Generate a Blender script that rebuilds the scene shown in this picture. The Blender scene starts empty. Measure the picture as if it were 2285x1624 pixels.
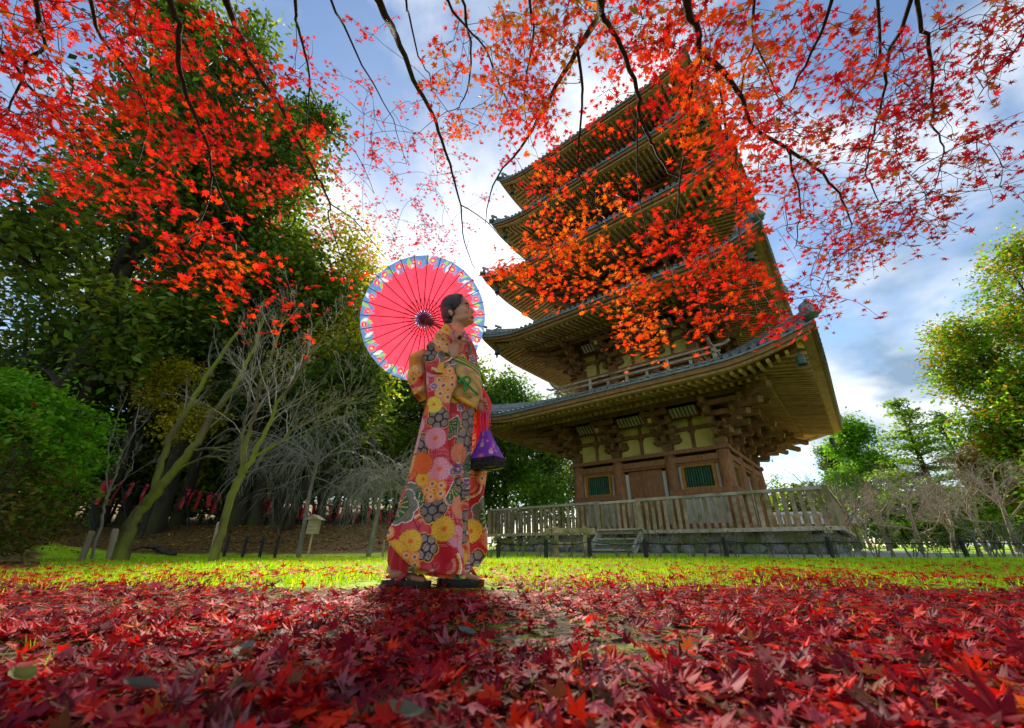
import bpy, math, random
import numpy as np
from mathutils import Vector, Matrix

# ------------------------------------------------------------------ camera, sky, sun, exposure
SC = bpy.context.scene
COL = SC.collection
PITCH = math.radians(24.444)
FPX = 400.22                      # focal length in pixels of the 1024 px wide picture
CAMZ = 0.174
cam_data = bpy.data.cameras.new("camera")
cam = bpy.data.objects.new("camera", cam_data)
COL.objects.link(cam)
cam.location = (0, 0, CAMZ)
cam.rotation_euler = (math.pi / 2 + PITCH, 0, 0)
cam_data.sensor_width = 36.0
cam_data.lens = 36.0 * FPX / 1024.0
cam_data.clip_start = 0.02
cam_data.clip_end = 3000
cam_data.dof.use_dof = True
cam_data.dof.focus_distance = 2.25
cam_data.dof.aperture_fstop = 5.0
SC.camera = cam

SUN_EL, SUN_AZ = math.radians(33), math.radians(-7)      # azimuth measured from +Y towards +X
sun_data = bpy.data.lights.new("sun", 'SUN')
sun_data.energy = 3.0
sun_data.angle = math.radians(11)
sun_data.color = (1.0, 0.90, 0.74)
sun = bpy.data.objects.new("sun", sun_data)
COL.objects.link(sun)
sdir = Vector((math.sin(SUN_AZ) * math.cos(SUN_EL), math.cos(SUN_AZ) * math.cos(SUN_EL), math.sin(SUN_EL)))
sun.rotation_euler = sdir.to_track_quat('Z', 'Y').to_euler()
sun.location = sdir * 60

world = bpy.data.worlds.new("World")
SC.world = world
world.use_nodes = True


def build_world():
    nt = world.node_tree
    for n in list(nt.nodes):
        nt.nodes.remove(n)
    N = nt.nodes.new
    L = nt.links.new
    out = N('ShaderNodeOutputWorld')
    bg = N('ShaderNodeBackground')
    bg.inputs['Strength'].default_value = 0.12
    sky = N('ShaderNodeTexSky')
    sky.sky_type = 'NISHITA'
    sky.sun_disc = False
    sky.sun_elevation = SUN_EL
    sky.sun_rotation = SUN_AZ
    sky.air_density = 1.0
    sky.dust_density = 0.25
    sky.ozone_density = 1.0
    hs = N('ShaderNodeHueSaturation')
    hs.inputs['Saturation'].default_value = 1.06
    hs.inputs['Value'].default_value = 0.50
    L(sky.outputs[0], hs.inputs['Color'])
    tc = N('ShaderNodeTexCoord')
    sep = N('ShaderNodeSeparateXYZ')
    L(tc.outputs['Generated'], sep.inputs[0])

    def math_(op, a, b):
        m = N('ShaderNodeMath')
        m.operation = op
        for i, v in enumerate((a, b)):
            if isinstance(v, (int, float)):
                m.inputs[i].default_value = v
            else:
                L(v, m.inputs[i])
        return m.outputs[0]
    z = math_('ADD', math_('MAXIMUM', sep.outputs['Z'], 0.0), 0.22)
    cx = math_('DIVIDE', sep.outputs['X'], z)
    cy = math_('DIVIDE', sep.outputs['Y'], z)
    cmb = N('ShaderNodeCombineXYZ')
    L(cx, cmb.inputs[0])
    L(cy, cmb.inputs[1])
    mp = N('ShaderNodeMapping')
    mp.inputs['Location'].default_value = (12.63, 8.99, 10.3)
    mp.inputs['Scale'].default_value = (0.85, 0.95, 1.0)
    L(cmb.outputs[0], mp.inputs[0])
    n1 = N('ShaderNodeTexNoise')
    n1.inputs['Scale'].default_value = 1.55
    n1.inputs['Detail'].default_value = 7.0
    n1.inputs['Roughness'].default_value = 0.56
    n1.inputs['Distortion'].default_value = 0.25
    L(mp.outputs[0], n1.inputs['Vector'])
    ramp = N('ShaderNodeValToRGB')
    ramp.color_ramp.elements[0].position = 0.44
    ramp.color_ramp.elements[1].position = 0.585
    L(n1.outputs['Fac'], ramp.inputs[0])
    # cloud shading: a second, offset sample gives grey undersides
    n2 = N('ShaderNodeTexNoise')
    n2.inputs['Scale'].default_value = 3.2
    n2.inputs['Detail'].default_value = 5.0
    L(mp.outputs[0], n2.inputs['Vector'])
    r2 = N('ShaderNodeValToRGB')
    r2.color_ramp.elements[0].position = 0.36
    r2.color_ramp.elements[0].color = (0.75, 1.1, 1.5, 1)
    r2.color_ramp.elements[1].position = 0.62
    r2.color_ramp.elements[1].color = (3.0, 3.08, 3.2, 1)
    L(n2.outputs['Fac'], r2.inputs[0])
    # the sunlit side of the cloud deck glows round the sun
    dot = N('ShaderNodeVectorMath')
    dot.operation = 'DOT_PRODUCT'
    nrm = N('ShaderNodeVectorMath')
    nrm.operation = 'NORMALIZE'
    L(tc.outputs['Generated'], nrm.inputs[0])
    L(nrm.outputs[0], dot.inputs[0])
    dot.inputs[1].default_value = sdir
    g = math_('POWER', math_('MAXIMUM', dot.outputs['Value'], 0.0), 14.0)
    cl = N('ShaderNodeMixRGB')
    cl.inputs[2].default_value = (3.9, 3.8, 3.6, 1)
    L(math_('MULTIPLY', g, 0.95), cl.inputs[0])
    L(r2.outputs[0], cl.inputs[1])
    fac = math_('MINIMUM', math_('ADD', math_('MULTIPLY', ramp.outputs[0], 0.96), math_('MULTIPLY', g, 0.45)), 1.0)
    mix = N('ShaderNodeMixRGB')
    L(fac, mix.inputs[0])
    L(hs.outputs[0], mix.inputs[1])
    L(cl.outputs[0], mix.inputs[2])
    L(mix.outputs[0], bg.inputs['Color'])
    L(bg.outputs[0], out.inputs['Surface'])


build_world()
SC.view_settings.view_transform = 'Standard'
SC.view_settings.look = 'None'
SC.view_settings.exposure = 1.8
SC.view_settings.gamma = 1.0
SC.view_settings.use_curve_mapping = False
SC.render.engine = 'CYCLES'
SC.cycles.max_bounces = 6
SC.cycles.diffuse_bounces = 3
SC.cycles.glossy_bounces = 2
SC.cycles.transmission_bounces = 4
SC.cycles.transparent_max_bounces = 6
SC.cycles.use_denoising = True
SC.cycles.sample_clamp_indirect = 4.0

# ------------------------------------------------------------------ helpers
RNG = np.random.default_rng(11)
RR = random.Random(5)
CP, SP = math.cos(PITCH), math.sin(PITCH)
DS = 1024.0 / 2284.0             # the photograph was measured on a 2284 px wide view


def ray(dx, dy):
    u = (dx * DS - 512) / FPX
    v = (364 - dy * DS) / FPX
    return np.array([u, CP - v * SP, SP + v * CP])


def at(dx, dy, Y):
    """point seen at (dx, dy) that stands Y metres in front of the camera"""
    r = ray(dx, dy)
    return r * (Y / r[1]) + np.array([0, 0, CAMZ])


def at_dist(dx, dy, d):
    r = ray(dx, dy)
    return r * (d / np.linalg.norm(r)) + np.array([0, 0, CAMZ])


def sstep(a, b, x):
    t = np.clip((x - a) / (b - a), 0, 1)
    return t * t * (3 - 2 * t)


def gz(x, y):
    """ground height"""
    z = -0.06 * sstep(3.5, 9.0, y)
    left = 1 - sstep(-0.30, -0.13, x / np.maximum(y, 1.0))
    z = z + (0.80 * sstep(9.6, 13.5, y) + 0.11 * np.clip(y - 15, 0, 70)) * left
    z = z + 0.35 * sstep(8.0, 9.5, y) * sstep(0.92, 1.1, -x / np.maximum(y, 1.0))
    z = z + 0.012 * np.sin(x * 2.3 + 1.0) * np.sin(y * 1.9) * sstep(0.8, 2.5, y)
    return z


def on_ground(dx, Y):
    """ground point at picture column dx, Y metres ahead"""
    for_y = at(dx, 1230, Y)
    return np.array([for_y[0], Y, float(gz(np.array(for_y[0]), np.array(Y)))])


class MB:
    """collects shapes and links them as one mesh object"""

    def __init__(self):
        self.v, self.f, self.marks = [], [], []

    def setm(self, i):
        self.marks.append((len(self.f), i))
        return self

    def add(self, vs, fs):
        o = len(self.v)
        self.v.extend([tuple(map(float, q)) for q in vs])
        self.f.extend([tuple(i + o for i in q) for q in fs])
        return self

    def box(self, c, s, m=None, taper=1.0):
        x, y, z = s[0] / 2, s[1] / 2, s[2] / 2
        t = taper
        vs = [(-x, -y, -z), (x, -y, -z), (x, y, -z), (-x, y, -z),
              (-x * t, -y * t, z), (x * t, -y * t, z), (x * t, y * t, z), (-x * t, y * t, z)]
        if m is not None:
            vs = [m @ Vector(q) for q in vs]
        vs = [(q[0] + c[0], q[1] + c[1], q[2] + c[2]) for q in vs]
        return self.add(vs, [(0, 3, 2, 1), (4, 5, 6, 7), (0, 1, 5, 4), (1, 2, 6, 5), (2, 3, 7, 6), (3, 0, 4, 7)])

    def beam(self, a, b, w, h, up=(0, 0, 1)):
        a, b = Vector(a), Vector(b)
        d = (b - a)
        if d.length < 1e-6:
            return self
        d.normalize()
        u = Vector(up)
        s = d.cross(u)
        if s.length < 1e-5:
            s = d.cross(Vector((1, 0, 0)))
        s.normalize()
        u = s.cross(d)
        vs = []
        for p in (a, b):
            for q in ((-w / 2, -h / 2), (w / 2, -h / 2), (w / 2, h / 2), (-w / 2, h / 2)):
                vs.append(p + s * q[0] + u * q[1])
        return self.add(vs, [(0, 1, 2, 3), (7, 6, 5, 4), (0, 4, 5, 1), (1, 5, 6, 2), (2, 6, 7, 3), (3, 7, 4, 0)])

    def tube(self, pts, rad, n=6, cap=True):
        pts = [Vector(p) for p in pts]
        if isinstance(rad, (int, float)):
            rad = [rad] * len(pts)
        o = len(self.v)
        ref = None
        for i, p in enumerate(pts):
            d = (pts[min(i + 1, len(pts) - 1)] - pts[max(i - 1, 0)])
            if d.length < 1e-9:
                d = Vector((0, 0, 1))
            d.normalize()
            if ref is None:
                ref = d.orthogonal().normalized()
            ref = (ref - d * ref.dot(d))
            ref = ref.normalized() if ref.length > 1e-6 else d.orthogonal().normalized()
            b = d.cross(ref)
            for k in range(n):
                a = 2 * math.pi * k / n
                q = p + (ref * math.cos(a) + b * math.sin(a)) * rad[i]
                self.v.append((q.x, q.y, q.z))
        for i in range(len(pts) - 1):
            for k in range(n):
                a, b = o + i * n + k, o + i * n + (k + 1) % n
                self.f.append((a, b, b + n, a + n))
        if cap:
            self.f.append(tuple(o + k for k in range(n))[::-1])
            m = o + (len(pts) - 1) * n
            self.f.append(tuple(m + k for k in range(n)))
        return self

    def lathe(self, prof, c=(0, 0, 0), n=16, m=None):
        o = len(self.v)
        for r, z in prof:
            for k in range(n):
                a = 2 * math.pi * k / n
                q = Vector((r * math.cos(a), r * math.sin(a), z))
                if m is not None:
                    q = m @ q
                self.v.append((q.x + c[0], q.y + c[1], q.z + c[2]))
        for i in range(len(prof) - 1):
            for k in range(n):
                a, b = o + i * n + k, o + i * n + (k + 1) % n
                self.f.append((a, b, b + n, a + n))
        self.f.append(tuple(o + k for k in range(n))[::-1])
        e = o + (len(prof) - 1) * n
        self.f.append(tuple(e + k for k in range(n)))
        return self

    def prism(self, poly, axis, a, b):
        """extrude a 2D polygon along 'x', 'y' or 'z' from a to b"""
        n = len(poly)

        def P(q, t):
            if axis == 'x':
                return (t, q[0], q[1])
            if axis == 'y':
                return (q[0], t, q[1])
            return (q[0], q[1], t)
        vs = [P(q, a) for q in poly] + [P(q, b) for q in poly]
        fs = [tuple(range(n))[::-1], tuple(range(n, 2 * n))]
        fs += [(i, (i + 1) % n, n + (i + 1) % n, n + i) for i in range(n)]
        return self.add(vs, fs)

    def mesh(self, name, mat=None, smooth=False):
        me = bpy.data.meshes.new(name)
        me.from_pydata(self.v, [], self.f)
        for q in (mat if isinstance(mat, (list, tuple)) else [mat]):
            if q is not None:
                me.materials.append(q)
        if self.marks:
            idx = np.zeros(len(self.f), np.int32)
            for s_, i in self.marks:
                idx[s_:] = i
            me.polygons.foreach_set('material_index', idx)
        if smooth:
            me.shade_smooth()
        me.update()
        return me

    def build(self, name, mat=None, parent=None, smooth=False):
        return obj(name, self.mesh(name, mat, smooth), parent)


def obj(name, me, parent=None, loc=None, rz=None):
    o = bpy.data.objects.new(name, me)
    COL.objects.link(o)
    if parent is not None:
        o.parent = parent
    if loc is not None:
        o.location = loc
    if rz is not None:
        o.rotation_euler = (0, 0, rz)
    return o


def tag(o, label=None, cat=None, group=None, kind=None):
    if label:
        o['label'] = label
    if cat:
        o['category'] = cat
    if group:
        o['group'] = group
    if kind:
        o['kind'] = kind
    return o


def thing(name, label, cat, loc=(0, 0, 0), rz=0.0, group=None):
    o = bpy.data.objects.new(name, None)
    COL.objects.link(o)
    o.empty_display_size = 0.1
    o.location = tuple(map(float, loc))
    o.rotation_euler = (0, 0, rz)
    return tag(o, label, cat, group)


def np_mesh(name, V, F, mat=None, col=None, smooth=False):
    """V (n,3) float, F (m,k) int array with k = 3 or 4, col (n,3) linear colours"""
    me = bpy.data.meshes.new(name)
    V = np.ascontiguousarray(V, np.float32)
    F = np.ascontiguousarray(F, np.int32)
    k = F.shape[1]
    me.vertices.add(len(V))
    me.vertices.foreach_set('co', V.ravel())
    me.loops.add(F.size)
    me.loops.foreach_set('vertex_index', F.ravel())
    me.polygons.add(len(F))
    me.polygons.foreach_set('loop_start', np.arange(0, F.size, k, dtype=np.int32))
    me.polygons.foreach_set('loop_total', np.full(len(F), k, np.int32))
    if smooth:
        me.polygons.foreach_set('use_smooth', np.ones(len(F), bool))
    me.update(calc_edges=True)
    if col is not None:
        a = me.color_attributes.new('Col', 'FLOAT_COLOR', 'POINT')
        c4 = np.ones((len(V), 4), np.float32)
        c4[:, :3] = col
        a.data.foreach_set('color', c4.ravel())
    if mat is not None:
        me.materials.append(mat)
    return me


def scatter(variants, pos, rot, size, col):
    """copies of small meshes (list of (V,F)) as arrays: pos (n,3), rot (n,3,3), size (n,), col (n,3)"""
    n = len(pos)
    which = RNG.integers(0, len(variants), n)
    Vs, Fs, Cs, o = [], [], [], 0
    for k, (v, f) in enumerate(variants):
        i = np.where(which == k)[0]
        if not len(i):
            continue
        w = np.einsum('nij,vj->nvi', rot[i], v) * size[i][:, None, None] + pos[i][:, None, :]
        Vs.append(w.reshape(-1, 3))
        Fs.append((f[None] + (np.arange(len(i)) * len(v))[:, None, None]).reshape(-1, f.shape[1]) + o)
        Cs.append(np.repeat(col[i], len(v), axis=0))
        o += len(i) * len(v)
    return np.concatenate(Vs), np.concatenate(Fs), np.concatenate(Cs)


def rand_rot(n, tilt=1.0, rng=RNG):
    """random rotation matrices: spin about z, then tilt away from z by ~tilt radians"""
    a = rng.uniform(0, 2 * np.pi, n)
    t = np.abs(rng.normal(0, tilt, n))
    b = rng.uniform(0, 2 * np.pi, n)
    return rot_from(a, t, b)


def rot_from(spin, tilt, azim):
    n = len(spin)

    def rz(q):
        m = np.zeros((n, 3, 3))
        m[:, 0, 0] = np.cos(q); m[:, 0, 1] = -np.sin(q)
        m[:, 1, 0] = np.sin(q); m[:, 1, 1] = np.cos(q); m[:, 2, 2] = 1
        return m
    rx = np.zeros((n, 3, 3))
    rx[:, 0, 0] = 1
    rx[:, 1, 1] = np.cos(tilt); rx[:, 1, 2] = -np.sin(tilt)
    rx[:, 2, 1] = np.sin(tilt); rx[:, 2, 2] = np.cos(tilt)
    return rz(azim) @ rx @ rz(spin)


# ------------------------------------------------------------------ materials
def new_mat(name):
    m = bpy.data.materials.new(name)
    m.use_nodes = True
    nt = m.node_tree
    for n in list(nt.nodes):
        nt.nodes.remove(n)
    out = nt.nodes.new('ShaderNodeOutputMaterial')
    return m, nt, out


def pmat(name, c1, c2, scale=4.0, rough=0.7, bump=0.0, stretch=(1, 1, 1), c3=None, s3=0.7, t3=(0.52, 0.62),
         coords='Object', detail=6.0, spec=0.3, bscale=None, metal=0.0, rnd=0.0):
    """two-tone noise surface with optional third tone in patches (moss, stains) and bump"""
    m, nt, out = new_mat(name)
    N, L = nt.nodes.new, nt.links.new
    b = N('ShaderNodeBsdfPrincipled')
    b.inputs['Roughness'].default_value = rough
    b.inputs['Specular IOR Level'].default_value = spec
    b.inputs['Metallic'].default_value = metal
    tc = N('ShaderNodeTexCoord')
    mp = N('ShaderNodeMapping')
    mp.inputs['Scale'].default_value = stretch
    L(tc.outputs[coords], mp.inputs[0])
    vec = mp.outputs[0]
    if rnd:
        oi = N('ShaderNodeObjectInfo')
        ad = N('ShaderNodeVectorMath')
        ad.operation = 'ADD'
        ml = N('ShaderNodeMath')
        ml.operation = 'MULTIPLY'
        ml.inputs[1].default_value = 37.0
        L(oi.outputs['Random'], ml.inputs[0])
        L(vec, ad.inputs[0])
        L(ml.outputs[0], ad.inputs[1])
        vec = ad.outputs[0]
    n = N('ShaderNodeTexNoise')
    n.inputs['Scale'].default_value = scale
    n.inputs['Detail'].default_value = detail
    n.inputs['Roughness'].default_value = 0.6
    L(vec, n.inputs['Vector'])
    r = N('ShaderNodeValToRGB')
    r.color_ramp.elements[0].position = 0.32
    r.color_ramp.elements[0].color = (*c1, 1)
    r.color_ramp.elements[1].position = 0.68
    r.color_ramp.elements[1].color = (*c2, 1)
    L(n.outputs['Fac'], r.inputs[0])
    cout = r.outputs[0]
    if c3 is not None:
        n3 = N('ShaderNodeTexNoise')
        n3.inputs['Scale'].default_value = s3
        n3.inputs['Detail'].default_value = 5.0
        L(vec, n3.inputs['Vector'])
        r3 = N('ShaderNodeValToRGB')
        r3.color_ramp.elements[0].position = t3[0]
        r3.color_ramp.elements[1].position = t3[1]
        L(n3.outputs['Fac'], r3.inputs[0])
        mx = N('ShaderNodeMixRGB')
        mx.inputs[2].default_value = (*c3, 1)
        L(r3.outputs[0], mx.inputs[0])
        L(cout, mx.inputs[1])
        cout = mx.outputs[0]
    if rnd:
        hv = N('ShaderNodeHueSaturation')
        mr = N('ShaderNodeMapRange')
        mr.inputs['To Min'].default_value = 1 - rnd
        mr.inputs['To Max'].default_value = 1 + rnd
        L(oi.outputs['Random'], mr.inputs['Value'])
        L(mr.outputs[0], hv.inputs['Value'])
        L(cout, hv.inputs['Color'])
        cout = hv.outputs[0]
    L(cout, b.inputs['Base Color'])
    if bump:
        bp = N('ShaderNodeBump')
        bp.inputs['Strength'].default_value = bump
        bp.inputs['Distance'].default_value = 0.02
        if bscale:
            nb = N('ShaderNodeTexNoise')
            nb.inputs['Scale'].default_value = bscale
            nb.inputs['Detail'].default_value = 5
            L(vec, nb.inputs['Vector'])
            L(nb.outputs['Fac'], bp.inputs['Height'])
        else:
            L(n.outputs['Fac'], bp.inputs['Height'])
        L(bp.outputs[0], b.inputs['Normal'])
    L(b.outputs[0], out.inputs['Surface'])
    return m


def leaf_mat(name, trans=0.45, rough=0.45, spec=0.35, tint=(1, 1, 1), mottled=0.25, nscale=30.0):
    """colour from the mesh's own colours; light passes through the blade"""
    m, nt, out = new_mat(name)
    N, L = nt.nodes.new, nt.links.new
    at_ = N('ShaderNodeVertexColor')
    at_.layer_name = 'Col'
    tc = N('ShaderNodeTexCoord')
    n = N('ShaderNodeTexNoise')
    n.inputs['Scale'].default_value = nscale
    n.inputs['Detail'].default_value = 3
    L(tc.outputs['Object'], n.inputs['Vector'])
    hv = N('ShaderNodeHueSaturation')
    mr = N('ShaderNodeMapRange')
    mr.inputs['To Min'].default_value = 1 - mottled
    mr.inputs['To Max'].default_value = 1 + mottled
    L(n.outputs['Fac'], mr.inputs['Value'])
    L(mr.outputs[0], hv.inputs['Value'])
    L(at_.outputs['Color'], hv.inputs['Color'])
    b = N('ShaderNodeBsdfPrincipled')
    b.inputs['Roughness'].default_value = rough
    b.inputs['Specular IOR Level'].default_value = spec
    L(hv.outputs[0], b.inputs['Base Color'])
    t = N('ShaderNodeBsdfTranslucent')
    mt = N('ShaderNodeMixRGB')
    mt.blend_type = 'MULTIPLY'
    mt.inputs[0].default_value = 1.0
    mt.inputs[2].default_value = (*tint, 1)
    L(hv.outputs[0], mt.inputs[1])
    L(mt.outputs[0], t.inputs['Color'])
    mx = N('ShaderNodeMixShader')
    mx.inputs[0].default_value = trans
    L(b.outputs[0], mx.inputs[1])
    L(t.outputs[0], mx.inputs[2])
    L(mx.outputs[0], out.inputs['Surface'])
    return m


M = {}
M['bark_mossy'] = pmat('bark_mossy', (0.055, 0.040, 0.020), (0.15, 0.115, 0.045), 9, 0.85, 0.9, (1, 1, 0.35),
                       c3=(0.17, 0.19, 0.015), s3=2.2, t3=(0.42, 0.58), bscale=28)
M['bark_dark'] = pmat('bark_dark', (0.018, 0.013, 0.008), (0.055, 0.042, 0.022), 7, 0.9, 0.8, (1, 1, 0.3),
                      c3=(0.05, 0.06, 0.012), s3=1.5, t3=(0.55, 0.68), bscale=22)
M['bark_grey'] = pmat('bark_grey', (0.13, 0.115, 0.085), (0.27, 0.24, 0.19), 12, 0.85, 0.5, (1, 1, 0.4),
                      c3=(0.16, 0.15, 0.06), s3=3, bscale=30)
M['bark_maple'] = pmat('bark_maple', (0.022, 0.014, 0.011), (0.062, 0.040, 0.028), 40, 0.8, 0.4, bscale=90)
M['twig_pale'] = pmat('twig_pale', (0.16, 0.145, 0.11), (0.30, 0.27, 0.21), 9, 0.8)
M['leaf_maple'] = leaf_mat('leaf_maple', 0.62, 0.5, 0.2, (1.0, 0.8, 0.7))
M['leaf_fallen'] = leaf_mat('leaf_fallen', 0.34, 0.62, 0.12, (1.0, 0.7, 0.6), 0.45, 60)
M['leaf_green'] = leaf_mat('leaf_green', 0.55, 0.45, 0.35, (1.0, 1.0, 0.45))
M['grass'] = leaf_mat('grass', 0.5, 0.5, 0.3, (1.0, 1.0, 0.45), 0.1)

# ------------------------------------------------------------------ the ground
def ground_material():
    m, nt, out = new_mat('ground')
    N, L = nt.nodes.new, nt.links.new
    b = N('ShaderNodeBsdfPrincipled')
    b.inputs['Roughness'].default_value = 0.9
    b.inputs['Specular IOR Level'].default_value = 0.15
    tc = N('ShaderNodeTexCoord')

    def noise(sc, det=6):
        n = N('ShaderNodeTexNoise')
        n.inputs['Scale'].default_value = sc
        n.inputs['Detail'].default_value = det
        L(tc.outputs['Object'], n.inputs['Vector'])
        return n.outputs['Fac']

    def ramp(f, stops):
        r = N('ShaderNodeValToRGB')
        e = r.color_ramp.elements
        while len(e) < len(stops):
            e.new(0.5)
        for i, (p, c) in enumerate(stops):
            e[i].position = p
            e[i].color = (*c, 1)
        L(f, r.inputs[0])
        return r.outputs[0]

    def mask(attr, sc):
        a = N('ShaderNodeAttribute')
        a.attribute_name = attr
        s = N('ShaderNodeMath')
        s.operation = 'ADD'
        L(a.outputs['Fac'], s.inputs[0])
        k = N('ShaderNodeMath')
        k.operation = 'MULTIPLY_ADD'
        k.inputs[1].default_value = 0.7
        k.inputs[2].default_value = -0.35
        L(noise(sc), k.inputs[0])
        L(k.outputs[0], s.inputs[1])
        r = N('ShaderNodeMapRange')
        r.inputs['From Min'].default_value = 0.42
        r.inputs['From Max'].default_value = 0.58
        L(s.outputs[0], r.inputs['Value'])
        return r.outputs[0]

    def mix(f, a, c):
        x = N('ShaderNodeMixRGB')
        L(f, x.inputs[0])
        L(a, x.inputs[1])
        L(c, x.inputs[2])
        return x.outputs[0]
    soil = ramp(noise(14), [(0.3, (0.020, 0.012, 0.006)), (0.47, (0.050, 0.034, 0.014)), (0.62, (0.13, 0.15, 0.014))])
    grass = ramp(noise(5), [(0.3, (0.16, 0.32, 0.008)), (0.55, (0.28, 0.46, 0.010)), (0.75, (0.40, 0.52, 0.014))])
    litter = ramp(noise(16), [(0.3, (0.045, 0.026, 0.010)), (0.5, (0.12, 0.070, 0.022)), (0.66, (0.24, 0.15, 0.035))])
    gravel = ramp(noise(60), [(0.3, (0.20, 0.20, 0.20)), (0.7, (0.40, 0.40, 0.40))])
    c = mix(mask('grass', 3.0), soil, grass)
    c = mix(mask('litter', 1.6), c, litter)
    c = mix(mask('gravel', 2.0), c, gravel)
    L(c, b.inputs['Base Color'])
    bp = N('ShaderNodeBump')
    bp.inputs['Strength'].default_value = 0.7
    bp.inputs['Distance'].default_value = 0.03
    L(noise(40), bp.inputs['Height'])
    L(bp.outputs[0], b.inputs['Normal'])
    L(b.outputs[0], out.inputs['Surface'])
    return m


def spaced(lo, hi, near, n):
    t = np.linspace(-1, 1, n)
    s = np.sinh(t * 4.6) / math.sinh(4.6)
    return np.where(s < 0, near + s * (near - lo), near + s * (hi - near))


PAG = np.array([7.931, 20.575])
FEN = np.array([8.632, 22.48])
YAW = math.radians(-39.372)


def loc2w(x, y, C=PAG):
    c, s = math.cos(YAW), math.sin(YAW)
    return C[0] + x * c - y * s, C[1] + x * s + y * c


def w2loc(x, y, C):
    c, s = math.cos(YAW), math.sin(YAW)
    dx, dy = x - C[0], y - C[1]
    return dx * c + dy * s, -dx * s + dy * c


def zones(x, y):
    rt = x / np.maximum(y, 0.5)
    left = 1 - sstep(-0.34, -0.10, rt)
    grass = sstep(1.75, 2.35, y)
    litter = left * sstep(9.3, 10.4, y) + sstep(0.98, 1.12, -rt) * sstep(2.5, 3.5, y)
    lx, ly = w2loc(x, y, FEN)
    dd = np.maximum(np.abs(lx), np.abs(ly))
    gravel = (1 - sstep(8.8, 9.4, dd)) * (1 - left * sstep(15, 17, y)) * sstep(9.0, 9.3, y)
    path = sstep(9.6, 10.0, y) * (1 - sstep(12.0, 12.5, y)) * sstep(0.55, 0.62, rt)
    path2 = sstep(14.8, 15.2, y) * (1 - sstep(17, 17.5, y)) * sstep(0.8, 0.9, rt)
    gravel = np.clip(np.maximum(gravel, np.maximum(path, path2)), 0, 1)
    return grass, np.clip(litter, 0, 1), gravel


def make_ground():
    xs = np.unique(np.concatenate([spaced(-700, 700, 0, 210)]))
    ys = np.unique(np.concatenate([spaced(-300, 1400, 2.5, 210)]))
    X, Y = np.meshgrid(xs, ys)
    Z = gz(X, Y) - 0.02 * sstep(60, 90, np.hypot(X, Y))
    nx, ny = len(xs), len(ys)
    V = np.stack([X.ravel(), Y.ravel(), Z.ravel()], 1)
    i = np.arange(nx * ny).reshape(ny, nx)
    F = np.stack([i[:-1, :-1].ravel(), i[:-1, 1:].ravel(), i[1:, 1:].ravel(), i[1:, :-1].ravel()], 1)
    me = np_mesh('ground', V, F, ground_material(), smooth=True)
    for nm, a in zip(('grass', 'litter', 'gravel'), zones(V[:, 0], V[:, 1])):
        at_ = me.attributes.new(nm, 'FLOAT', 'POINT')
        at_.data.foreach_set('value', a.astype(np.float32))
    tag(obj('ground', me), kind='structure')


make_ground()


# ------------------------------------------------------------------ leaves: shapes
def maple_leaf(seed, curl=0.3, lobes=7):
    """palmate leaf, about 1 across, stem at -y; centre at origin, blade in xy"""
    r = np.random.default_rng(seed)
    ang = {7: [0, 40, -40, 80, -80, 124, -124], 5: [0, 48, -48, 100, -100]}[lobes]
    ln = {7: [0.62, 0.57, 0.57, 0.47, 0.47, 0.27, 0.27], 5: [0.62, 0.56, 0.56, 0.40, 0.40]}[lobes]
    order = np.argsort(ang)
    ang = np.radians(np.array(ang, float)[order] + r.normal(0, 4, lobes))
    ln = np.array(ln)[order] * r.uniform(0.88, 1.1, lobes)
    pts = []
    for k in range(lobes):
        a, l = ang[k], ln[k]
        d = np.array([math.sin(a), math.cos(a)])
        p = np.array([d[1], -d[0]])
        w = 0.105 * l / 0.55
        pts += [d * l * 0.52 - p * w, d * l, d * l * 0.52 + p * w]
        if k < lobes - 1:
            am = (a + ang[k + 1]) / 2
            rs = 0.185 * (l + ln[k + 1]) / 1.0
            pts.append(np.array([math.sin(am), math.cos(am)]) * rs)
    pts.append(np.array([0.0, -0.06]))
    pts = np.array(pts)
    rad = np.hypot(pts[:, 0], pts[:, 1])
    a0, a1 = r.uniform(-1, 1, 2)
    z = curl * (r.uniform(-0.6, 1.0) * rad ** 2 * 1.6 + a0 * pts[:, 0] * 0.5 * rad + a1 * pts[:, 1] * rad * 0.6)
    z += r.normal(0, 0.05 * curl * 3, len(pts)) * rad
    z[3::4] += 0.03                        # sinuses lie a little higher than the ribs
    V = np.vstack([[0, 0, 0.0], np.column_stack([pts, z])])
    n = len(pts)
    F = [(0, 1 + (k + 1) % n, 1 + k) for k in range(n)]
    # stem
    o = len(V)
    V = np.vstack([V, [[-0.010, -0.05, 0], [0.010, -0.05, 0], [0.03 * a0, -0.42, -0.12 * abs(a1) - 0.03]]])
    F.append((o, o + 1, o + 2))
    return V, np.array(F)


def oval_leaf(seed, w=0.34, fold=0.25):
    r = np.random.default_rng(seed)
    t = np.array([0.0, 0.35, 0.7, 1.0]) - 0.5
    ww = np.array([0.02, w / 2, w / 2.6, 0.0])
    z = -0.35 * r.uniform(0.2, 1) * t ** 2
    L_ = np.column_stack([-ww, t, z + fold * ww])
    Rr = np.column_stack([ww, t, z + fold * ww])
    V = np.vstack([L_, np.column_stack([0 * t, t, z]), Rr])
    F = []
    for k in range(3):
        F += [(k, k + 4, k + 5), (k, k + 5, k + 1), (k + 4, k + 8, k + 9), (k + 4, k + 9, k + 5)]
    return V, np.array(F)


def quad_leaf():
    V = np.array([[0, -0.5, 0], [0.26, 0, 0.05], [0, 0.5, -0.06], [-0.26, 0, 0.05]])
    return V, np.array([(0, 1, 2), (0, 2, 3)])


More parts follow.
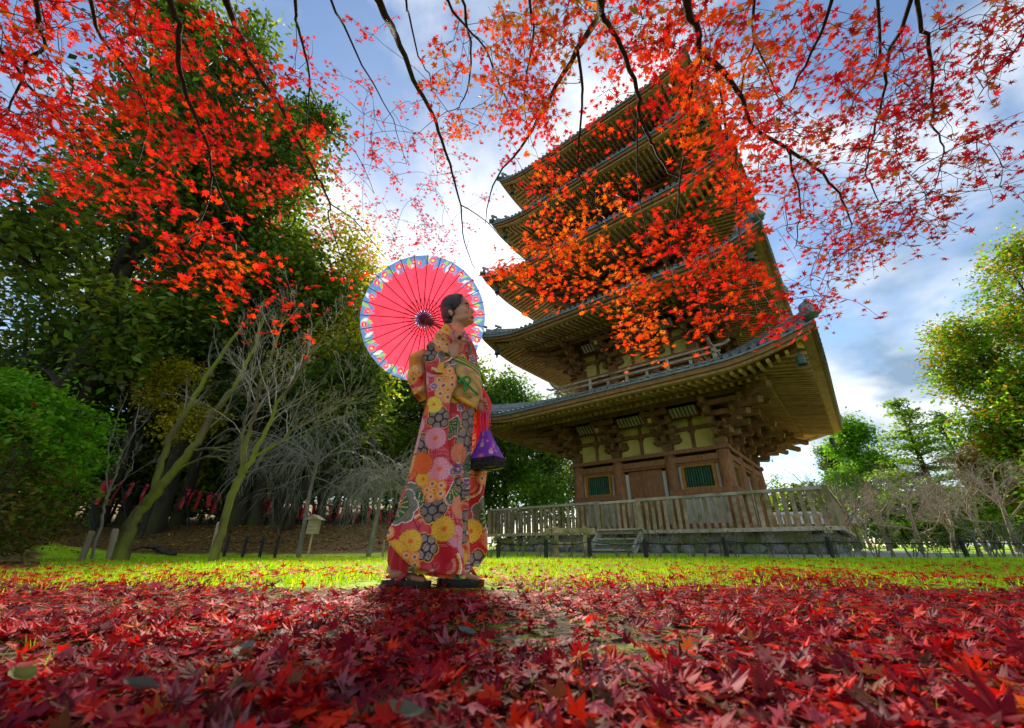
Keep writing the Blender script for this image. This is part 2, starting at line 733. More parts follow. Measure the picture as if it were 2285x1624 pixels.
FALLEN_V = [maple_leaf(100 + k, 0.6, 7 if k % 3 else 5) for k in range(14)]
def simple_leaf(seed, n=5, curl=0.6):
    """the same leaf with single-point lobes, for leaves farther away"""
    v, f = maple_leaf(seed, curl, n)
    keep = [0]
    for k in range(n):
        keep.append(2 + 4 * k)
        if k < n - 1:
            keep.append(4 + 4 * k)
    keep.append(len(v) - 4)
    w = v[keep]
    m = len(w) - 1
    return w * [1.12, 1.12, 1.0], np.array([(0, 1 + (k + 1) % m, 1 + k) for k in range(m)])


FALLEN_FAR = [simple_leaf(700 + k) for k in range(10)]
MAPLE_FAR = [simple_leaf(800 + k, 7, 0.35) for k in range(8)]
MAPLE_V = [maple_leaf(300 + k, 0.35, 7 if k % 4 else 5) for k in range(8)]
OVAL_V = [oval_leaf(k) for k in range(4)]
QUAD_V = [quad_leaf()]


def pick(cols, n, p=None, jit=0.18, rng=RNG):
    cols = np.array(cols, float)
    k = rng.choice(len(cols), n, p=p)
    return np.clip(cols[k] * rng.uniform(1 - jit, 1 + jit, (n, 1)) * rng.uniform(1 - jit / 2, 1 + jit / 2, (n, 3)), 0.002, 0.95)


FALL_COLS = [(0.52, 0.012, 0.008), (0.66, 0.035, 0.010), (0.30, 0.010, 0.020), (0.18, 0.010, 0.024),
             (0.46, 0.075, 0.10), (0.12, 0.012, 0.016), (0.50, 0.13, 0.02), (0.26, 0.09, 0.10), (0.15, 0.065, 0.03)]
FALL_P = [0.18, 0.07, 0.23, 0.18, 0.09, 0.12, 0.02, 0.05, 0.06]


def fallen_leaves():
    # whole carpet: positions drawn so that nearer ground is filled as densely as farther ground
    n = 31000
    y = RNG.uniform(0.22, 3.5, n * 3)
    x = RNG.uniform(-1, 1, n * 3) * (0.45 + 1.38 * y)
    # ragged far edge and mossy gaps
    edge = 2.0 + 0.26 * np.sin(x * 1.7) + 0.20 * np.sin(x * 4.1 + 2) + 0.12 * np.sin(x * 9.7) + 0.12 * np.abs(x) * (x > 0)
    keep = RNG.uniform(0, 1, n * 3) < 1 - sstep(-0.28, 0.6, y - edge) * 0.97
    gap = np.sin(x * 3.1 + 1.7 * np.sin(y * 2.3)) * np.sin(y * 4.3 + 1.3 * np.sin(x * 2.1))
    keep &= (gap > -0.45) | (RNG.uniform(0, 1, n * 3) < 0.22)
    x, y = x[keep][:n], y[keep][:n]
    n = len(x)
    lift = np.abs(RNG.normal(0.006, 0.008, n)) + 0.003
    pos = np.column_stack([x, y, gz(x, y) + lift])
    tilt = np.abs(RNG.normal(0.10, 0.20, n)) + (RNG.uniform(0, 1, n) < 0.12) * RNG.uniform(0.2, 0.8, n)
    rot = rot_from(RNG.uniform(0, 6.28, n), np.clip(tilt, 0, 1.45), RNG.uniform(0, 6.28, n))
    size = np.clip(RNG.normal(0.034, 0.009, n), 0.017, 0.056)
    pos[:, 2] += 0.25 * size * np.sin(np.clip(tilt, 0, 1.45))
    col = pick(FALL_COLS, n, FALL_P)
    # keep single leaves out of the girl's shoes
    flat = ((pos[:, 1] > 1.86) & (pos[:, 1] < 2.34) & (pos[:, 0] > -0.70) & (pos[:, 0] < -0.05) & (pos[:, 2] > 0.012))
    pos[flat, 2] = gz(pos[flat, 0], pos[flat, 1]) + RNG.uniform(0.004, 0.012, flat.sum())
    rot[flat] = rand_rot(int(flat.sum()), 0.05)
    # the 300 that show largest: nearest to the camera inside the frame
    d = np.linalg.norm(pos - [0, 0, CAMZ], axis=1)
    r = pos - [0, 0, CAMZ]
    fw = r[:, 1] * CP + r[:, 2] * SP
    up = -r[:, 1] * SP + r[:, 2] * CP
    inside = (fw > 0.1) & (np.abs(r[:, 0]) < fw * 1.29) & (up > -fw * 0.93)
    order = np.argsort(np.where(inside, d, 1e9))[:300]
    rest = np.setdiff1d(np.arange(len(pos)), order)
    nr = rest[pos[rest, 1] < 1.15]
    fr = rest[pos[rest, 1] >= 1.15]
    Va, Fa, Ca = scatter(FALLEN_V, pos[nr], rot[nr], size[nr], col[nr])
    Vb, Fb, Cb = scatter(FALLEN_FAR, pos[fr], rot[fr], size[fr], col[fr])
    V, F, Cc = np.concatenate([Va, Vb]), np.concatenate([Fa, Fb + len(Va)]), np.concatenate([Ca, Cb])
    tag(obj('fallen_leaves', np_mesh('fallen_leaves', V, F, M['leaf_fallen'], Cc)),
        'carpet of fallen red maple leaves covering the foreground', 'leaf litter', kind='stuff')
    meshes = []
    for k in range(24):
        v, f = FALLEN_V[k % len(FALLEN_V)]
        c = pick(FALL_COLS, 1, FALL_P)
        meshes.append(np_mesh('fallen_leaf', v, f, M['leaf_fallen'], np.repeat(c, len(v), 0)))
    for i in order:
        o = obj('fallen_leaf', meshes[RR.randrange(24)])
        mt = np.eye(4)
        mt[:3, :3] = rot[i] * size[i]
        mt[:3, 3] = pos[i]
        o.matrix_world = Matrix(mt.tolist())
        tag(o, 'single fallen red maple leaf lying in the leaf carpet right before the lens', 'leaf', 'nearest fallen maple leaves')
    # sparse leaves on the lawn, red near the carpet, yellow by the trees
    n = 3300
    y = 2.1 + RNG.gamma(1.25, 1.4, n)
    x = RNG.uniform(-1.5, 1.5, n) * y
    k = y < 11
    x, y = x[k], y[k]
    n = len(x)
    yel = RNG.uniform(0, 1, n) < np.where(x < -0.2 * y, 0.75, 0.3) * sstep(3.0, 4.5, y)
    col = np.where(yel[:, None], pick([(0.62, 0.40, 0.02), (0.50, 0.25, 0.02), (0.55, 0.45, 0.05)], n),
                   pick(FALL_COLS[:3] + [(0.6, 0.12, 0.02)], n))
    pos = np.column_stack([x, y, gz(x, y) + 0.03])
    V, F, Cc = scatter(FALLEN_FAR, pos, rand_rot(n, 0.35), RNG.uniform(0.035, 0.06, n), col)
    tag(obj('lawn_leaves', np_mesh('lawn_leaves', V, F, M['leaf_fallen'], Cc)),
        'scattered red and yellow leaves dropped on the bright green lawn', 'leaf litter', kind='stuff')
    # leaf litter on the wooded bank
    n = 9000
    y = RNG.uniform(9.3, 15.5, n)
    x = RNG.uniform(-1.35, -0.16, n) * y
    pos = np.column_stack([x, y, gz(x, y) + 0.012])
    V, F, Cc = scatter(QUAD_V, pos, rand_rot(n, 0.4), RNG.uniform(0.06, 0.12, n),
                       pick([(0.22, 0.12, 0.03), (0.34, 0.22, 0.04), (0.12, 0.06, 0.02), (0.45, 0.30, 0.04)], n))
    tag(obj('bank_litter', np_mesh('bank_litter', V, F, M['leaf_fallen'], Cc)),
        'brown and yellow leaf litter covering the wooded bank on the left', 'leaf litter', kind='stuff')


fallen_leaves()


def broad_leaf(seed, n=11, m=7):
    """curled oval leaf with a raised midrib"""
    r = np.random.default_rng(seed)
    k1, k2, k3 = r.uniform(0.2, 0.7), r.uniform(-0.5, 0.5), r.uniform(0.1, 0.35)
    V, F = [], []
    for i in range(n):
        t = i / (n - 1)
        w = 0.30 * math.sin(math.pi * min(1, t * 0.97 + 0.02)) ** 0.75 * (1 - 0.25 * t) + 0.004
        for j in range(m):
            s = j / (m - 1) * 2 - 1
            V.append((s * w * (1 + r.normal(0, 0.03)), t - 0.5, k1 * (t - 0.5) ** 2 + k3 * abs(s) ** 1.5 * w * 2 + k2 * s * w * (t - 0.5) + 0.02 * math.sin(9 * t + 3 * s)))
    for i in range(n - 1):
        for j in range(m - 1):
            a = i * m + j
            F += [(a, a + 1, a + m + 1), (a, a + m + 1, a + m)]
    return np.array(V), np.array(F)


def broad_dead_leaves():
    """the few pale broad leaves and pebbles lying on top of the red carpet"""
    spots = [(545, 1452, 0.10, 25, (0.26, 0.28, 0.25)), (1040, 1412, 0.075, 60, (0.22, 0.24, 0.22)),
             (1140, 1428, 0.085, 100, (0.30, 0.25, 0.20)), (745, 1418, 0.07, -20, (0.26, 0.28, 0.16)),
             (45, 1512, 0.085, 70, (0.30, 0.32, 0.07)), (905, 1590, 0.075, 80, (0.22, 0.23, 0.15)),
             (310, 1535, 0.085, 95, (0.16, 0.15, 0.13)), (1850, 1455, 0.075, 80, (0.32, 0.10, 0.02))]
    words = ['large pale grey leaf lying left of centre on the red leaf carpet',
             'small grey broad leaf lying below the walker on the red leaves',
             'grey brown curled broad leaf right of the small grey one',
             'pale green grey leaf lying flat behind the large grey leaf',
             'yellow green broad leaf lying at the left edge of the leaf carpet',
             'dull green broad leaf at the bottom of the picture near the centre',
             'dark grey broad leaf lying at the lower left of the carpet',
             'orange brown oval leaf lying at the right of the red carpet']
    for (dx, dy, s, a, c), w in zip(spots, words):
        r = ray(dx, dy)
        t = (0.03 - CAMZ) / r[2]
        p = r * t + np.array([0, 0, CAMZ])
        v, f = broad_leaf(int(dx))
        me = np_mesh('broad_leaf', v, f, M['leaf_fallen'], np.repeat(np.array([c]) * 0.55, len(v), 0), True)
        o = obj('broad_leaf', me, None, (p[0], p[1], 0.030))
        s *= 0.50
        o.scale = (s, s, s)
        o.rotation_euler = (math.radians(12), math.radians(RR.uniform(-14, 14)), math.radians(a))
        tag(o, w, 'leaf')


broad_dead_leaves()


def lawn_grass():
    n = 70000
    u = RNG.uniform(0, 1, n)
    y = 1.8 + 8.5 * u ** 1.5
    x = RNG.uniform(-1.45, 1.45, n) * y
    g, l, gr = zones(x, y)
    shoe = (np.abs(x + 0.37) < 0.40) & (y < 2.35)
    k = ~shoe & (RNG.uniform(0, 1, n) < sstep(1.8, 2.6, y) * 0.95 + 0.05) & (l < 0.55) & (gr < 0.5)
    x, y = x[k], y[k]
    n = len(x)
    v = np.array([[-0.10, 0, 0], [0.10, 0, 0], [0.05, 0.10, 0.55], [0.0, 0.30, 1.0]])
    f = np.array([(0, 1, 2), (0, 2, 3)])
    pos = np.column_stack([x, y, gz(x, y) - 0.003])
    h = RNG.uniform(0.018, 0.042, n) * (1 + 0.06 * y)
    rot = rot_from(RNG.uniform(0, 6.28, n), np.abs(RNG.normal(0, 0.35, n)), RNG.uniform(0, 6.28, n))
    col = pick([(0.30, 0.52, 0.010), (0.44, 0.62, 0.014), (0.22, 0.42, 0.008), (0.56, 0.60, 0.02)], n)
    patch = 0.5 + 0.5 * np.sin(x * 1.3 + 2 * np.sin(y * 1.1)) * np.sin(y * 2.1 + np.sin(x * 2.7))
    col = np.clip(col * (0.88 + 0.42 * patch)[:, None] * np.column_stack([1.15 - 0.25 * patch, np.ones(n), np.ones(n)]), 0.004, 0.9)
    V, F, C = scatter([(v, f)], pos, rot, h, col)
    tag(obj('grass', np_mesh('grass', V, F, M['grass'], C)), 'short bright green lawn grass between the leaves and the pagoda', 'grass', kind='stuff')
    # moss and blades showing between the fallen leaves
    n = 2600
    y = RNG.uniform(0.3, 2.8, n)
    x = RNG.uniform(-1.4, 1.4, n) * (y + 0.3)
    pos = np.column_stack([x, y, gz(x, y)])
    V, F, C = scatter([(v * [0.5, 1, 1], f)], pos, rand_rot(n, 0.6), RNG.uniform(0.012, 0.035, n),
                      pick([(0.18, 0.24, 0.01), (0.28, 0.30, 0.02), (0.30, 0.17, 0.04)], n))
    tag(obj('moss_blades', np_mesh('moss_blades', V, F, M['grass'], C)), 'thin grass and moss blades between the fallen leaves', 'grass', kind='stuff')


lawn_grass()

# ------------------------------------------------------------------ the pagoda
M['wood'] = pmat('pagoda_wood', (0.18, 0.082, 0.028), (0.38, 0.19, 0.068), 5, 0.75, 0.35, (1, 1, 1),
                 c3=(0.20, 0.13, 0.055), s3=1.3, t3=(0.5, 0.7), bscale=40, rnd=0.16)
M['wood_dark'] = pmat('bracket_wood', (0.13, 0.058, 0.021), (0.30, 0.15, 0.055), 6, 0.8, 0.35,
                      c3=(0.21, 0.135, 0.05), s3=2.0, t3=(0.52, 0.72), bscale=40, rnd=0.2)
M['wood_red'] = pmat('lintel_wood', (0.20, 0.080, 0.030), (0.43, 0.19, 0.075), 7, 0.7, 0.4, (2.5, 2.5, 0.45), c3=(0.24, 0.15, 0.08),
                     s3=1.6, t3=(0.55, 0.75), bscale=50, rnd=0.12)
M['rafter'] = pmat('rafter_wood', (0.36, 0.195, 0.075), (0.60, 0.36, 0.145), 5, 0.8, 0.3, bscale=40, rnd=0.22)
M['ochre'] = pmat('ochre_paint', (0.36, 0.235, 0.022), (0.52, 0.36, 0.035), 9, 0.7, 0.1, rnd=0.25)
M['plaster'] = pmat('ochre_plaster', (0.54, 0.455, 0.115), (0.68, 0.58, 0.18), 2.5, 0.9, 0.12, c3=(0.44, 0.36, 0.09),
                    s3=1.0, t3=(0.5, 0.75), bscale=60)
M['white_plaster'] = pmat('white_plaster', (0.50, 0.48, 0.40), (0.64, 0.62, 0.54), 3, 0.9, 0.1, c3=(0.40, 0.37, 0.28),
                          s3=1.5, bscale=60)
M['green_bar'] = pmat('green_window_bar', (0.022, 0.085, 0.042), (0.06, 0.17, 0.085), 8, 0.6, 0.2, bscale=50, rnd=0.2)
M['frame_ochre'] = pmat('window_frame_ochre', (0.30, 0.125, 0.012), (0.46, 0.21, 0.02), 6, 0.6, 0.2)
M['tile'] = pmat('roof_tile_grey', (0.11, 0.135, 0.15), (0.25, 0.29, 0.31), 7, 0.45, 0.25, c3=(0.10, 0.15, 0.035),
                 s3=1.1, t3=(0.57, 0.68), bscale=60, spec=0.5, rnd=0.14)
M['bronze'] = pmat('bell_bronze', (0.04, 0.07, 0.06), (0.09, 0.14, 0.115), 20, 0.5, 0.2)
M['dark_gap'] = pmat('unlit_interior', (0.02, 0.012, 0.008), (0.03, 0.02, 0.012), 4, 0.9)

BODY = [3.3, 2.9, 2.62, 2.36, 2.12]
EAVE = [7.33, 6.84, 6.88, 6.56, 6.24]
TIPZ = [6.45, 10.96, 14.98, 19.16, 23.02]
ZE = [t - 0.67 for t in TIPZ]
PLATE = [3.85 + z - ZE[0] for z in ZE]      # where the brackets begin
QUART = [k * math.pi / 2 for k in range(4)]


def lift(x, r):
    t = max(0.0, (abs(x) / r - 0.60) / 0.40)
    return 0.56 * t ** 1.8


def arm(mb, c, L, w, h, along='x', cut=0.14):
    """bracket arm with rounded lower ends, c = middle of its lower side"""
    poly = [(-L / 2, h), (L / 2, h), (L / 2, h * 0.55), (L / 2 - cut * 0.4, h * 0.18), (L / 2 - cut, 0),
            (-L / 2 + cut, 0), (-L / 2 + cut * 0.4, h * 0.18), (-L / 2, h * 0.55)][::-1]
    o = len(mb.v)
    if along == 'x':
        mb.prism([(q[0] + c[0], q[1] + c[2]) for q in poly], 'y', c[1] - w / 2, c[1] + w / 2)
    else:
        mb.prism([(q[0] + c[1], q[1] + c[2]) for q in poly], 'x', c[0] - w / 2, c[0] + w / 2)


def masu(mb, x, y, z, s=0.22, h=0.14):
    mb.box((x, y, z + h * 0.28), (s * 0.72, s * 0.72, h * 0.56), taper=1.36)
    mb.box((x, y, z + h * 0.79), (s, s, h * 0.42))


def bracket_mesh():
    mb = MB()
    mb.box((0, 0, 0.09), (0.34, 0.34, 0.18), taper=1.28)
    mb.box((0, 0, 0.235), (0.44, 0.44, 0.13))
    lv = [0.30, 0.64, 0.98, 1.30]
    st = 0.43
    for k in range(3):                       # three steps outwards and upwards
        z = lv[k]
        arm(mb, (0, -st * (k + 1) / 2 + 0.08, z), st * (k + 1) + 0.34, 0.17, 0.20, 'y')
        arm(mb, (0, -st * k, z + 0.002), 1.12 if k else 1.2, 0.165, 0.20, 'x')
        for x in (-0.43, 0, 0.43):
            masu(mb, x, -st * k, z + 0.202)
        masu(mb, 0, -st * (k + 1), z + 0.203)
    arm(mb, (0, -st * 3, lv[3]), 1.15, 0.17, 0.20, 'x')
    for x in (-0.43, 0, 0.43):
        masu(mb, x, -st * 3, lv[3] + 0.202, 0.2, 0.12)
    # two tail rafters leaning out and down
    mb.beam((0, 0.1, 1.56), (0, -1.80, 0.98), 0.16, 0.20)
    mb.beam((0, 0.1, 1.22), (0, -1.18, 0.80), 0.16, 0.18)
    mb.setm(1)
    mb.beam((0, -1.801, 0.98), (0, -1.812, 0.977), 0.15, 0.19)
    return mb.mesh('bracket', [M['wood_dark'], M['ochre']])


def corner_bracket_mesh():
    mb = MB()
    mb.box((0, 0, 0.09), (0.36, 0.36, 0.18), taper=1.28)
    mb.box((0, 0, 0.235), (0.46, 0.46, 0.13))
    lv = [0.30, 0.64, 0.98, 1.30]
    st = 0.43
    o = len(mb.v)
    for k in range(4):
        z = lv[k]
        n = st * (k + 1)
        arm(mb, (0.08 - n / 2 + n, 0.0, z + 0.004), n + 0.5, 0.16, 0.20, 'x')
        arm(mb, (0, -0.08 + n / 2 - n, z), n + 0.5, 0.16, 0.20, 'y')
        for q in range(k + 1):
            a = st * (q + 1)
            masu(mb, a, 0, z + 0.204)
            masu(mb, 0, -a, z + 0.204)
            masu(mb, a, -a, z + 0.206, 0.24)
        if 0 < k:
            arm(mb, (st * k, -st * k * 0.5, z + 0.003), st * k + 0.6, 0.16, 0.19, 'y')
            arm(mb, (st * k * 0.5, -st * k, z + 0.001), st * k + 0.6, 0.16, 0.19, 'x')
    # diagonal arms and long tail rafters
    for k in range(4):
        n = st * (k + 1) + 0.16
        z = lv[k] + 0.10
        mb.beam((-0.2, 0.2, z), (n, -n, z), 0.19, 0.20)
    mb.beam((-0.1, 0.1, 1.62), (1.95, -1.95, 0.98), 0.20, 0.22)
    mb.beam((-0.1, 0.1, 1.28), (1.42, -1.42, 0.80), 0.20, 0.20)
    mb.beam((-0.1, 0.1, 1.98), (2.35, -2.35, 1.35), 0.20, 0.22)
    return mb.mesh('corner_bracket', [M['wood_dark']])


def sweep_edge(mb, r, ze, w, h, dz, inset, n=28, scale_lift=1.0):
    """board following the eave of the -y side: w deep, h high, top at ze+dz"""
    pts = []
    for k in range(n + 1):
        x = (-1 + 2 * k / n) * (r - inset)
        z = ze + dz + lift(x * r / (r - inset + 1e-6), r) * scale_lift
        pts.append((x, z))
    o = len(mb.v)
    for x, z in pts:
        e = (abs(x) / (r - inset)) if r - inset > 0 else 0
        y0, y1 = -(r - inset), -(r - inset) + w
        xs = x * (r - inset - w) / (r - inset)
        mb.v += [(x, y0, z - h), (x, y0, z), (xs, y1, z), (xs, y1, z - h)]
    for k in range(n):
        a = o + 4 * k
        for q in range(4):
            mb.f.append((a + q, a + 4 + q, a + 4 + (q + 1) % 4, a + (q + 1) % 4))
    mb.f.append((o, o + 1, o + 2, o + 3))
    e = o + 4 * n
    mb.f.append((e + 3, e + 2, e + 1, e))


def unit_rafter(w=0.105, h=0.125):
    mb = MB()
    vs = [(-w / 2, 0, -h / 2), (w / 2, 0, -h / 2), (w / 2, 0, h / 2), (-w / 2, 0, h / 2),
          (-w / 2, 1, -h / 2), (w / 2, 1, -h / 2), (w / 2, 1, h / 2), (-w / 2, 1, h / 2)]
    mb.add(vs, [(0, 4, 5, 1), (1, 5, 6, 2), (2, 6, 7, 3), (3, 7, 4, 0), (7, 6, 5, 4)])
    mb.setm(1)
    mb.f.append((0, 1, 2, 3))
    return mb


def tile_roll(n_=0):
    """round eave tile: disc with raised rim facing out (-y) and a short roll behind it"""
    mb = MB()
    n = 14
    r = 0.086
    n = n_ if n_ else n
    rings = [(0.0, 0.010), (r * 0.22, 0.010), (r * 0.30, 0.018), (r * 0.68, 0.018), (r * 0.74, 0.0), (r, 0.0), (r, 0.05), (r * 0.9, 0.07), (r * 0.88, 0.62)]
    o = len(mb.v)
    mb.v.append((0, 0.010, 0))
    for rr, y in rings[1:]:
        for k in range(n):
            a = 2 * math.pi * k / n
            mb.v.append((rr * math.cos(a), y, rr * math.sin(a)))
    for k in range(n):
        mb.f.append((o, o + 1 + k, o + 1 + (k + 1) % n))
    for i in range(len(rings) - 2):
        for k in range(n):
            a, b = o + 1 + i * n + k, o + 1 + i * n + (k + 1) % n
            mb.f.append((a, a + n, b + n, b))
    return mb


def make_pagoda():
    pg = thing('pagoda', 'tall dark wooden five-storey pagoda with wide upturned tiled eaves', 'pagoda', (PAG[0], PAG[1], 0), YAW)
    BR, CB = bracket_mesh(), corner_bracket_mesh()
    ur = unit_rafter()
    URM = ur.mesh('rafter', [M['rafter'], M['ochre']])
    tl = tile_roll()
    tlow = tile_roll(6)
    TLM = tl.mesh('roof_tile', [M['tile']], True)
    n_raf, n_tile = 0, 0
    rest_r, rest_t = MB(), MB()

    def rafter(k, x, y0, z0, y1, z1, s=1.0):
        """one rafter on side k from outer end (x, y0, z0) inwards to (x, y1, z1)"""
        nonlocal n_raf
        L_ = math.hypot(y1 - y0, z1 - z0)
        if L_ < 0.25:
            return
        m = Matrix.Rotation(QUART[k], 4, 'Z') @ Matrix.Translation((x, y0, z0)) @ Matrix.Rotation(math.atan2(z1 - z0, y1 - y0), 4, 'X') @ Matrix.Diagonal((s, L_, s, 1))
        if n_raf < 300 and k in (0, 1):
            o = obj('rafter', URM, pg)
            o.matrix_local = m
            n_raf += 1
        else:
            ob_ = len(rest_r.v)
            rest_r.v += [tuple(m @ Vector(q)) for q in ur.v]
            rest_r.setm(0)
            rest_r.f += [tuple(i + ob_ for i in q) for q in ur.f[:-1]]
            rest_r.setm(1)
            rest_r.f.append(tuple(i + ob_ for i in ur.f[-1]))

    def tile(k, x, r, z, sl):
        nonlocal n_tile
        m = Matrix.Rotation(QUART[k], 4, 'Z') @ Matrix.Translation((x, -r - 0.03, z)) @ Matrix.Rotation(sl, 4, 'X')
        if n_tile < 300 and k in (0, 1):
            o = obj('roof_tile', TLM, pg)
            o.matrix_local = m
            n_tile += 1
        else:
            ob_ = len(rest_t.v)
            rest_t.v += [tuple(m @ Vector(q)) for q in tlow.v]
            rest_t.f += [tuple(i + ob_ for i in q) for q in tlow.f]

    def on_sides(name, me, z=0.0, sides=(0, 1, 2, 3)):
        res = []
        for k in sides:
            o = obj(name, me, pg, (0, 0, z), QUART[k])
            res.append(o)
        return res

    for i in range(5):
        b, r, ze, pz = BODY[i], EAVE[i], ZE[i], PLATE[i]
        nb = BODY[i + 1] if i < 4 else 0.3
        # ---- eaves, one side then turned
        mb = MB()
        sweep_edge(mb, r, ze, 0.30, 0.17, -0.10, 0.05)
        eb = mb.mesh('eave_board', M['wood'])
        mb = MB()
        sweep_edge(mb, r, ze, 0.26, 0.10, -0.272, 0.16)
        eb2 = mb.mesh('eave_batten', M['rafter'])
        mb = MB()
        sweep_edge(mb, r, ze, 0.5, 0.075, -0.022, -0.02)
        et = mb.mesh('eave_tile_bed', M['tile'])
        on_sides('eave_board', eb)
        on_sides('eave_batten', eb2)
        on_sides('eave_tile_bed', et)
        # ---- rafters: flying tier and base tier
        yo, ym = r - 0.42, r - 1.75
        zf0, zf1 = ze - 0.40, ze - 0.08
        zb0, zb1 = ze - 0.33, ze + 0.32
        nr = int(round(2 * (r - 0.35) / 0.272))
        for k in (0, 1, 3):
            for q in range(nr + 1):
                x = -(r - 0.35) + 2 * (r - 0.35) * q / nr
                lf = lift(x, r)
                ax = abs(x)
                if ax < yo - 0.1:
                    yi = max(ym - 0.15, ax)
                    t = (yo - yi) / (yo - ym + 0.15)
                    rafter(k, x, -yo, zf0 + lf * 0.95, -yi, zf0 + lf * 0.95 + (zf1 - zf0 - lf * 0.45) * t, 0.92)
                if ax < ym - 0.1:
                    yi = max(b, ax)
                    t = (ym - yi) / (ym - b)
                    rafter(k, x, -ym, zb0 + lf * 0.75, -yi, zb0 + lf * 0.75 + (zb1 - zb0 - lf * 0.6) * t)
        # ---- boards above the rafters
        mb = MB()
        n = 30
        prof = [(yo + 0.1, zf0 + 0.075, 0.95), (ym, zf1 + 0.07, 0.5), (ym - 0.02, zb0 + 0.10, 0.75), (b, zb1 + 0.09, 0.12)]
        o = 0
        for q in range(n + 1):
            t = -1 + 2 * q / n
            for y, z, s in prof:
                x = t * y
                mb.v.append((x, -y, z + lift(t * r, r) * s))
        m_ = len(prof)
        for q in range(n):
            for s in range(m_ - 1):
                a = q * m_ + s
                mb.f.append((a, a + 1, a + m_ + 1, a + m_))
        on_sides('soffit_board', mb.mesh('soffit_board', M['rafter']))
        # beam on the base rafters' ends and eave purlin on the brackets
        mb = MB()
        for q in range(24):
            x0, x1 = [(-1 + 2 * (q + e) / 24) * ym for e in (0, 1)]
            mb.beam((x0, -ym + 0.05, zb0 + 0.13 + lift(x0, r) * 0.75), (x1, -ym + 0.05, zb0 + 0.13 + lift(x1, r) * 0.75), 0.12, 0.12)
        on_sides('rafter_beam', mb.mesh('rafter_beam', M['wood']))
        pr = b + 1.29
        mb = MB().box((0, -pr, pz + 1.72), (2 * pr + 1.1, 0.19, 0.20))
        mb.box((0, -b, pz + 1.66), (2 * b, 0.18, 0.28))
        on_sides('purlin', mb.mesh('purlin', M['wood_dark']))
        # hip rafters with painted ends, bell underneath
        for k in range(4):
            mb = MB()
            e0 = ym - 0.10
            mb.beam((b - 0.2, -b + 0.2, zb1 - 0.1), (e0, -e0, zb0 + 0.42 * 0.75 - 0.05), 0.26, 0.30)
            e1 = r - 0.52
            mb.beam((e0 - 0.5, -e0 + 0.5, zb0 + 0.36), (e1, -e1, zf0 + 0.46), 0.24, 0.27)
            mb.setm(1)
            mb.beam((e0 + 0.002, -e0 - 0.002, zb0 + 0.42 * 0.75 - 0.05), (e0 + 0.012, -e0 - 0.012, zb0 + 0.42 * 0.75 - 0.05), 0.25, 0.29)
            mb.beam((e1 + 0.002, -e1 - 0.002, zf0 + 0.46), (e1 + 0.012, -e1 - 0.012, zf0 + 0.46), 0.23, 0.26)
            obj('hip_rafter', mb.mesh('hip_rafter', [M['wood'], M['ochre']]), pg, None, QUART[k])
            bl = MB().lathe([(0.012, 0.16), (0.012, 0.0), (0.09, -0.01), (0.125, -0.06), (0.125, -0.28), (0.155, -0.33), (0.14, -0.33), (0.1, -0.28), (0.02, -0.05)], (e1 - 0.1, -e1 + 0.1, zf0 + 0.16), 10)
            bl.box((e1 - 0.1, -e1 + 0.1, zf0 - 0.30), (0.015, 0.13, 0.16))
            bl.tube([(e1 - 0.1, -e1 + 0.1, zf0 - 0.05), (e1 - 0.1, -e1 + 0.1, zf0 - 0.24)], 0.01, 5)
            obj('wind_bell', bl.mesh('wind_bell', M['bronze']), pg, None, QUART[k])
        # ---- roof surface
        top = nb + 0.35
        Hh = 1.34 if i < 4 else 3.2
        mb = MB()
        nu, nx = 10, 36
        for u in range(nu + 1):
            s = u / nu
            y = (r + 0.02) * (1 - s) + top * s
            for q in range(nx + 1):
                t = -1 + 2 * q / nx
                mb.v.append((t * y, -y, ze + 0.01 + Hh * s ** 1.3 + lift(t * r, r) * (1 - s) ** 1.5))
        for u in range(nu):
            for q in range(nx):
                a = u * (nx + 1) + q
                mb.f.append((a, a + 1, a + nx + 2, a + nx + 1))
        on_sides('roof', mb.mesh('roof', M['tile'], True))
        # tile ends
        nt_ = int(round(2 * (r - 0.3) / 0.277))
        for k in (0, 1, 3):
            for q in range(nt_ + 1):
                x = -(r - 0.3) + 2 * (r - 0.3) * q / nt_
                tile(k, x, r, ze + 0.02 + lift(x, r), 0.16)
        # hip ridges: stacked courses swept up the corner, two end ornaments
        for k in range(4):
            mb = MB()
            path = []
            for q in range(15):
                s = q / 14
                y = (r + 0.12) * (1 - s) + top * s
                path.append((y, ze + 0.02 + Hh * s ** 1.3 + lift(r, r) * (1 - s) ** 1.5 + 0.10 * max(0, 1 - s * 9)))
            for c in range(5):
                w = (0.34, 0.24, 0.30, 0.22, 0.17)[c]
                lo = (0.0, 0.09, 0.15, 0.24, 0.33)[c]
                hi = lo + (0.09, 0.06, 0.09, 0.09, 0.07)[c]
                st = (0, 0, 1, 1, 2)[c]
                for q in range(st, 14):
                    (ya, za), (yb, zb) = path[q], path[q + 1]
                    mb.beam((ya, -ya, za + (lo + hi) / 2), (yb, -yb, zb + (lo + hi) / 2), w, hi - lo)
            obj('hip_ridge', mb.mesh('hip_ridge', M['tile']), pg, None, QUART[k])
            for q, sc in ((1, 1.0), (3, 1.1)):
                ya, za = path[q]
                ya += 0.12
                on = MB()
                pl = [(-0.24, 0), (0.24, 0), (0.27, 0.16), (0.22, 0.40), (0.10, 0.50), (-0.10, 0.50), (-0.22, 0.40), (-0.27, 0.16)]
                on.prism([(a * sc, c * sc) for a, c in pl], 'y', -0.06, 0.05)
                on.lathe([(0.13, -0.03), (0.13, 0.05)], (0, -0.06, 0.24 * sc), 12, Matrix.Rotation(math.pi / 2, 3, 'X'))
                on.tube([(0, 0.25, 0.42 * sc), (0, -0.02, 0.49 * sc), (0, -0.12, 0.54 * sc)], [0.07, 0.08, 0.08], 10)
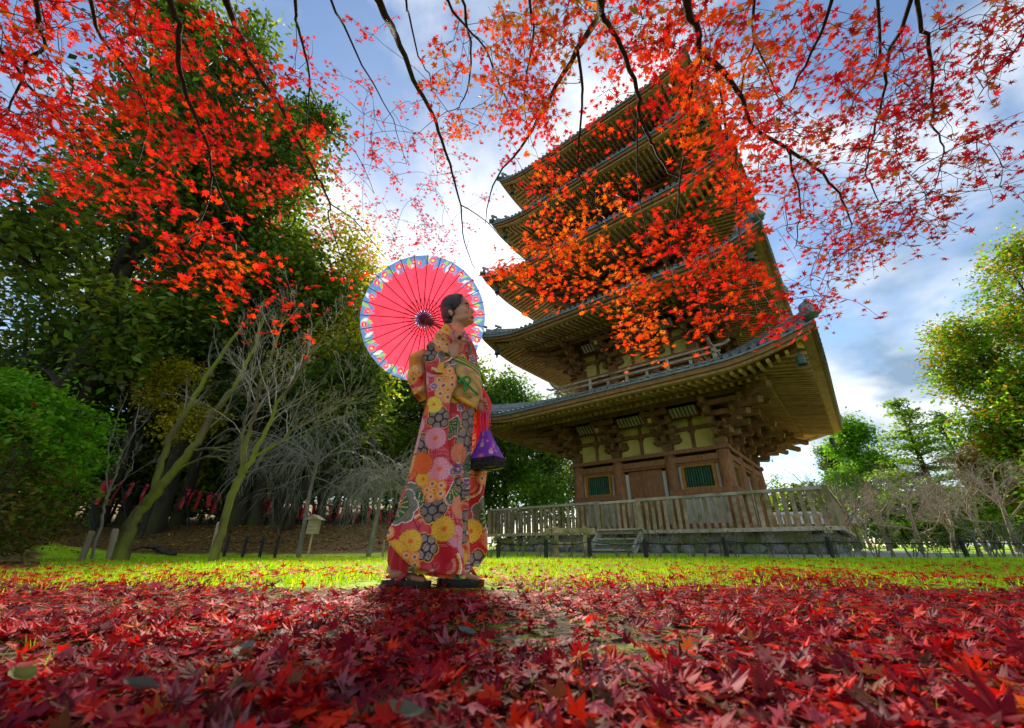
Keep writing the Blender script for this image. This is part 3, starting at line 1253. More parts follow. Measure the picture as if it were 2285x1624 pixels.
                oo = obj('ridge_ornament', on.mesh('ridge_ornament', M['tile']), pg)
                oo.matrix_local = Matrix.Rotation(QUART[k], 4, 'Z') @ Matrix.Translation((ya, -ya, za + 0.05)) @ Matrix.Rotation(math.pi / 4, 4, 'Z')
        # ---- walls between the brackets
        cols = [-b, -b * 0.364, b * 0.364, b]
        kx = b / 3.3
        mb = MB().box((0, -b + 0.13, pz + 0.78), (2 * b - 0.1, 0.06, 1.66))
        on_sides('plaster_panel', mb.mesh('plaster_panel', M['plaster']))
        mb = MB()
        mb.box((0, -b + 0.06, pz + 0.88), (2 * b, 0.15, 0.16))
        mb.box((0, -b + 0.06, pz + 1.44), (2 * b, 0.15, 0.18))
        on_sides('wall_beam', mb.mesh('wall_beam', M['wood_dark']))
        for c0, c1 in zip(cols[:-1], cols[1:]):
            cx = (c0 + c1) / 2
            mb = MB()
            for zz, hh in ((0.0, 0.80), (0.96, 0.40)):
                mb.box((cx, -b + 0.07, pz + zz + hh * 0.40), (0.14, 0.10, hh * 0.80))
                mb.box((cx, -b + 0.07, pz + zz + hh * 0.90), (0.15, 0.11, hh * 0.198), taper=2.1)
            on_sides('strut', mb.mesh('strut', M['wood_dark']))
            # coved strip with ribs between the outer bracket rows
            w = (c1 - c0) - 1.02 * min(1, kx * 1.1)
            if w > 0.25:
                y0, y1, z0, z1 = b + 0.50, b + 0.84, pz + 1.28, pz + 1.60
                mb = MB()
                mb.beam((cx, -y0, z0), (cx, -y1, z1), w, 0.02, (0, -0.5, 1))
                on_sides('cove_panel', mb.mesh('cove_panel', M['white_plaster']))
                nrib = max(3, int(w / 0.15))
                mb = MB()
                for q in range(nrib + 1):
                    x = cx - w / 2 + w * q / nrib
                    mb.beam((x, -y0 - 0.015, z0 - 0.03), (x, -y1 - 0.015, z1 - 0.03), 0.055, 0.07)
                on_sides('cove_rib', mb.mesh('cove_rib', M['wood_dark']))
        # ---- bracket sets
        for k in range(4):
            for c in cols[1:3]:
                o = obj('bracket', BR, pg)
                o.matrix_local = Matrix.Rotation(QUART[k], 4, 'Z') @ Matrix.Translation((c, -b, pz + 0.01)) @ Matrix.Diagonal((min(1, kx * 1.1), 1, 1, 1))
            o = obj('corner_bracket', CB, pg)
            o.matrix_local = Matrix.Rotation(QUART[k], 4, 'Z') @ Matrix.Translation((b, -b, pz + 0.012))
        # ---- plate beams and columns
        z0 = 0.72 if i == 0 else ZE[i - 1] + 1.20
        mb = MB()
        mb.box((0, -b - 0.02, pz - 0.09), (2 * b + 0.62, 0.46, 0.16))
        on_sides('plate_beam', mb.mesh('plate_beam', M['wood_red']))
        mb = MB().box((0, -b, pz - 0.42), (2 * b + 0.36, 0.40, 0.24))
        on_sides('head_beam', mb.mesh('head_beam', M['wood_red']))
        cm = MB().lathe([(0.255, z0), (0.27, z0 + 0.3), (0.27, pz - 0.6), (0.25, pz - 0.17)], (0, 0, 0), 20).mesh('column', M['wood_red'], True)
        for k in range(4):
            for c in cols[:3]:
                o = obj('column', cm, pg)
                o.matrix_local = Matrix.Rotation(QUART[k], 4, 'Z') @ Matrix.Translation((c, -b, 0))
        if i == 0:
            ground_floor(pg, on_sides, b, cols, pz)
        else:
            mb = MB().box((0, -b + 0.10, (z0 + pz) / 2 - 0.1), (2 * b, 0.05, pz - z0 - 0.2))
            on_sides('wall_panel', mb.mesh('wall_panel', M['plaster']))
            balcony(pg, i, b, z0)
    rr_ = obj('rafters', rest_r.mesh('rafters', [M['rafter'], M['ochre']]), pg)
    tag(rr_, kind='stuff')
    rt = obj('roof_tiles', rest_t.mesh('roof_tiles', M['tile']), pg)
    tag(rt, kind='stuff')
    core = MB().box((0, 0, 12), (3.6, 3.6, 22)).build('core', M['dark_gap'], pg)
    mb = MB().box((0, 0, 2.3), (2 * BODY[0] - 0.3, 2 * BODY[0] - 0.3, 3.2)).build('inner_wall', M['dark_gap'], pg)
    return pg


def ground_floor(pg, on_sides, b, cols, pz):
    z0 = 0.72
    y = -b
    # waist beam under the windows and floor sill, head beam already there
    for c0, c1 in ((cols[0] - 0.25, cols[1] + 0.15), (cols[2] - 0.15, cols[3] + 0.25)):
        mb = MB().box(((c0 + c1) / 2, y - 0.10, 2.14), (c1 - c0, 0.34, 0.20))
        on_sides('waist_beam', mb.mesh('waist_beam', M['wood_red']))
    on_sides('floor_sill', MB().box((0, y - 0.08, z0 + 0.12), (2 * b + 0.7, 0.40, 0.24)).mesh('floor_sill', M['wood_red']))
    on_sides('lintel_beam', MB().box((0, y - 0.03, 3.27), (2 * b - 0.1, 0.20, 0.12)).mesh('lintel_beam', M['wood_red']))
    for c0, c1 in ((cols[0], cols[1]), (cols[2], cols[3])):
        cx = (c0 + c1) / 2
        # white dado under the waist beam, white strips beside the window
        on_sides('dado_panel', MB().box((cx, y + 0.05, 1.5), (c1 - c0 - 0.5, 0.05, 1.1)).mesh('dado_panel', M['white_plaster']))
        for sx in (-1, 1):
            on_sides('plaster_strip', MB().box((cx + sx * 0.74, y + 0.03, 2.73), (0.16, 0.06, 0.97)).mesh('plaster_strip', M['white_plaster']))
        wins = []
        for k in range(4):
            w = MB().box((cx, y + 0.09, 2.73), (1.2, 0.03, 0.94)).build('window', M['dark_gap'], pg)
            w.rotation_euler = (0, 0, QUART[k])
            wins.append(w)
        fr = MB()
        for sx in (-1, 1):
            fr.box((cx + sx * 0.60, y - 0.03, 2.73), (0.11, 0.15, 0.97))
        fr.box((cx, y - 0.032, 3.165), (1.09, 0.14, 0.09))
        fr.box((cx, y - 0.032, 2.285), (1.09, 0.14, 0.09))
        fm = fr.mesh('window_frame', M['frame_ochre'])
        bm = MB().box((0, 0, 0), (0.052, 0.052, 0.80), Matrix.Rotation(math.pi / 4, 3, 'Z')).mesh('window_bar', M['green_bar'])
        for w in wins:
            obj('window_frame', fm, w)
            for q in range(11):
                obj('window_bar', bm, w, (cx - 0.50 + q * 1.0 / 10, y + 0.02, 2.725))
    # door bay: two leaves, stile, white strips at the jambs
    for sx in (-1, 1):
        on_sides('plaster_strip', MB().box((sx * 0.84, y + 0.03, 1.98), (0.14, 0.06, 2.24)).mesh('plaster_strip', M['white_plaster']))
        for k in range(4):
            d = MB().box((sx * 0.385, y + 0.06, 2.05), (0.75, 0.07, 2.3)).build('door', M['wood_red'], pg)
            d.rotation_euler = (0, 0, QUART[k])
            for zz in (1.2, 2.05, 2.9):
                MB().box((sx * 0.385, y + 0.02, zz), (0.74, 0.03, 0.11)).build('door_batten', M['wood_red'], d)
    on_sides('door_stile', MB().box((0, y + 0.005, 2.05), (0.11, 0.10, 2.3)).mesh('door_stile', M['wood_red']))


M['grey_wood'] = pmat('weathered_wood', (0.26, 0.19, 0.10), (0.47, 0.36, 0.205), 7, 0.85, 0.4, (1, 1, 1),
                      c3=(0.17, 0.16, 0.04), s3=2.3, t3=(0.5, 0.68), bscale=45, rnd=0.22)
M['grey_wood_pale'] = pmat('bleached_wood', (0.40, 0.33, 0.215), (0.62, 0.53, 0.37), 6, 0.85, 0.35,
                           c3=(0.22, 0.20, 0.10), s3=1.6, t3=(0.55, 0.72), bscale=50, rnd=0.15)


def balcony(pg, i, b, z0):
    h = b + 1.0
    zt = z0 + 0.86
    fl = MB()
    fl.box((0, 0, z0 - 0.04), (2 * h + 0.1, 2 * h + 0.1, 0.10))
    fl.build('balcony_floor', M['grey_wood'], pg)
    rail = MB()
    rail.box((0, -h, zt), (2 * h + 0.9, 0.10, 0.09))
    rail.box((0, -h, zt - 0.25), (2 * h + 0.5, 0.07, 0.08))
    rail.box((0, -h, zt - 0.62), (2 * h + 0.3, 0.09, 0.10))
    for s in (-1, 1):            # upswept rail ends
        rail.beam((s * (h + 0.44), -h, zt), (s * (h + 0.68), -h, zt + 0.12), 0.10, 0.085)
    me = rail.mesh('railing', M['grey_wood_pale'])
    pm = MB().box((0, 0, -0.36), (0.13, 0.13, 0.80)).mesh('railing_post', M['grey_wood_pale'])
    sm = MB().box((0, 0, -0.43), (0.12, 0.09, 0.30)).mesh('railing_strut', M['grey_wood_pale'])
    for k in range(4):
        r = obj('railing', me, pg, None, QUART[k])
        n = 5
        for q in range(n):
            x = -h + 2 * h * q / (n - 1)
            if q < n - 1:
                obj('railing_post', pm, r, (x, -h, zt - 0.05))
                obj('railing_strut', sm, r, (x + h / (n - 1), -h, zt - 0.05))


PAGODA = make_pagoda()

# ------------------------------------------------------------------ platform, fence, steps round the pagoda
M['stone'] = pmat('rough_stone', (0.14, 0.135, 0.12), (0.34, 0.33, 0.30), 5, 0.9, 0.9, c3=(0.10, 0.13, 0.03), s3=2.2,
                  t3=(0.5, 0.62), bscale=14, rnd=0.25)
M['coping'] = pmat('mossy_concrete', (0.15, 0.14, 0.115), (0.27, 0.25, 0.21), 5, 0.9, 0.5, c3=(0.13, 0.125, 0.03), s3=1.8,
                   t3=(0.48, 0.62), bscale=30, rnd=0.15)
M['pale_step'] = pmat('pale_step_wood', (0.36, 0.36, 0.25), (0.52, 0.52, 0.40), 6, 0.8, 0.3, c3=(0.26, 0.29, 0.10), s3=2,
                      bscale=40, rnd=0.1)
M['black_post'] = pmat('black_post', (0.012, 0.012, 0.012), (0.035, 0.033, 0.030), 12, 0.7, 0.4, bscale=40)
M['rope'] = pmat('rope', (0.012, 0.012, 0.010), (0.03, 0.028, 0.022), 30, 0.9)
FH = 6.92


def stone_mesh(seed, w, h, d):
    r = np.random.default_rng(seed)
    mb = MB()
    n, m = 5, 4
    vs = []
    for j in range(m + 1):
        for i in range(n + 1):
            u, v = i / n * 2 - 1, j / m * 2 - 1
            k = (1 - 0.35 * abs(u) ** 3 * abs(v) ** 2)
            bulge = (1 - abs(u) ** 4) * (1 - abs(v) ** 4)
            vs.append((u * w / 2 * (1 - 0.10 * v * v) * k + r.normal(0, 0.012), -d * bulge + r.normal(0, 0.016) * bulge, v * h / 2 * (1 - 0.12 * abs(u) ** 3) + r.normal(0, 0.008)))
    fs = []
    for j in range(m):
        for i in range(n):
            a = j * (n + 1) + i
            fs.append((a, a + 1, a + n + 2, a + n + 1))
    mb.add(vs, fs)
    return mb.mesh('stone', M['stone'], True)


def make_platform():
    pf = thing('stone_platform', 'low platform of rough stones and mossy coping under the pagoda', 'platform', (FEN[0], FEN[1], 0), YAW)
    h = FH - 0.16
    MB().box((0, 0, 0.10), (2 * h - 0.5, 2 * h - 0.5, 0.86)).build('fill', M['coping'], pf)
    MB().box((0, 0, 0.60), (2 * h - 1.2, 2 * h - 1.2, 0.20)).build('deck', M['grey_wood'], pf)
    rr = random.Random(3)
    for k in range(4):
        rot = Matrix.Rotation(QUART[k], 4, 'Z')
        x, i = -h, 0
        while x < h - 0.05 and k in (0, 1, 3):
            w = min(rr.uniform(0.34, 0.72), h - x)
            o = obj('stone', stone_mesh(k * 100 + i, w * 1.0, rr.uniform(0.36, 0.42), 0.13), pf)
            o.matrix_local = rot @ Matrix.Translation((x + w / 2, -h + 0.17, 0.085))
            x += w
            i += 1
        n = 7
        for q in range(n):
            w = 2 * h / n
            c = MB().box((0, 0, 0), (w - 0.012, 0.42, 0.245)).mesh('coping_slab', M['coping'])
            o = obj('coping_slab', c, pf)
            o.matrix_local = rot @ Matrix.Translation((-h + w * (q + 0.5) + (0.21 if k % 2 else -0.21) * 0, -h + 0.20 + 0.002 * q, 0.395 + 0.003 * k))


def make_fence():
    fe = thing('wooden_fence', 'weathered grey picket balustrade standing on the platform round the pagoda', 'fence', (FEN[0], FEN[1], 0), YAW)
    h = FH
    pk = MB().box((0, 0, 0), (0.125, 0.045, 1.07)).mesh('picket', M['grey_wood'])
    po = MB().box((0, 0, 0), (0.17, 0.15, 1.16)).mesh('post', M['grey_wood'])
    sp = MB().box((0, 0, 0), (0.30, 0.16, 0.085)).mesh('spacer', M['black_post'])
    rr = random.Random(9)
    for k in range(4):
        rot = Matrix.Rotation(QUART[k], 4, 'Z')
        segs = [(-h + 0.075, -0.92), (-0.76, 0.86), (1.0, h - 0.075)] if k == 0 else [(-h + 0.075, h - 0.075)]
        for q, (a, b) in enumerate(segs):
            top = MB().box(((a + b) / 2, -h, 1.815 - (0.02 if (k == 0 and q == 1) else 0)), (b - a, 0.14, 0.10))
            o = obj('top_rail', top.mesh('top_rail', M['grey_wood_pale']), fe)
            o.matrix_local = rot
        mb = MB().box((0, -h - 0.03, 0.655), (2 * h + 0.10, 0.22, 0.12))
        o = obj('bottom_rail', mb.mesh('bottom_rail', M['grey_wood_pale']), fe)
        o.matrix_local = rot @ Matrix.Translation((0, 0, 0.002 * k))
        for x in ([-h] + ([-0.84, 0.93] if k == 0 else [])):
            o = obj('post', po, fe)
            o.matrix_local = rot @ Matrix.Translation((x, -h, 1.30))
        x = -h + 0.30
        while x < h - 0.2:
            if not (k == 0 and (abs(x + 0.84) < 0.14 or abs(x - 0.93) < 0.14)):
                o = obj('picket', pk, fe)
                o.matrix_local = rot @ Matrix.Translation((x, -h, 1.245)) @ Matrix.Rotation(rr.gauss(0, 0.006), 4, 'Y')
            x += 0.238 + rr.gauss(0, 0.004)
        for q in range(9):
            o = obj('spacer', sp, fe)
            o.matrix_local = rot @ Matrix.Translation((-h + 0.5 + q * (2 * h - 1) / 8, -h + 0.06, 0.5565))


def make_steps():
    st = thing('wooden_steps', 'short flight of pale wooden steps leading up to the picket fence', 'steps', (FEN[0], FEN[1], 0), YAW)
    y0 = -FH - 0.16
    for x in (-0.78, 0.98):
        mb = MB().beam((x, y0, 0.60), (x, y0 - 0.95, -0.02), 0.09, 0.27, (0, -0.5, 0.8))
        mb.build('stringer', M['pale_step'], st)
    for q in range(3):
        z = 0.42 - q * 0.19
        MB().box((0.10, y0 - 0.22 - q * 0.29, z), (1.66, 0.27, 0.05)).build('tread', M['pale_step'], st)
        MB().box((0.10, y0 - 0.10 - q * 0.29, z - 0.10), (1.66, 0.03, 0.15)).build('riser', M['pale_step'], st)
    MB().box((0.10, y0 - 0.03, 0.755), (1.85, 0.40, 0.06)).build('landing', M['grey_wood_pale'], st)


make_platform()
make_fence()
make_steps()


def make_barrier():
    Y = 9.3
    a, b = on_ground(1242, Y), on_ground(1307, Y)
    zt = at(1242, 1177, Y)[2]
    br = thing('rail_barrier', 'low weathered wooden rail on two posts standing on the lawn by the steps', 'barrier', a)
    w = b[0] - a[0]
    for x in (0, w):
        MB().box((x, 0, (zt - a[2]) / 2), (0.085, 0.085, zt - a[2] + 0.04)).build('post', M['grey_wood'], br)
        MB().box((x, 0, 0.03), (0.36, 0.30, 0.075)).build('foot', M['grey_wood'], br)
    MB().box((w / 2, -0.06, zt - a[2] - 0.06), (w + 0.42, 0.045, 0.10)).build('top_rail', M['grey_wood'], br)
    MB().box((w / 2, 0.0, (zt - a[2]) * 0.45), (w - 0.09, 0.04, 0.09)).build('lower_rail', M['grey_wood'], br)


make_barrier()


def rope_fence(label, cols, Y, h, r=0.04, sag=0.05):
    pts = [on_ground(c, Y) for c in cols]
    root = thing('rope_fence', label, 'fence', pts[0])
    o = np.array(pts[0])
    tops = []
    for p in pts:
        q = p - o
        hh = h * RR.uniform(0.93, 1.07)
        lean = RR.uniform(-0.02, 0.02)
        mb = MB().tube([(q[0], q[1], q[2] - 0.12), (q[0] + lean, q[1], q[2] + hh - 0.02), (q[0] + lean, q[1], q[2] + hh)], [r, r, r * 0.7], 8)
        mb.build('stake', M['black_post'], root)
        tops.append(Vector((q[0] + lean, q[1] - r, q[2] + hh * 0.80)))
    for s, t in zip(tops[:-1], tops[1:]):
        path = [s.lerp(t, k / 8) - Vector((0, 0, sag * 4 * (k / 8) * (1 - k / 8))) for k in range(9)]
        MB().tube(path, 0.009, 5).build('rope', M['rope'], root)


rope_fence('black stakes strung with thin rope along the front of the pagoda lawn', [1000, 1111, 1218, 1316, 1440, 1621, 1855, 2153, 2420], 9.0, 0.40)
rope_fence('small dark stakes with rope at the foot of the wooded bank', [502, 543, 582, 615], 9.3, 0.42, 0.032)


def hedge_plants():
    var = []
    for s in range(6):
        r = np.random.default_rng(40 + s)
        mb = MB()
        P, D = [], []
        for k in range(5):
            a = r.uniform(0, 6.28)
            t = r.uniform(0.1, 0.45)
            d = Vector((math.cos(a) * t, math.sin(a) * t, 1))
            p = Vector((r.normal(0, 0.02), r.normal(0, 0.02), -0.05))
            path = [p.copy()]
            for q in range(5):
                d = d + Vector(r.normal(0, 0.13, 3))
                p = p + d.normalized() * 0.095
                path.append(p.copy())
                if q > 0:
                    e = (d + Vector(r.normal(0, 0.7, 3))).normalized()
                    tw = [p.copy(), p + e * 0.07, p + e * 0.13]
                    mb.tube(tw, [0.004, 0.003, 0.002], 3, False)
                    for _ in range(11):
                        P.append(np.array(p + e * r.uniform(0.03, 0.15)) + r.normal(0, 0.022, 3))
            mb.tube(path, [0.012, 0.010, 0.009, 0.007, 0.005, 0.004], 4, False)
        P = np.array(P)
        P = P[P[:, 2] > 0.09]
        n = len(P)
        V, F, C = scatter(QUAD_V, P, rand_rot(n, 1.0, r), r.uniform(0.022, 0.045, n),
                          pick([(0.10, 0.15, 0.016), (0.15, 0.20, 0.022), (0.20, 0.18, 0.03), (0.07, 0.10, 0.015)], n, rng=r))
        var.append((mb.mesh('stems', M['bark_grey']), np_mesh('foliage', V, F, M['leaf_green'], C)))
    c = 1092.0
    i = 0
    while c < 2400:
        Y = 9.16 + RR.uniform(-0.06, 0.06)
        if not 1322 < c < 1345:
            p = on_ground(c, Y)
            right = c > 2170
            h = thing('hedge_plant', 'dense low twiggy hedge shrub at the right end of the rope fence' if right else 'thin low twiggy shrub in the hedge row behind the rope fence',
                      'shrub', p, RR.uniform(0, 6.28), 'dense hedge shrubs at the right' if right else 'thin hedge shrubs along the rope')
            sc = RR.uniform(0.85, 1.2) * (1.35 if right else 1.0)
            h.scale = (sc, sc, sc * (1.1 if right else 1.0))
            s, f = var[i % 6]
            obj('stems', s, h)
            tag(obj('foliage', f, h), kind='stuff')
            i += 1
        c += RR.uniform(27, 42) * (0.75 if c > 2170 else 1)


hedge_plants()

# ------------------------------------------------------------------ trees
def wander(p, d, L, n, rng, wob=0.12, grav=0.0):
    p, d = np.array(p, float), np.array(d, float)
    pts = [p.copy()]
    for _ in range(n):
        d = d + rng.normal(0, wob, 3) + np.array([0, 0, -grav])
        d /= np.linalg.norm(d)
        p = p + d * (L / n)
        pts.append(p.copy())
    return pts, d


def perp_dir(d, ang, rng):
    a = rng.normal(0, 1, 3)
    a -= d * a.dot(d)
    a /= np.linalg.norm(a) + 1e-9
    return d * math.cos(ang) + a * math.sin(ang)


def limbs_from(path, rad, rng, n, t0, t1, ang, L, out, level, tips, P):
    """side limbs off a path; P: dict of growth settings"""
    pts = np.array(path)
    for k in range(n):
        t = t0 + (t1 - t0) * (k + rng.uniform(0.2, 0.8)) / n
        f = t * (len(pts) - 1)
        i = min(int(f), len(pts) - 2)
        p = pts[i] * (1 - f + i) + pts[i + 1] * (f - i)
        r0 = (rad[i] * (1 - f + i) + rad[i + 1] * (f - i))
        d = pts[i + 1] - pts[i]
        d = d / (np.linalg.norm(d) + 1e-9)
        nd = perp_dir(d, ang * rng.uniform(0.7, 1.25), rng)
        nd[2] += P.get('up', 0.15)
        nd /= np.linalg.norm(nd)
        ln = L * rng.uniform(0.7, 1.2) * (1 - P.get('short', 0.45) * t)
        grow(p, nd, ln, min(r0 * P.get('rk', 0.6), ln * 0.06), level, rng, out, tips, P)


def grow(p, d, L, r, level, rng, out, tips, P):
    nseg = 5 if level > 1 else (3 if level == 1 else 2)
    pts, de = wander(p, d, L, nseg, rng, P.get('wob', 0.14), P.get('grav', 0.0) * (P['levels'] - level + 1))
    rad = list(np.linspace(r, max(r * 0.35, 0.002), nseg + 1))
    out.append((pts, rad, level))
    if level <= 0:
        tips.append((pts[-1], de))
        if P.get('midtips'):
            tips.append((pts[nseg // 2], de))
        return
    limbs_from(pts, rad, rng, P['kids'][level - 1], P.get('t0', 0.3), 1.0, P.get('ang', 0.75), L * P.get('lk', 0.55), out, level - 1, tips, P)


def wood_mesh(name, out, mat, sides=(3, 4, 6, 9)):
    mb = MB()
    for pts, rad, lv in out:
        mb.tube(pts, rad, sides[min(lv, len(sides) - 1)], False)
    return mb.mesh(name, mat, True)


def leaf_cluster(tips, per, spread, size, cols, rng, variants=QUAD_V, flat=1.0, tilt=1.0, bright=0.35):
    C = np.array([t[0] for t in tips])
    n = len(C) * per
    idx = np.repeat(np.arange(len(C)), per)
    off = rng.normal(0, 1, (n, 3)) * spread * np.array([1, 1, flat])
    pos = C[idx] + off
    base = pick(cols, len(C), rng=rng)
    k = rng.uniform(1 - bright, 1 + bright, (len(C), 1))
    col = np.clip(base[idx] * k[idx] * rng.uniform(0.75, 1.25, (n, 1)), 0.003, 0.9)
    return scatter(variants, pos, rand_rot(n, tilt, rng), rng.uniform(0.6, 1.25, n) * size, col)


EVERG = [(0.073, 0.131, 0.022), (0.108, 0.181, 0.028), (0.059, 0.100, 0.028), (0.157, 0.224, 0.036)]
EVERG2 = [(0.104, 0.187, 0.021), (0.174, 0.261, 0.028), (0.078, 0.138, 0.021), (0.260, 0.311, 0.033)]
YELLO = [(0.42, 0.38, 0.02), (0.30, 0.33, 0.02), (0.55, 0.44, 0.02), (0.12, 0.20, 0.015)]


def under(dx, dy, Y):
    """foot and height of an upright tree whose top is seen at (dx, dy), Y metres ahead"""
    p = at(dx, dy, Y)
    g = float(gz(np.array(p[0]), np.array(p[1])))
    return (p[0], p[1], g), p[2] - g


def leafy_tree(name, label, base, height, r0, lean=(0, 0), crown=None, cols=EVERG, seed=1, first=0.35, n_limb=10, limb=4.0,
               per=60, spread=0.55, size=0.17, bark='bark_dark', group=None, cat='tree', up=0.25, flat=0.8, ang=1.05, kids=(4, 5),
               curve=0.04, short=0.45, grav=0.02):
    rng = np.random.default_rng(seed)
    t = thing(name, label, cat, base, 0, group)
    d = np.array([lean[0], lean[1], 1.0])
    d /= np.linalg.norm(d)
    n = 9
    pts, _ = wander((0, 0, -0.25), d, height, n, rng, curve)
    rad = [r0 * (1.45 if k == 0 else 1.0) * (1 - 0.82 * (k / n) ** 1.1) for k in range(n + 1)]
    MBt = [(pts, rad, 3)]
    obj('trunk', wood_mesh('trunk', MBt, M[bark], (3, 4, 6, 12)), t)
    out, tips = [], []
    P = {'levels': 2, 'kids': list(kids), 'ang': 0.8, 'up': up, 'wob': 0.16, 'lk': 0.52, 'short': short, 'rk': 0.5, 'grav': grav, 'midtips': True}
    limbs_from(pts, rad, rng, n_limb, first, 0.97, ang, limb, out, 2, tips, P)
    tips.append((pts[-1], d))
    obj('limbs', wood_mesh('limbs', [q for q in out if q[2] > 0], M[bark], (3, 4, 5, 9)), t)
    V, F, C = leaf_cluster(tips, per, spread, size, cols, rng, QUAD_V, flat)
    tag(obj('crown', np_mesh('crown', V, F, M['leaf_green'], C), t), kind='stuff')
    return t


# ---- evergreen wood on the bank: trunks read off the photograph, crowns above the frame's left half
TR = [  # column at foot, depth, height, radius, lean x, seed, first limb, limb length, words
    (185, 12.5, 17, 0.19, 0.00, 1, 0.18, 4.6, 'leftmost dark evergreen trunk beside the big azalea bush'),
    (322, 12.2, 20, 0.22, 0.02, 2, 0.16, 4.2, 'tall broad evergreen behind the forked mossy tree'),
    (375, 14.0, 17, 0.17, 0.00, 3, 0.22, 3.4, 'evergreen with the dark leaning trunk right of the forked tree'),
    (505, 13.5, 10.5, 0.27, 0.02, 4, 0.34, 2.6, 'evergreen with the thickest black trunk behind the slender tree'),
    (550, 13.8, 8.5, 0.20, 0.02, 5, 0.40, 2.3, 'evergreen with a dark trunk right of the thickest one'),
    (590, 14.2, 7.8, 0.17, 0.02, 6, 0.42, 2.2, 'evergreen with a dark trunk between two red banners'),
    (618, 12.6, 5.0, 0.17, 0.30, 7, 0.55, 1.5, 'evergreen with a steeply leaning dark trunk low on the bank'),
    (70, 11.0, 19, 0.23, 0.04, 8, 0.20, 4.8, 'huge dark evergreen overhanging the left edge of the picture'),
    (-60, 10.0, 17, 0.22, 0.02, 9, 0.14, 4.4, 'evergreen filling the far left edge behind the azalea bush'),
    (20, 15.0, 16, 0.20, 0.00, 10, 0.12, 4.6, 'evergreen between the azalea bush and the leftmost trunk'),
    (-150, 12.0, 18, 0.20, 0.0, 12, 0.14, 4.8, 'evergreen just outside the left edge reaching into the picture'),
    (250, 15.5, 19, 0.20, -0.02, 11, 0.20, 4.4, 'evergreen rising high behind the pale sapling'),
]
for c, Y, h, r, lx, s, f0, lb, w in TR:
    leafy_tree('evergreen_tree', w, on_ground(c, Y), h, r, (lx, 0.0), seed=s, first=f0, n_limb=15 if h > 12 else 10, limb=lb,
               per=26 if h > 12 else 22, spread=0.48, size=0.24, cols=EVERG if s % 2 else EVERG2, group='evergreens on the bank')
# second row, lower and leafier, closes the view between the trunks
SECOND = [(60, 17, 9, 21, EVERG2), (170, 19, 11, 22, EVERG), (280, 21, 12, 23, EVERG2), (400, 22, 12, 24, EVERG), (480, 19, 10, 25, EVERG2),
          (640, 23, 13, 26, EVERG2), (730, 25, 12.5, 27, EVERG), (800, 27, 13, 28, EVERG2), (870, 30, 12, 29, EVERG), (560, 26, 14, 36, EVERG)]
wd = ['behind the azalea bush', 'behind the leftmost red banners', 'behind the forked mossy tree', 'behind the forked tree on its right side',
      'behind the slender tree', 'behind the weeping bare tree', 'behind the small lantern post', 'left of the walker',
      'just behind the walker', 'high at the back of the wood']
for (c, Y, h, s, cl), w in zip(SECOND, wd):
    leafy_tree('woodland_tree', 'leafy woodland tree standing ' + w, on_ground(c, Y), h, 0.2, (0.03, 0), seed=s, first=0.12, n_limb=11,
               limb=h * 0.36, per=17, spread=0.64, size=0.38, cols=cl, group='woodland behind the bank', up=0.1)
# understorey closing the view below the crowns
UND = [(-20, 16), (60, 14.5), (130, 17), (215, 16), (300, 18.5), (385, 19), (460, 20), (540, 19.5), (610, 22), (690, 23), (770, 25), (850, 27), (925, 29), (1000, 34), (655, 18.5), (425, 16.5), (500, 17), (575, 17.5), (740, 20), (820, 21.5), (885, 23), (345, 16.5)]
for k, (c, Y) in enumerate(UND):
    leafy_tree('woodland_shrub', 'leafy evergreen shrub among the trunks behind the pipe fence', on_ground(c, Y), 2.6 + 0.05 * Y, 0.06, (0, 0), seed=400 + k, first=0.02, n_limb=11,
               limb=1.9 + 0.03 * Y, per=14, spread=0.42, size=0.25, cols=EVERG2 if k % 3 else YELLO[1:2] + EVERG2, group='shrubs behind the pipe fence', cat='shrub', up=0.3, ang=1.0)
# yellow-leaved tree behind the slender tree, bright maples behind the walker
leafy_tree('yellow_tree', 'tree with yellow autumn leaves left of the pink parasol', on_ground(700, 16.0), 11.0, 0.16, (0.02, 0), seed=61, first=0.42,
           n_limb=11, limb=3.6, per=26, spread=0.5, size=0.17, cols=YELLO)
leafy_tree('yellow_tree', 'airy yellow green tree behind the slender stems', on_ground(610, 12.3), 7.6, 0.07, (0.02, 0), seed=63, first=0.40,
           n_limb=10, limb=2.5, per=9, spread=0.34, size=0.13, cols=[(0.50, 0.46, 0.03), (0.34, 0.42, 0.03), (0.60, 0.50, 0.03)])
leafy_tree('yellow_tree', 'airy yellow green tree behind the left edge of the parasol', on_ground(760, 14.5), 8.2, 0.08, (0.0, 0), seed=64, first=0.35,
           n_limb=10, limb=2.7, per=10, spread=0.38, size=0.15, cols=[(0.40, 0.44, 0.03), (0.28, 0.38, 0.03), (0.52, 0.48, 0.03)])
leafy_tree('yellow_tree', 'small yellowish tree growing low in front of the dark wood', on_ground(300, 11.5), 4.6, 0.05, (0.15, 0), seed=62, first=0.55,
           n_limb=6, limb=1.3, per=22, spread=0.22, size=0.10, cols=[(0.40, 0.36, 0.02), (0.5, 0.42, 0.03)])
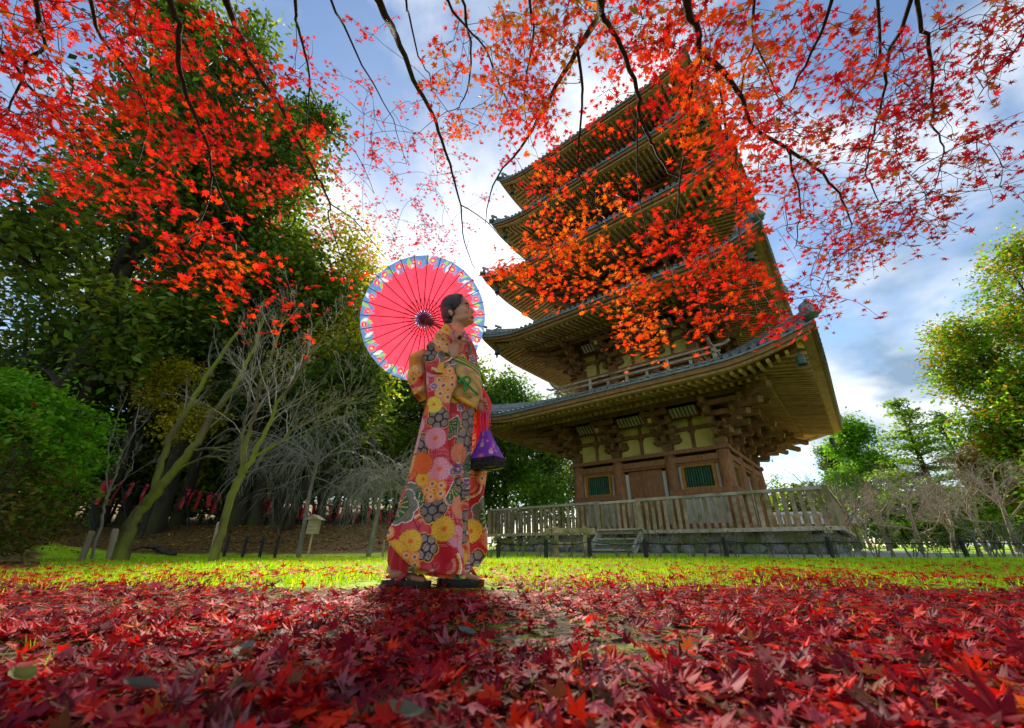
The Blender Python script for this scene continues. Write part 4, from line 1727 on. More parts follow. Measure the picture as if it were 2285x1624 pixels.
# trees left of the pagoda, behind the platform
BACK = [(1075, 34, 13.5, 71, EVERG2, 'behind the purple bag'), (1135, 32, 13, 72, [(0.10, 0.22, 0.03), (0.14, 0.28, 0.04), (0.07, 0.16, 0.03)], 'with the palest green crown left of the pagoda'),
        (1195, 38, 12, 73, EVERG, 'right beside the pagoda wall'), (1255, 42, 14, 74, EVERG2, 'hidden behind the pagoda corner'), (1010, 30, 12, 75, EVERG, 'behind the hanging sleeves'),
        (930, 33, 13, 77, EVERG2, 'left of the kimono')]
for c, Y, h, s, cl, w in BACK:
    leafy_tree('broadleaf_tree', 'dense green tree ' + w, on_ground(c, Y), h, 0.25, (0.0, 0), seed=s, first=0.10, n_limb=12, limb=h * 0.34,
               per=26, spread=0.75, size=0.38, cols=cl, group='trees left of the pagoda', up=0.12)
# right-hand side
for dx, dy, Y, sd, w in ((2262, 590, 24, 81, 'tallest shaggy green tree at the right edge of the picture'), (2150, 735, 27, 86, 'narrower shaggy green tree left of the tallest one')):
    f, h = under(dx, dy, Y)
    leafy_tree('tall_tree', w, f, h, 0.26, (0, 0), seed=sd, first=0.16, n_limb=30, limb=4.4 if sd == 81 else 2.8, per=17, spread=0.62, size=0.32,
               cols=[(0.162, 0.324, 0.019), (0.230, 0.405, 0.024), (0.121, 0.243, 0.019), (0.405, 0.243, 0.027)], flat=0.9, ang=1.1, up=0.08, kids=(5, 5), short=0.35, curve=0.02)
f, h = under(2215, 985, 30)
leafy_tree('orange_tree', 'orange brown autumn tree below the tall shaggy trees', f, h, 0.16, (0, 0), seed=82, first=0.2, n_limb=14, limb=3.0,
           per=40, spread=0.5, size=0.24, cols=[(0.513, 0.216, 0.027), (0.405, 0.243, 0.027), (0.621, 0.324, 0.041)])
f, h = under(1897, 958, 40)
leafy_tree('round_tree', 'round bright green tree left of the conifer on the right', f, h, 0.2, (0, 0), seed=83, first=0.25, n_limb=16, limb=3.0,
           per=34, spread=0.55, size=0.32, cols=[(0.162, 0.365, 0.024), (0.230, 0.459, 0.030), (0.108, 0.257, 0.024)])
f, h = under(1846, 1000, 46)
leafy_tree('dark_pine', 'small dark tree peeping out left of the round green tree', f, h, 0.18, (0, 0), seed=84, first=0.5, n_limb=10, limb=2.2,
           per=34, spread=0.4, size=0.24, cols=EVERG)
leafy_tree('thin_pine', 'thin pine with loose tufts seen right of the pagoda wall', on_ground(1705, 34), 11.5, 0.14, (0, 0), seed=85, first=0.22, n_limb=14, limb=3.0,
           per=9, spread=0.22, size=0.24, cols=[(0.243, 0.351, 0.041), (0.162, 0.270, 0.027)], ang=1.35, up=0.05, kids=(3, 4))


def conifer(label, base, height, rad, seed, cols):
    rng = np.random.default_rng(seed)
    t = thing('conifer_tree', label, 'tree', base, 0, 'layered conifers on the right')
    MB().tube([(0, 0, -0.2), (0, 0, height * 0.5), (0, 0, height)], [0.3, 0.18, 0.02], 9).build('trunk', M['bark_dark'], t)
    out, tips = [], []
    z = height * 0.14
    while z < height * 0.98:
        ln = rad * (1 - (z / height) ** 1.15) + 0.3
        for k in range(6):
            a = rng.uniform(0, 6.28)
            p0 = np.array([0, 0, z + rng.normal(0, 0.15)])
            d = np.array([math.cos(a), math.sin(a), 0.10])
            pts, de = wander(p0, d, ln * rng.uniform(0.7, 1.1), 4, rng, 0.06, 0.01)
            out.append((pts, [0.05, 0.04, 0.03, 0.02, 0.01], 1))
            for f in np.linspace(0.3, 1.0, max(3, int(ln / 0.42))):
                i = min(int(f * 4), 3)
                q = pts[i] * (1 - f * 4 + i) + pts[i + 1] * (f * 4 - i)
                tips.append((q, de))
        z += 0.62
    obj('limbs', wood_mesh('limbs', out, M['bark_dark']), t)
    V, F, C = leaf_cluster(tips, 16, 0.40, 0.30, cols, rng, QUAD_V, 0.28, 0.7)
    tag(obj('crown', np_mesh('crown', V, F, M['leaf_green'], C), t), kind='stuff')


conifer('large layered yellow green conifer behind the bare trees on the right', *under(1995, 885, 33), 5.2, 91, [(0.176, 0.324, 0.022), (0.257, 0.392, 0.027), (0.121, 0.230, 0.019)])
conifer('darker pointed conifer between the large conifer and the tall tree', *under(2085, 915, 37), 4.4, 92, [(0.095, 0.216, 0.032), (0.135, 0.270, 0.032)])


def bare_tree(name, label, base, height, r0, seed, bark, levels=3, kids=(6, 6, 6), lean=(0, 0), limb=None, n_limb=8, first=0.25, ang=0.7, up=0.2,
              grav=0.0, wob=0.16, group=None, path=None, lk=0.55, cat='tree'):
    rng = np.random.default_rng(seed)
    t = thing(name, label, cat, base, 0, group)
    if path is None:
        d = np.array([lean[0], lean[1], 1.0])
        pts, _ = wander((0, 0, -0.15), d / np.linalg.norm(d), height, 7, rng, 0.07)
    else:
        pts = path
    n = len(pts) - 1
    rad = [r0 * (1.5 if k == 0 else 1.0) * (1 - 0.75 * k / n) for k in range(n + 1)]
    obj('trunk', wood_mesh('trunk', [(pts, rad, 3)], M[bark], (3, 4, 6, 10)), t)
    out, tips = [], []
    P = {'levels': levels, 'kids': list(kids), 'ang': 0.75, 'up': up, 'wob': wob, 'lk': lk, 'rk': 0.55, 'grav': grav, 't0': 0.15}
    limbs_from(pts, rad, rng, n_limb, first, 1.0, ang, limb or height * 0.45, out, levels - 1, tips, P)
    obj('limbs', wood_mesh('limbs', out, M[bark], (3, 3, 5, 6)), t)
    return t, tips


# distant park trees closing the horizon on the right
for k, c in enumerate((1700, 1775, 1850, 1925, 2000, 2075, 2150, 2225, 2300)):
    leafy_tree('park_tree', 'far-off low green park tree closing the horizon on the right', on_ground(c, 62 + 5 * (k % 3)), 5.5 + (k * 37 % 5) * 0.5, 0.2, (0, 0), seed=700 + k, first=0.04, n_limb=10, limb=4.4,
               per=12, spread=0.9, size=0.7, cols=EVERG2 if k % 2 else EVERG, group='distant park trees', up=0.2)


# pinkish grey bare cherries on the far right
M['twig_mauve'] = pmat('twig_mauve', (0.20, 0.15, 0.125), (0.34, 0.26, 0.22), 4, 0.9)
CH = [(1915, 19, 4.6, 'nearest to the fence corner'), (1985, 22, 4.8, 'behind the two distant visitors'), (2060, 20, 4.6, 'in the middle of the bare row'),
      (2130, 23, 5.0, 'below the large conifer'), (2205, 20, 4.6, 'below the orange tree'), (2275, 18, 4.4, 'at the right edge of the picture'), (1945, 27, 5.2, 'at the back of the row')]
CHERRY = []
for k, (c, Y, h, w) in enumerate(CH):
    if k >= 3:                                # later trees share the wood of the first three, turned and scaled
        src = CHERRY[k % 3]
        t = thing('bare_cherry', 'leafless grey cherry tree ' + w, 'tree', on_ground(c, Y), 1.3 * k, 'bare cherry trees on the right')
        t.scale = (0.95 + 0.03 * k,) * 3
        for ch in src.children:
            q = ch.copy()
            COL.objects.link(q)
            q.parent = t
        continue
    _t, _ = bare_tree('bare_cherry', 'leafless grey cherry tree ' + w, on_ground(c, Y), h * 0.55, 0.11, 120 + k, 'twig_mauve', 4, (5, 7, 6, 5), n_limb=10, first=0.3,
              limb=h * 0.72, ang=0.95, up=0.12, wob=0.2, group='bare cherry trees on the right')
    CHERRY.append(_t)


# ---- the two slender trees on the lawn, traced
def traced(name, label, stems, seed, bark, Y, twigs, twig_bark='bark_grey', twig_len=1.1):
    rng = np.random.default_rng(seed)
    b = at(stems[0][0][0], stems[0][0][1], Y)
    gzb = float(gz(np.array(b[0]), np.array(b[1])))
    t = thing(name, label, 'tree', (b[0], b[1], gzb))
    o = np.array([b[0], b[1], gzb])
    out, tips = [], []
    for k, st in enumerate(stems):
        pts, rad = [], []
        for q in st:
            p = at(q[0], q[1], Y + (q[3] if len(q) > 3 else 0)) - o
            pts.append(p)
            rad.append(q[2])
        if k == 0:
            pts[0] = np.array([pts[0][0], pts[0][1], -0.1])
        # smooth by inserting midpoints with a little wander
        fine, fr = [], []
        for i in range(len(pts) - 1):
            for s in np.linspace(0, 1, 4, endpoint=False):
                p0, p1, p2, p3 = pts[max(i - 1, 0)], pts[i], pts[i + 1], pts[min(i + 2, len(pts) - 1)]
                c = 0.5 * (2 * p1 + (p2 - p0) * s + (2 * p0 - 5 * p1 + 4 * p2 - p3) * s ** 2 + (3 * p1 - p0 - 3 * p2 + p3) * s ** 3)
                fine.append(c + rng.normal(0, 0.010, 3) * (i + s > 0.4))
                fr.append((rad[i] * (1 - s) + rad[i + 1] * s) * rng.uniform(0.94, 1.06))
        fine.append(pts[-1]); fr.append(rad[-1])
        obj('trunk' if k == 0 else 'stem', wood_mesh('stem', [(fine, fr, 3)], M[bark], (3, 4, 6, 12)), t)
        if k > 0 or len(stems) == 1:
            P = {'levels': 3, 'kids': [5, 5, 5], 'ang': 0.6, 'up': 0.22, 'wob': 0.12, 'lk': 0.55, 'rk': 0.4, 't0': 0.2}
            limbs_from(fine, fr, rng, twigs, 0.35, 1.0, 0.65, twig_len, out, 2, tips, P)
    obj('twigs', wood_mesh('twigs', out, M[twig_bark], (3, 3, 4, 5)), t)
    return t


traced('mossy_tree', 'forked leaning tree with mossy yellow green bark on the lawn at left',
       [[(265, 1256, 0.1155), (283, 1195, 0.0891), (303, 1152, 0.0792), (330, 1120, 0.0759), (352, 1093, 0.0792)],
        [(340, 1108, 0.0594), (352, 1062, 0.0495), (371, 994, 0.0462), (396, 950, 0.0429), (424, 906, 0.0396), (455, 852, 0.0343), (487, 799, 0.0297), (531, 743, 0.0231), (575, 690, 0.0132)],
        [(345, 1100, 0.0693), (378, 1062, 0.0627), (408, 1025, 0.0607), (440, 985, 0.0561), (471, 930, 0.0495), (505, 885, 0.0429), (531, 850, 0.0363), (555, 800, 0.0297), (571, 766, 0.0264), (590, 700, 0.0132)],
        [(418, 1010, 0.0231), (452, 1000, 0.0198), (490, 1003, 0.0172), (524, 1020, 0.0106)],
        [(372, 1068, 0.0211), (420, 1035, 0.0185), (465, 1020, 0.0158), (500, 1026, 0.0119), (528, 1036, 0.0079)]], 201, 'bark_mossy', 6.4, 7, 'bark_grey', 0.8)
traced('slender_tree', 'slender tree with several rising stems right of the forked mossy tree',
       [[(468, 1266, 0.0561), (488, 1205, 0.0436), (504, 1146, 0.0422), (523, 1088, 0.0436), (547, 1046, 0.0409)],
        [(540, 1056, 0.0297), (549, 985, 0.0238), (566, 930, 0.0211), (582, 853, 0.0185), (622, 751, 0.0132), (652, 648, 0.0066)],
        [(545, 1048, 0.0330), (566, 1020, 0.0277), (593, 963, 0.0238), (622, 901, 0.0211), (677, 813, 0.0158), (728, 740, 0.0092), (760, 690, 0.0040)],
        [(560, 1026, 0.0198), (578, 1012, 0.0172), (625, 985, 0.0145), (664, 951, 0.0119), (742, 900, 0.0066), (800, 870, 0.0040)],
        [(535, 1066, 0.0198), (540, 1000, 0.0145), (545, 940, 0.0119), (560, 850, 0.0079), (570, 770, 0.0046)]], 202, 'bark_mossy', 5.0, 13, 'twig_pale', 1.15)
# sapling with splayed pale stems by the stakes
traced('sapling', 'thin pale sapling with splayed stems left of the forked tree',
       [[(211, 1238, .022), (222, 1180, .02), (232, 1130, .018), (243, 1100, .02)],
        [(242, 1102, .014), (238, 1050, .012), (246, 1000, .010), (262, 930, .007), (285, 880, .004)],
        [(243, 1100, .015), (258, 1060, .014), (270, 1020, .013), (300, 960, .009), (310, 900, .005)],
        [(244, 1098, .010), (275, 1072, .009), (296, 1040, .007), (296, 1005, .004)]], 203, 'bark_grey', 7.0, 6, 'bark_grey', 0.6)


# weeping bare trees with pale drooping twigs
def weeping(label, base_col, Y, top, seed, reach):
    b = on_ground(base_col[0], Y)
    t = thing('weeping_tree', label, 'tree', b, 0, 'pale weeping trees')
    rng = np.random.default_rng(seed)
    e = at(top[0], top[1], Y) - b
    pts = [np.array([0, 0, -0.1]), e * 0.3 + rng.normal(0, 0.03, 3), e * 0.65 + rng.normal(0, 0.03, 3), e]
    rad = [0.06, 0.045, 0.04, 0.035]
    obj('trunk', wood_mesh('trunk', [(pts, rad, 3)], M['bark_grey'], (3, 4, 6, 10)), t)
    out = []
    for k in range(17):
        a = rng.uniform(0, 6.28)
        d = np.array([math.cos(a), math.sin(a) * 0.6, rng.uniform(0.15, 0.9)])
        d /= np.linalg.norm(d)
        arc, de = wander(e * rng.uniform(0.75, 1.0), d, reach * rng.uniform(0.6, 1.15), 7, rng, 0.10, 0.13)
        out.append((arc, list(np.linspace(0.016, 0.005, 8)), 1))
        for q in range(2, 8):
            for _ in range(3):
                dd = de * 0.5 + rng.normal(0, 0.5, 3)
                tw, dn = wander(arc[q], dd / np.linalg.norm(dd), rng.uniform(0.4, 1.0), 5, rng, 0.10, 0.28)
                out.append((tw, list(np.linspace(0.0055, 0.002, 6)), 0))
                for j in (2, 4):
                    d3 = dn + rng.normal(0, 0.6, 3)
                    t3, _ = wander(tw[j], d3 / np.linalg.norm(d3), rng.uniform(0.2, 0.5), 3, rng, 0.1, 0.3)
                    out.append((t3, [0.003, 0.0025, 0.002, 0.0015], 0))
    obj('twigs', wood_mesh('twigs', out, M['twig_pale'], (3, 4, 5, 6)), t)


weeping('pale weeping tree with drooping bare twigs left of the lantern post', (668, 1240), 9.4, (712, 1010), 301, 1.9)
weeping('pale weeping tree with drooping bare twigs close behind the walker', (822, 1240), 9.4, (862, 1060), 302, 1.3)

# ------------------------------------------------------------------ the azalea bush at the left edge
def make_bush():
    rng = np.random.default_rng(77)
    base = np.array([-6.95, 4.7, 0.0])
    t = thing('azalea_bush', 'large clipped green azalea bush flecked with red leaves at the left edge', 'bush', base)
    out, tips = [], []
    for k in range(46):
        a = rng.uniform(0, 6.28)
        p = np.array([math.cos(a) * rng.uniform(0, 0.9), math.sin(a) * rng.uniform(0, 0.7), -0.1])
        d = np.array([math.cos(a) * rng.uniform(0.05, 0.8), math.sin(a) * rng.uniform(0.05, 0.6), 1.0])
        grow(p, d / np.linalg.norm(d), rng.uniform(0.9, 1.5), 0.016, 2, rng, out, tips, {'levels': 2, 'kids': [5, 5], 'ang': 0.7, 'up': 0.15, 'wob': 0.15, 'lk': 0.5, 'rk': 0.6})
    obj('stems', wood_mesh('stems', out, M['bark_dark'], (3, 4, 5)), t)
    # foliage: clipped shell, denser and brighter on top, twiggy inside lower down
    n = 42000
    a = rng.uniform(0, 6.28, n)
    hz = rng.uniform(0, 1, n) ** 0.8
    rx = 1.62 * (1 - np.abs(2 * hz - 0.82) ** 3.0 * 0.45)
    lump = 0.97 + 0.13 * np.sin(a * 5 + hz * 7 + 1.0) * np.sin(hz * 9 + a * 2) + 0.10 * np.sin(a * 11 - hz * 13) + 0.05 * np.sin(a * 23 + hz * 31)
    rad = rx * lump * (1 - np.abs(rng.normal(0, 0.10, n)))
    P = np.column_stack([np.cos(a) * rad, np.sin(a) * rad * 0.95, 0.06 + hz * 2.15 + 0.10 * np.sin(a * 4) * hz])
    topm = rng.uniform(0, 1, n) < 0.28
    rr = np.sqrt(rng.uniform(0, 1, n)) * 1.25
    P[topm] = np.column_stack([np.cos(a) * rr, np.sin(a) * rr, 2.12 - 0.34 * rr ** 2 + 0.16 * np.sin(a * 4 + rr * 5) * np.sin(a * 2 + rr * 9) + 0.08 * np.sin(a * 9 + rr * 14) + rng.normal(0, 0.06, n)])[topm]
    shoot = rng.uniform(0, 1, n) < 0.10
    P[shoot] += (P[shoot] - [0, 0, 1.0]) * rng.uniform(0.02, 0.16, (shoot.sum(), 1))
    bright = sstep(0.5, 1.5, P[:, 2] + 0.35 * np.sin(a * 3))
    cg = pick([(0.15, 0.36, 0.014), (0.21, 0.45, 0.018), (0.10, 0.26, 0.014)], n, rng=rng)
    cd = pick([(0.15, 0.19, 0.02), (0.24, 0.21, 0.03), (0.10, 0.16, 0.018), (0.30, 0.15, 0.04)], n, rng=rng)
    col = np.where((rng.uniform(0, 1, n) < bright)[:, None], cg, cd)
    red = rng.uniform(0, 1, n) < 0.012
    col[red] = (0.45, 0.02, 0.015)
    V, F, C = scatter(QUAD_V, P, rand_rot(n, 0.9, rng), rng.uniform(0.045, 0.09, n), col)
    tag(obj('foliage', np_mesh('foliage', V, F, M['leaf_green'], C), t), kind='stuff')


make_bush()


# ------------------------------------------------------------------ pipe fence with red banners behind the bank
def fence_pt(c):
    """depth of the pipe fence at picture column c"""
    return float(np.interp(c, [120, 200, 664, 900, 1000], [11.6, 12.0, 15.5, 19.0, 21]))


M['pipe'] = pmat('dark_pipe', (0.010, 0.012, 0.010), (0.025, 0.028, 0.022), 10, 0.6)
M['banner'] = pmat('red_banner', (0.42, 0.010, 0.018), (0.58, 0.022, 0.030), 3, 0.8, 0.2, c3=(0.50, 0.12, 0.13), s3=9, t3=(0.52, 0.62), rnd=0.15)


def top_z(c, low=False):
    y = np.interp(c, [199, 664, 890], [1126, 1161, 1172] if low else [1074, 1122, 1142])
    return at(c, y, fence_pt(c))


def make_banners():
    cols = [130, 199, 270, 340, 410, 480, 555, 625, 700, 770, 840, 900, 960]
    p0 = on_ground(cols[0], fence_pt(cols[0]))
    root = thing('pipe_fence', 'dark pipe fence running behind the wooded bank', 'fence', p0)
    for low in (False, True):
        pts = [top_z(c, low) - p0 for c in cols]
        MB().tube(pts, 0.024, 6).build('rail', M['pipe'], root)
    for c in cols:
        q = top_z(c) - p0
        g = on_ground(c, fence_pt(c)) - p0
        MB().tube([(g[0], g[1], g[2] - 0.1), (q[0], q[1], q[2] + 0.04)], 0.026, 6).build('post', M['pipe'], root)
    xs = [600, 640, 690, 760, 840, 890, 950, 1080, 1110, 1150, 1205, 1250, 1370, 1410, 1470, 1520, 1555, 1600, 1720, 1745, 1800, 1850, 1890, 1940, 1970, 2005, 2045, 2110, 2170, 2240]
    for i, x in enumerate(xs):
        c = x * 0.3904
        q = top_z(c)
        L_ = RR.uniform(0.50, 0.78)
        w = RR.uniform(0.11, 0.17)
        o = thing('banner', 'narrow red cloth banner tied to the pipe fence behind the bank', 'banner', (q[0], q[1] - 0.03, q[2] + RR.uniform(0.02, 0.12)), RR.uniform(-0.5, 0.5), 'red banners on the pipe fence')
        mb = MB()
        n = 9
        f1, f2 = RR.uniform(0, 6), RR.uniform(-0.10, 0.10)
        for k in range(n):
            t = k / (n - 1)
            ww = w * (1 - 0.25 * t) / 2
            cx = f2 * t + 0.02 * math.sin(f1 + 5 * t)
            y = -0.035 * math.sin(f1 + 6 * t) - 0.03 * t
            for s in (-1, -0.33, 0.33, 1):
                mb.v.append((cx + s * ww, y + 0.015 * math.cos(s * 5 + f1), -t * L_))
        for k in range(n - 1):
            for s in range(3):
                a = k * 4 + s
                mb.f.append((a, a + 1, a + 5, a + 4))
        ob_ = mb.build('cloth', M['banner'], o, True)
        md = ob_.modifiers.new('thick', 'SOLIDIFY')
        md.thickness = 0.004
        MB().tube([(-0.01, 0, 0.0), (0, 0.02, 0.03), (0.01, 0.03, 0.0)], 0.006, 5).build('tie', M['banner'], o)


make_banners()

# ------------------------------------------------------------------ stakes, lantern post, bamboo
M['stake_wood'] = pmat('stake_wood', (0.26, 0.19, 0.12), (0.40, 0.31, 0.21), 8, 0.85, 0.3, (1, 1, 0.3), c3=(0.18, 0.15, 0.09), s3=3, bscale=50)
M['lantern_wood'] = pmat('lantern_wood', (0.34, 0.27, 0.14), (0.48, 0.40, 0.24), 10, 0.8, 0.2)


def stake(label, foot, top, Y, r):
    b = on_ground(foot[0], Y)
    e = at(top[0], top[1], Y) - b
    o = thing('tree_stake', label, 'stake', b, 0, 'wooden tree stakes')
    MB().tube([(0, 0, -0.12), e * 0.96, e], [r, r, r * 0.82], 9).build('shaft', M['stake_wood'], o)
    MB().tube([e - np.array([0, 0, 0.002]), e + np.array([0, 0, 0.006])], [r * 0.8, r * 0.6], 9).build('cut_end', M['lantern_wood'], o)


stake('round wooden stake left of the pale sapling', (190, 1240), (205, 1185), 7.0, 0.045)
stake('round wooden stake left of the forked mossy tree', (252, 1235), (258, 1180), 7.3, 0.045)
stake('round wooden stake leaning on the slender tree', (478, 1225), (491, 1165), 5.3, 0.035)
stake('thin stake in the grass left of the walker', (855, 1238), (857, 1205), 9.6, 0.025)


def lantern_post():
    b = on_ground(688, 9.2)
    o = thing('lantern_post', 'small roofed wooden box on a thin post in front of the bank', 'lantern', b)
    e = at(697, 1190, 9.2) - b
    MB().tube([(0, 0, -0.1), (e[0], e[1], e[2])], 0.024, 8).build('post', M['lantern_wood'], o)
    MB().box((e[0], e[1], e[2] + 0.13), (0.20, 0.17, 0.28)).build('box', M['lantern_wood'], o)
    bx = o.children[-1]
    rf = MB()
    rf.prism([(e[0] - 0.17, e[2] + 0.27), (e[0] + 0.17, e[2] + 0.27), (e[0], e[2] + 0.37)], 'y', e[1] - 0.14, e[1] + 0.14)
    rf.build('roof', M['stake_wood'], o)
    for z in (0.06, 0.13, 0.20):
        MB().box((e[0], e[1] - 0.088, e[2] + z), (0.16, 0.01, 0.02)).build('slat', M['stake_wood'], bx)


lantern_post()


def fallen_log():
    a, b = on_ground(326, 10.6), on_ground(392, 9.7)
    o = thing('fallen_branch', 'fallen branch lying on the leafy bank behind the forked tree', 'branch', a)
    d = b - a
    MB().tube([(0, 0, 0.12), tuple(d * 0.5 + [0, 0, 0.10]), tuple(d + [0, 0, 0.05])], [0.035, 0.06, 0.05], 8).build('limb', M['bark_dark'], o)
    MB().tube([tuple(d * 0.3 + [0, 0, 0.1]), tuple(d * 0.35 + [0.05, -0.5, 0.12]), tuple(d * 0.4 + [0.0, -0.9, 0.03])], [0.03, 0.022, 0.012], 6).build('side_branch', M['bark_dark'], o)


fallen_log()


# ------------------------------------------------------------------ low building far behind the fence, visitors
def storehouse():
    b = on_ground(1770, 46)
    o = thing('storehouse', 'low white walled building with grey roof seen through the pickets', 'building', b, -0.3)
    MB().box((0, 2, 1.1), (13, 4, 2.2)).build('wall', M['white_plaster'], o)
    for q in range(9):
        MB().box((-6 + q * 1.5, -0.04, 1.1), (0.14, 0.14, 2.2)).build('timber', M['wood_red'], o)
    MB().box((0, -0.05, 2.2), (13.4, 0.2, 0.25)).build('beam', M['wood_red'], o)
    MB().prism([(-0.9, 2.3), (4.9, 2.3), (2, 3.7)], 'x', -7, 7).build('roof', M['tile'], o)


storehouse()


def visitor(label, c, Y, h, coat, seed):
    b = on_ground(c, Y)
    m1 = pmat('coat', tuple(k * 0.8 for k in coat), coat, 5, 0.9)
    m2 = pmat('skin_far', (0.42, 0.25, 0.17), (0.48, 0.30, 0.2), 5, 0.7)
    o = thing('person', label, 'person', b, seed * 0.7)
    s = h / 1.7
    mb = MB()
    for sx in (-1, 1):
        mb.tube([(sx * 0.10 * s, 0.02, 0.0), (sx * 0.10 * s, 0, 0.45 * s), (sx * 0.08 * s, 0, 0.85 * s)], [0.05 * s, 0.06 * s, 0.09 * s], 8)
        mb.tube([(sx * 0.19 * s, 0, 1.38 * s), (sx * 0.25 * s, -0.02, 1.1 * s), (sx * 0.22 * s, -0.14, 0.9 * s)], [0.06 * s, 0.05 * s, 0.035 * s], 8)
    mb.lathe([(0.13 * s, 0.8 * s), (0.17 * s, 0.95 * s), (0.16 * s, 1.15 * s), (0.20 * s, 1.36 * s), (0.10 * s, 1.45 * s), (0.05 * s, 1.5 * s), (0.09 * s, 1.56 * s), (0.10 * s, 1.63 * s), (0.05 * s, 1.71 * s)], (0, 0, 0), 12)
    body = mb.build('body', m1, o, True)
    MB().lathe([(0.04 * s, 1.50 * s), (0.097 * s, 1.56 * s), (0.105 * s, 1.63 * s), (0.05 * s, 1.68 * s)], (0, -0.015, 0), 12).build('face', m2, o, True)
    MB().lathe([(0.11 * s, 1.60 * s), (0.112 * s, 1.66 * s), (0.055 * s, 1.73 * s)], (0, 0.018, 0), 12).build('hair', M['black_post'], o, True)


visitor('distant visitor in a blue jacket beyond the rope fence on the right', 1987, 40.0, 1.62, (0.03, 0.07, 0.16), 1)
visitor('distant visitor in dark clothes walking near the right edge', 2222, 36.0, 1.62, (0.02, 0.02, 0.025), 3)

# ------------------------------------------------------------------ overhanging maples
RED = [(0.80, 0.030, 0.012), (0.66, 0.018, 0.014), (0.88, 0.075, 0.012), (0.55, 0.012, 0.020)]
ORA = [(0.90, 0.15, 0.012), (0.85, 0.085, 0.010), (0.92, 0.24, 0.015), (0.80, 0.045, 0.012)]
CRI = [(0.58, 0.018, 0.030), (0.70, 0.022, 0.034), (0.42, 0.02, 0.028), (0.44, 0.14, 0.018), (0.75, 0.04, 0.025)]
PNK = [(0.70, 0.05, 0.06), (0.62, 0.06, 0.04), (0.75, 0.12, 0.04), (0.50, 0.03, 0.05)]
MIX = [(0.80, 0.05, 0.012), (0.72, 0.12, 0.012), (0.50, 0.16, 0.02), (0.62, 0.025, 0.014), (0.42, 0.22, 0.02)]

LIMBS_L = [
    ([(507, 0), (531, 66), (560, 139), (593, 190), (630, 242), (659, 304), (688, 359), (718, 414), (736, 454), (732, 487), (743, 523), (762, 580)], 2.9, 4.2, .017, .0035),
    ([(736, 454), (791, 490), (835, 545), (870, 590)], 3.9, 4.6, .006, .002),
    ([(381, 0), (399, 55), (399, 139), (414, 205), (439, 264), (461, 322), (470, 355), (469, 414), (454, 476), (421, 542)], 2.7, 3.1, .013, .003),
    ([(470, 380), (500, 450), (535, 520), (590, 600), (640, 660)], 3.0, 2.9, .006, .002),
    ([(79, 0), (84, 55), (101, 99), (59, 143), (48, 176), (29, 227), (-20, 290)], 2.8, 3.2, .009, .003),
    ([(657, 0), (663, 59), (681, 121), (692, 190), (685, 256), (681, 322)], 3.1, 3.6, .009, .003),
    ([(692, 190), (710, 234), (732, 289), (791, 337), (835, 432)], 3.3, 4.2, .007, .002),
    ([(399, 80), (450, 154), (509, 194), (564, 253), (622, 293)], 2.8, 3.4, .006, .002),
    ([(200, -20), (230, 90), (300, 180), (330, 280), (300, 380)], 3.2, 3.8, .010, .003),
    ([(742, 0), (768, 55), (808, 146), (845, 205), (874, 264), (889, 311), (907, 366)], 3.4, 4.6, .008, .002),
    ([(-30, 60), (60, 180), (140, 280), (180, 360)], 3.0, 3.4, .008, .003),
]
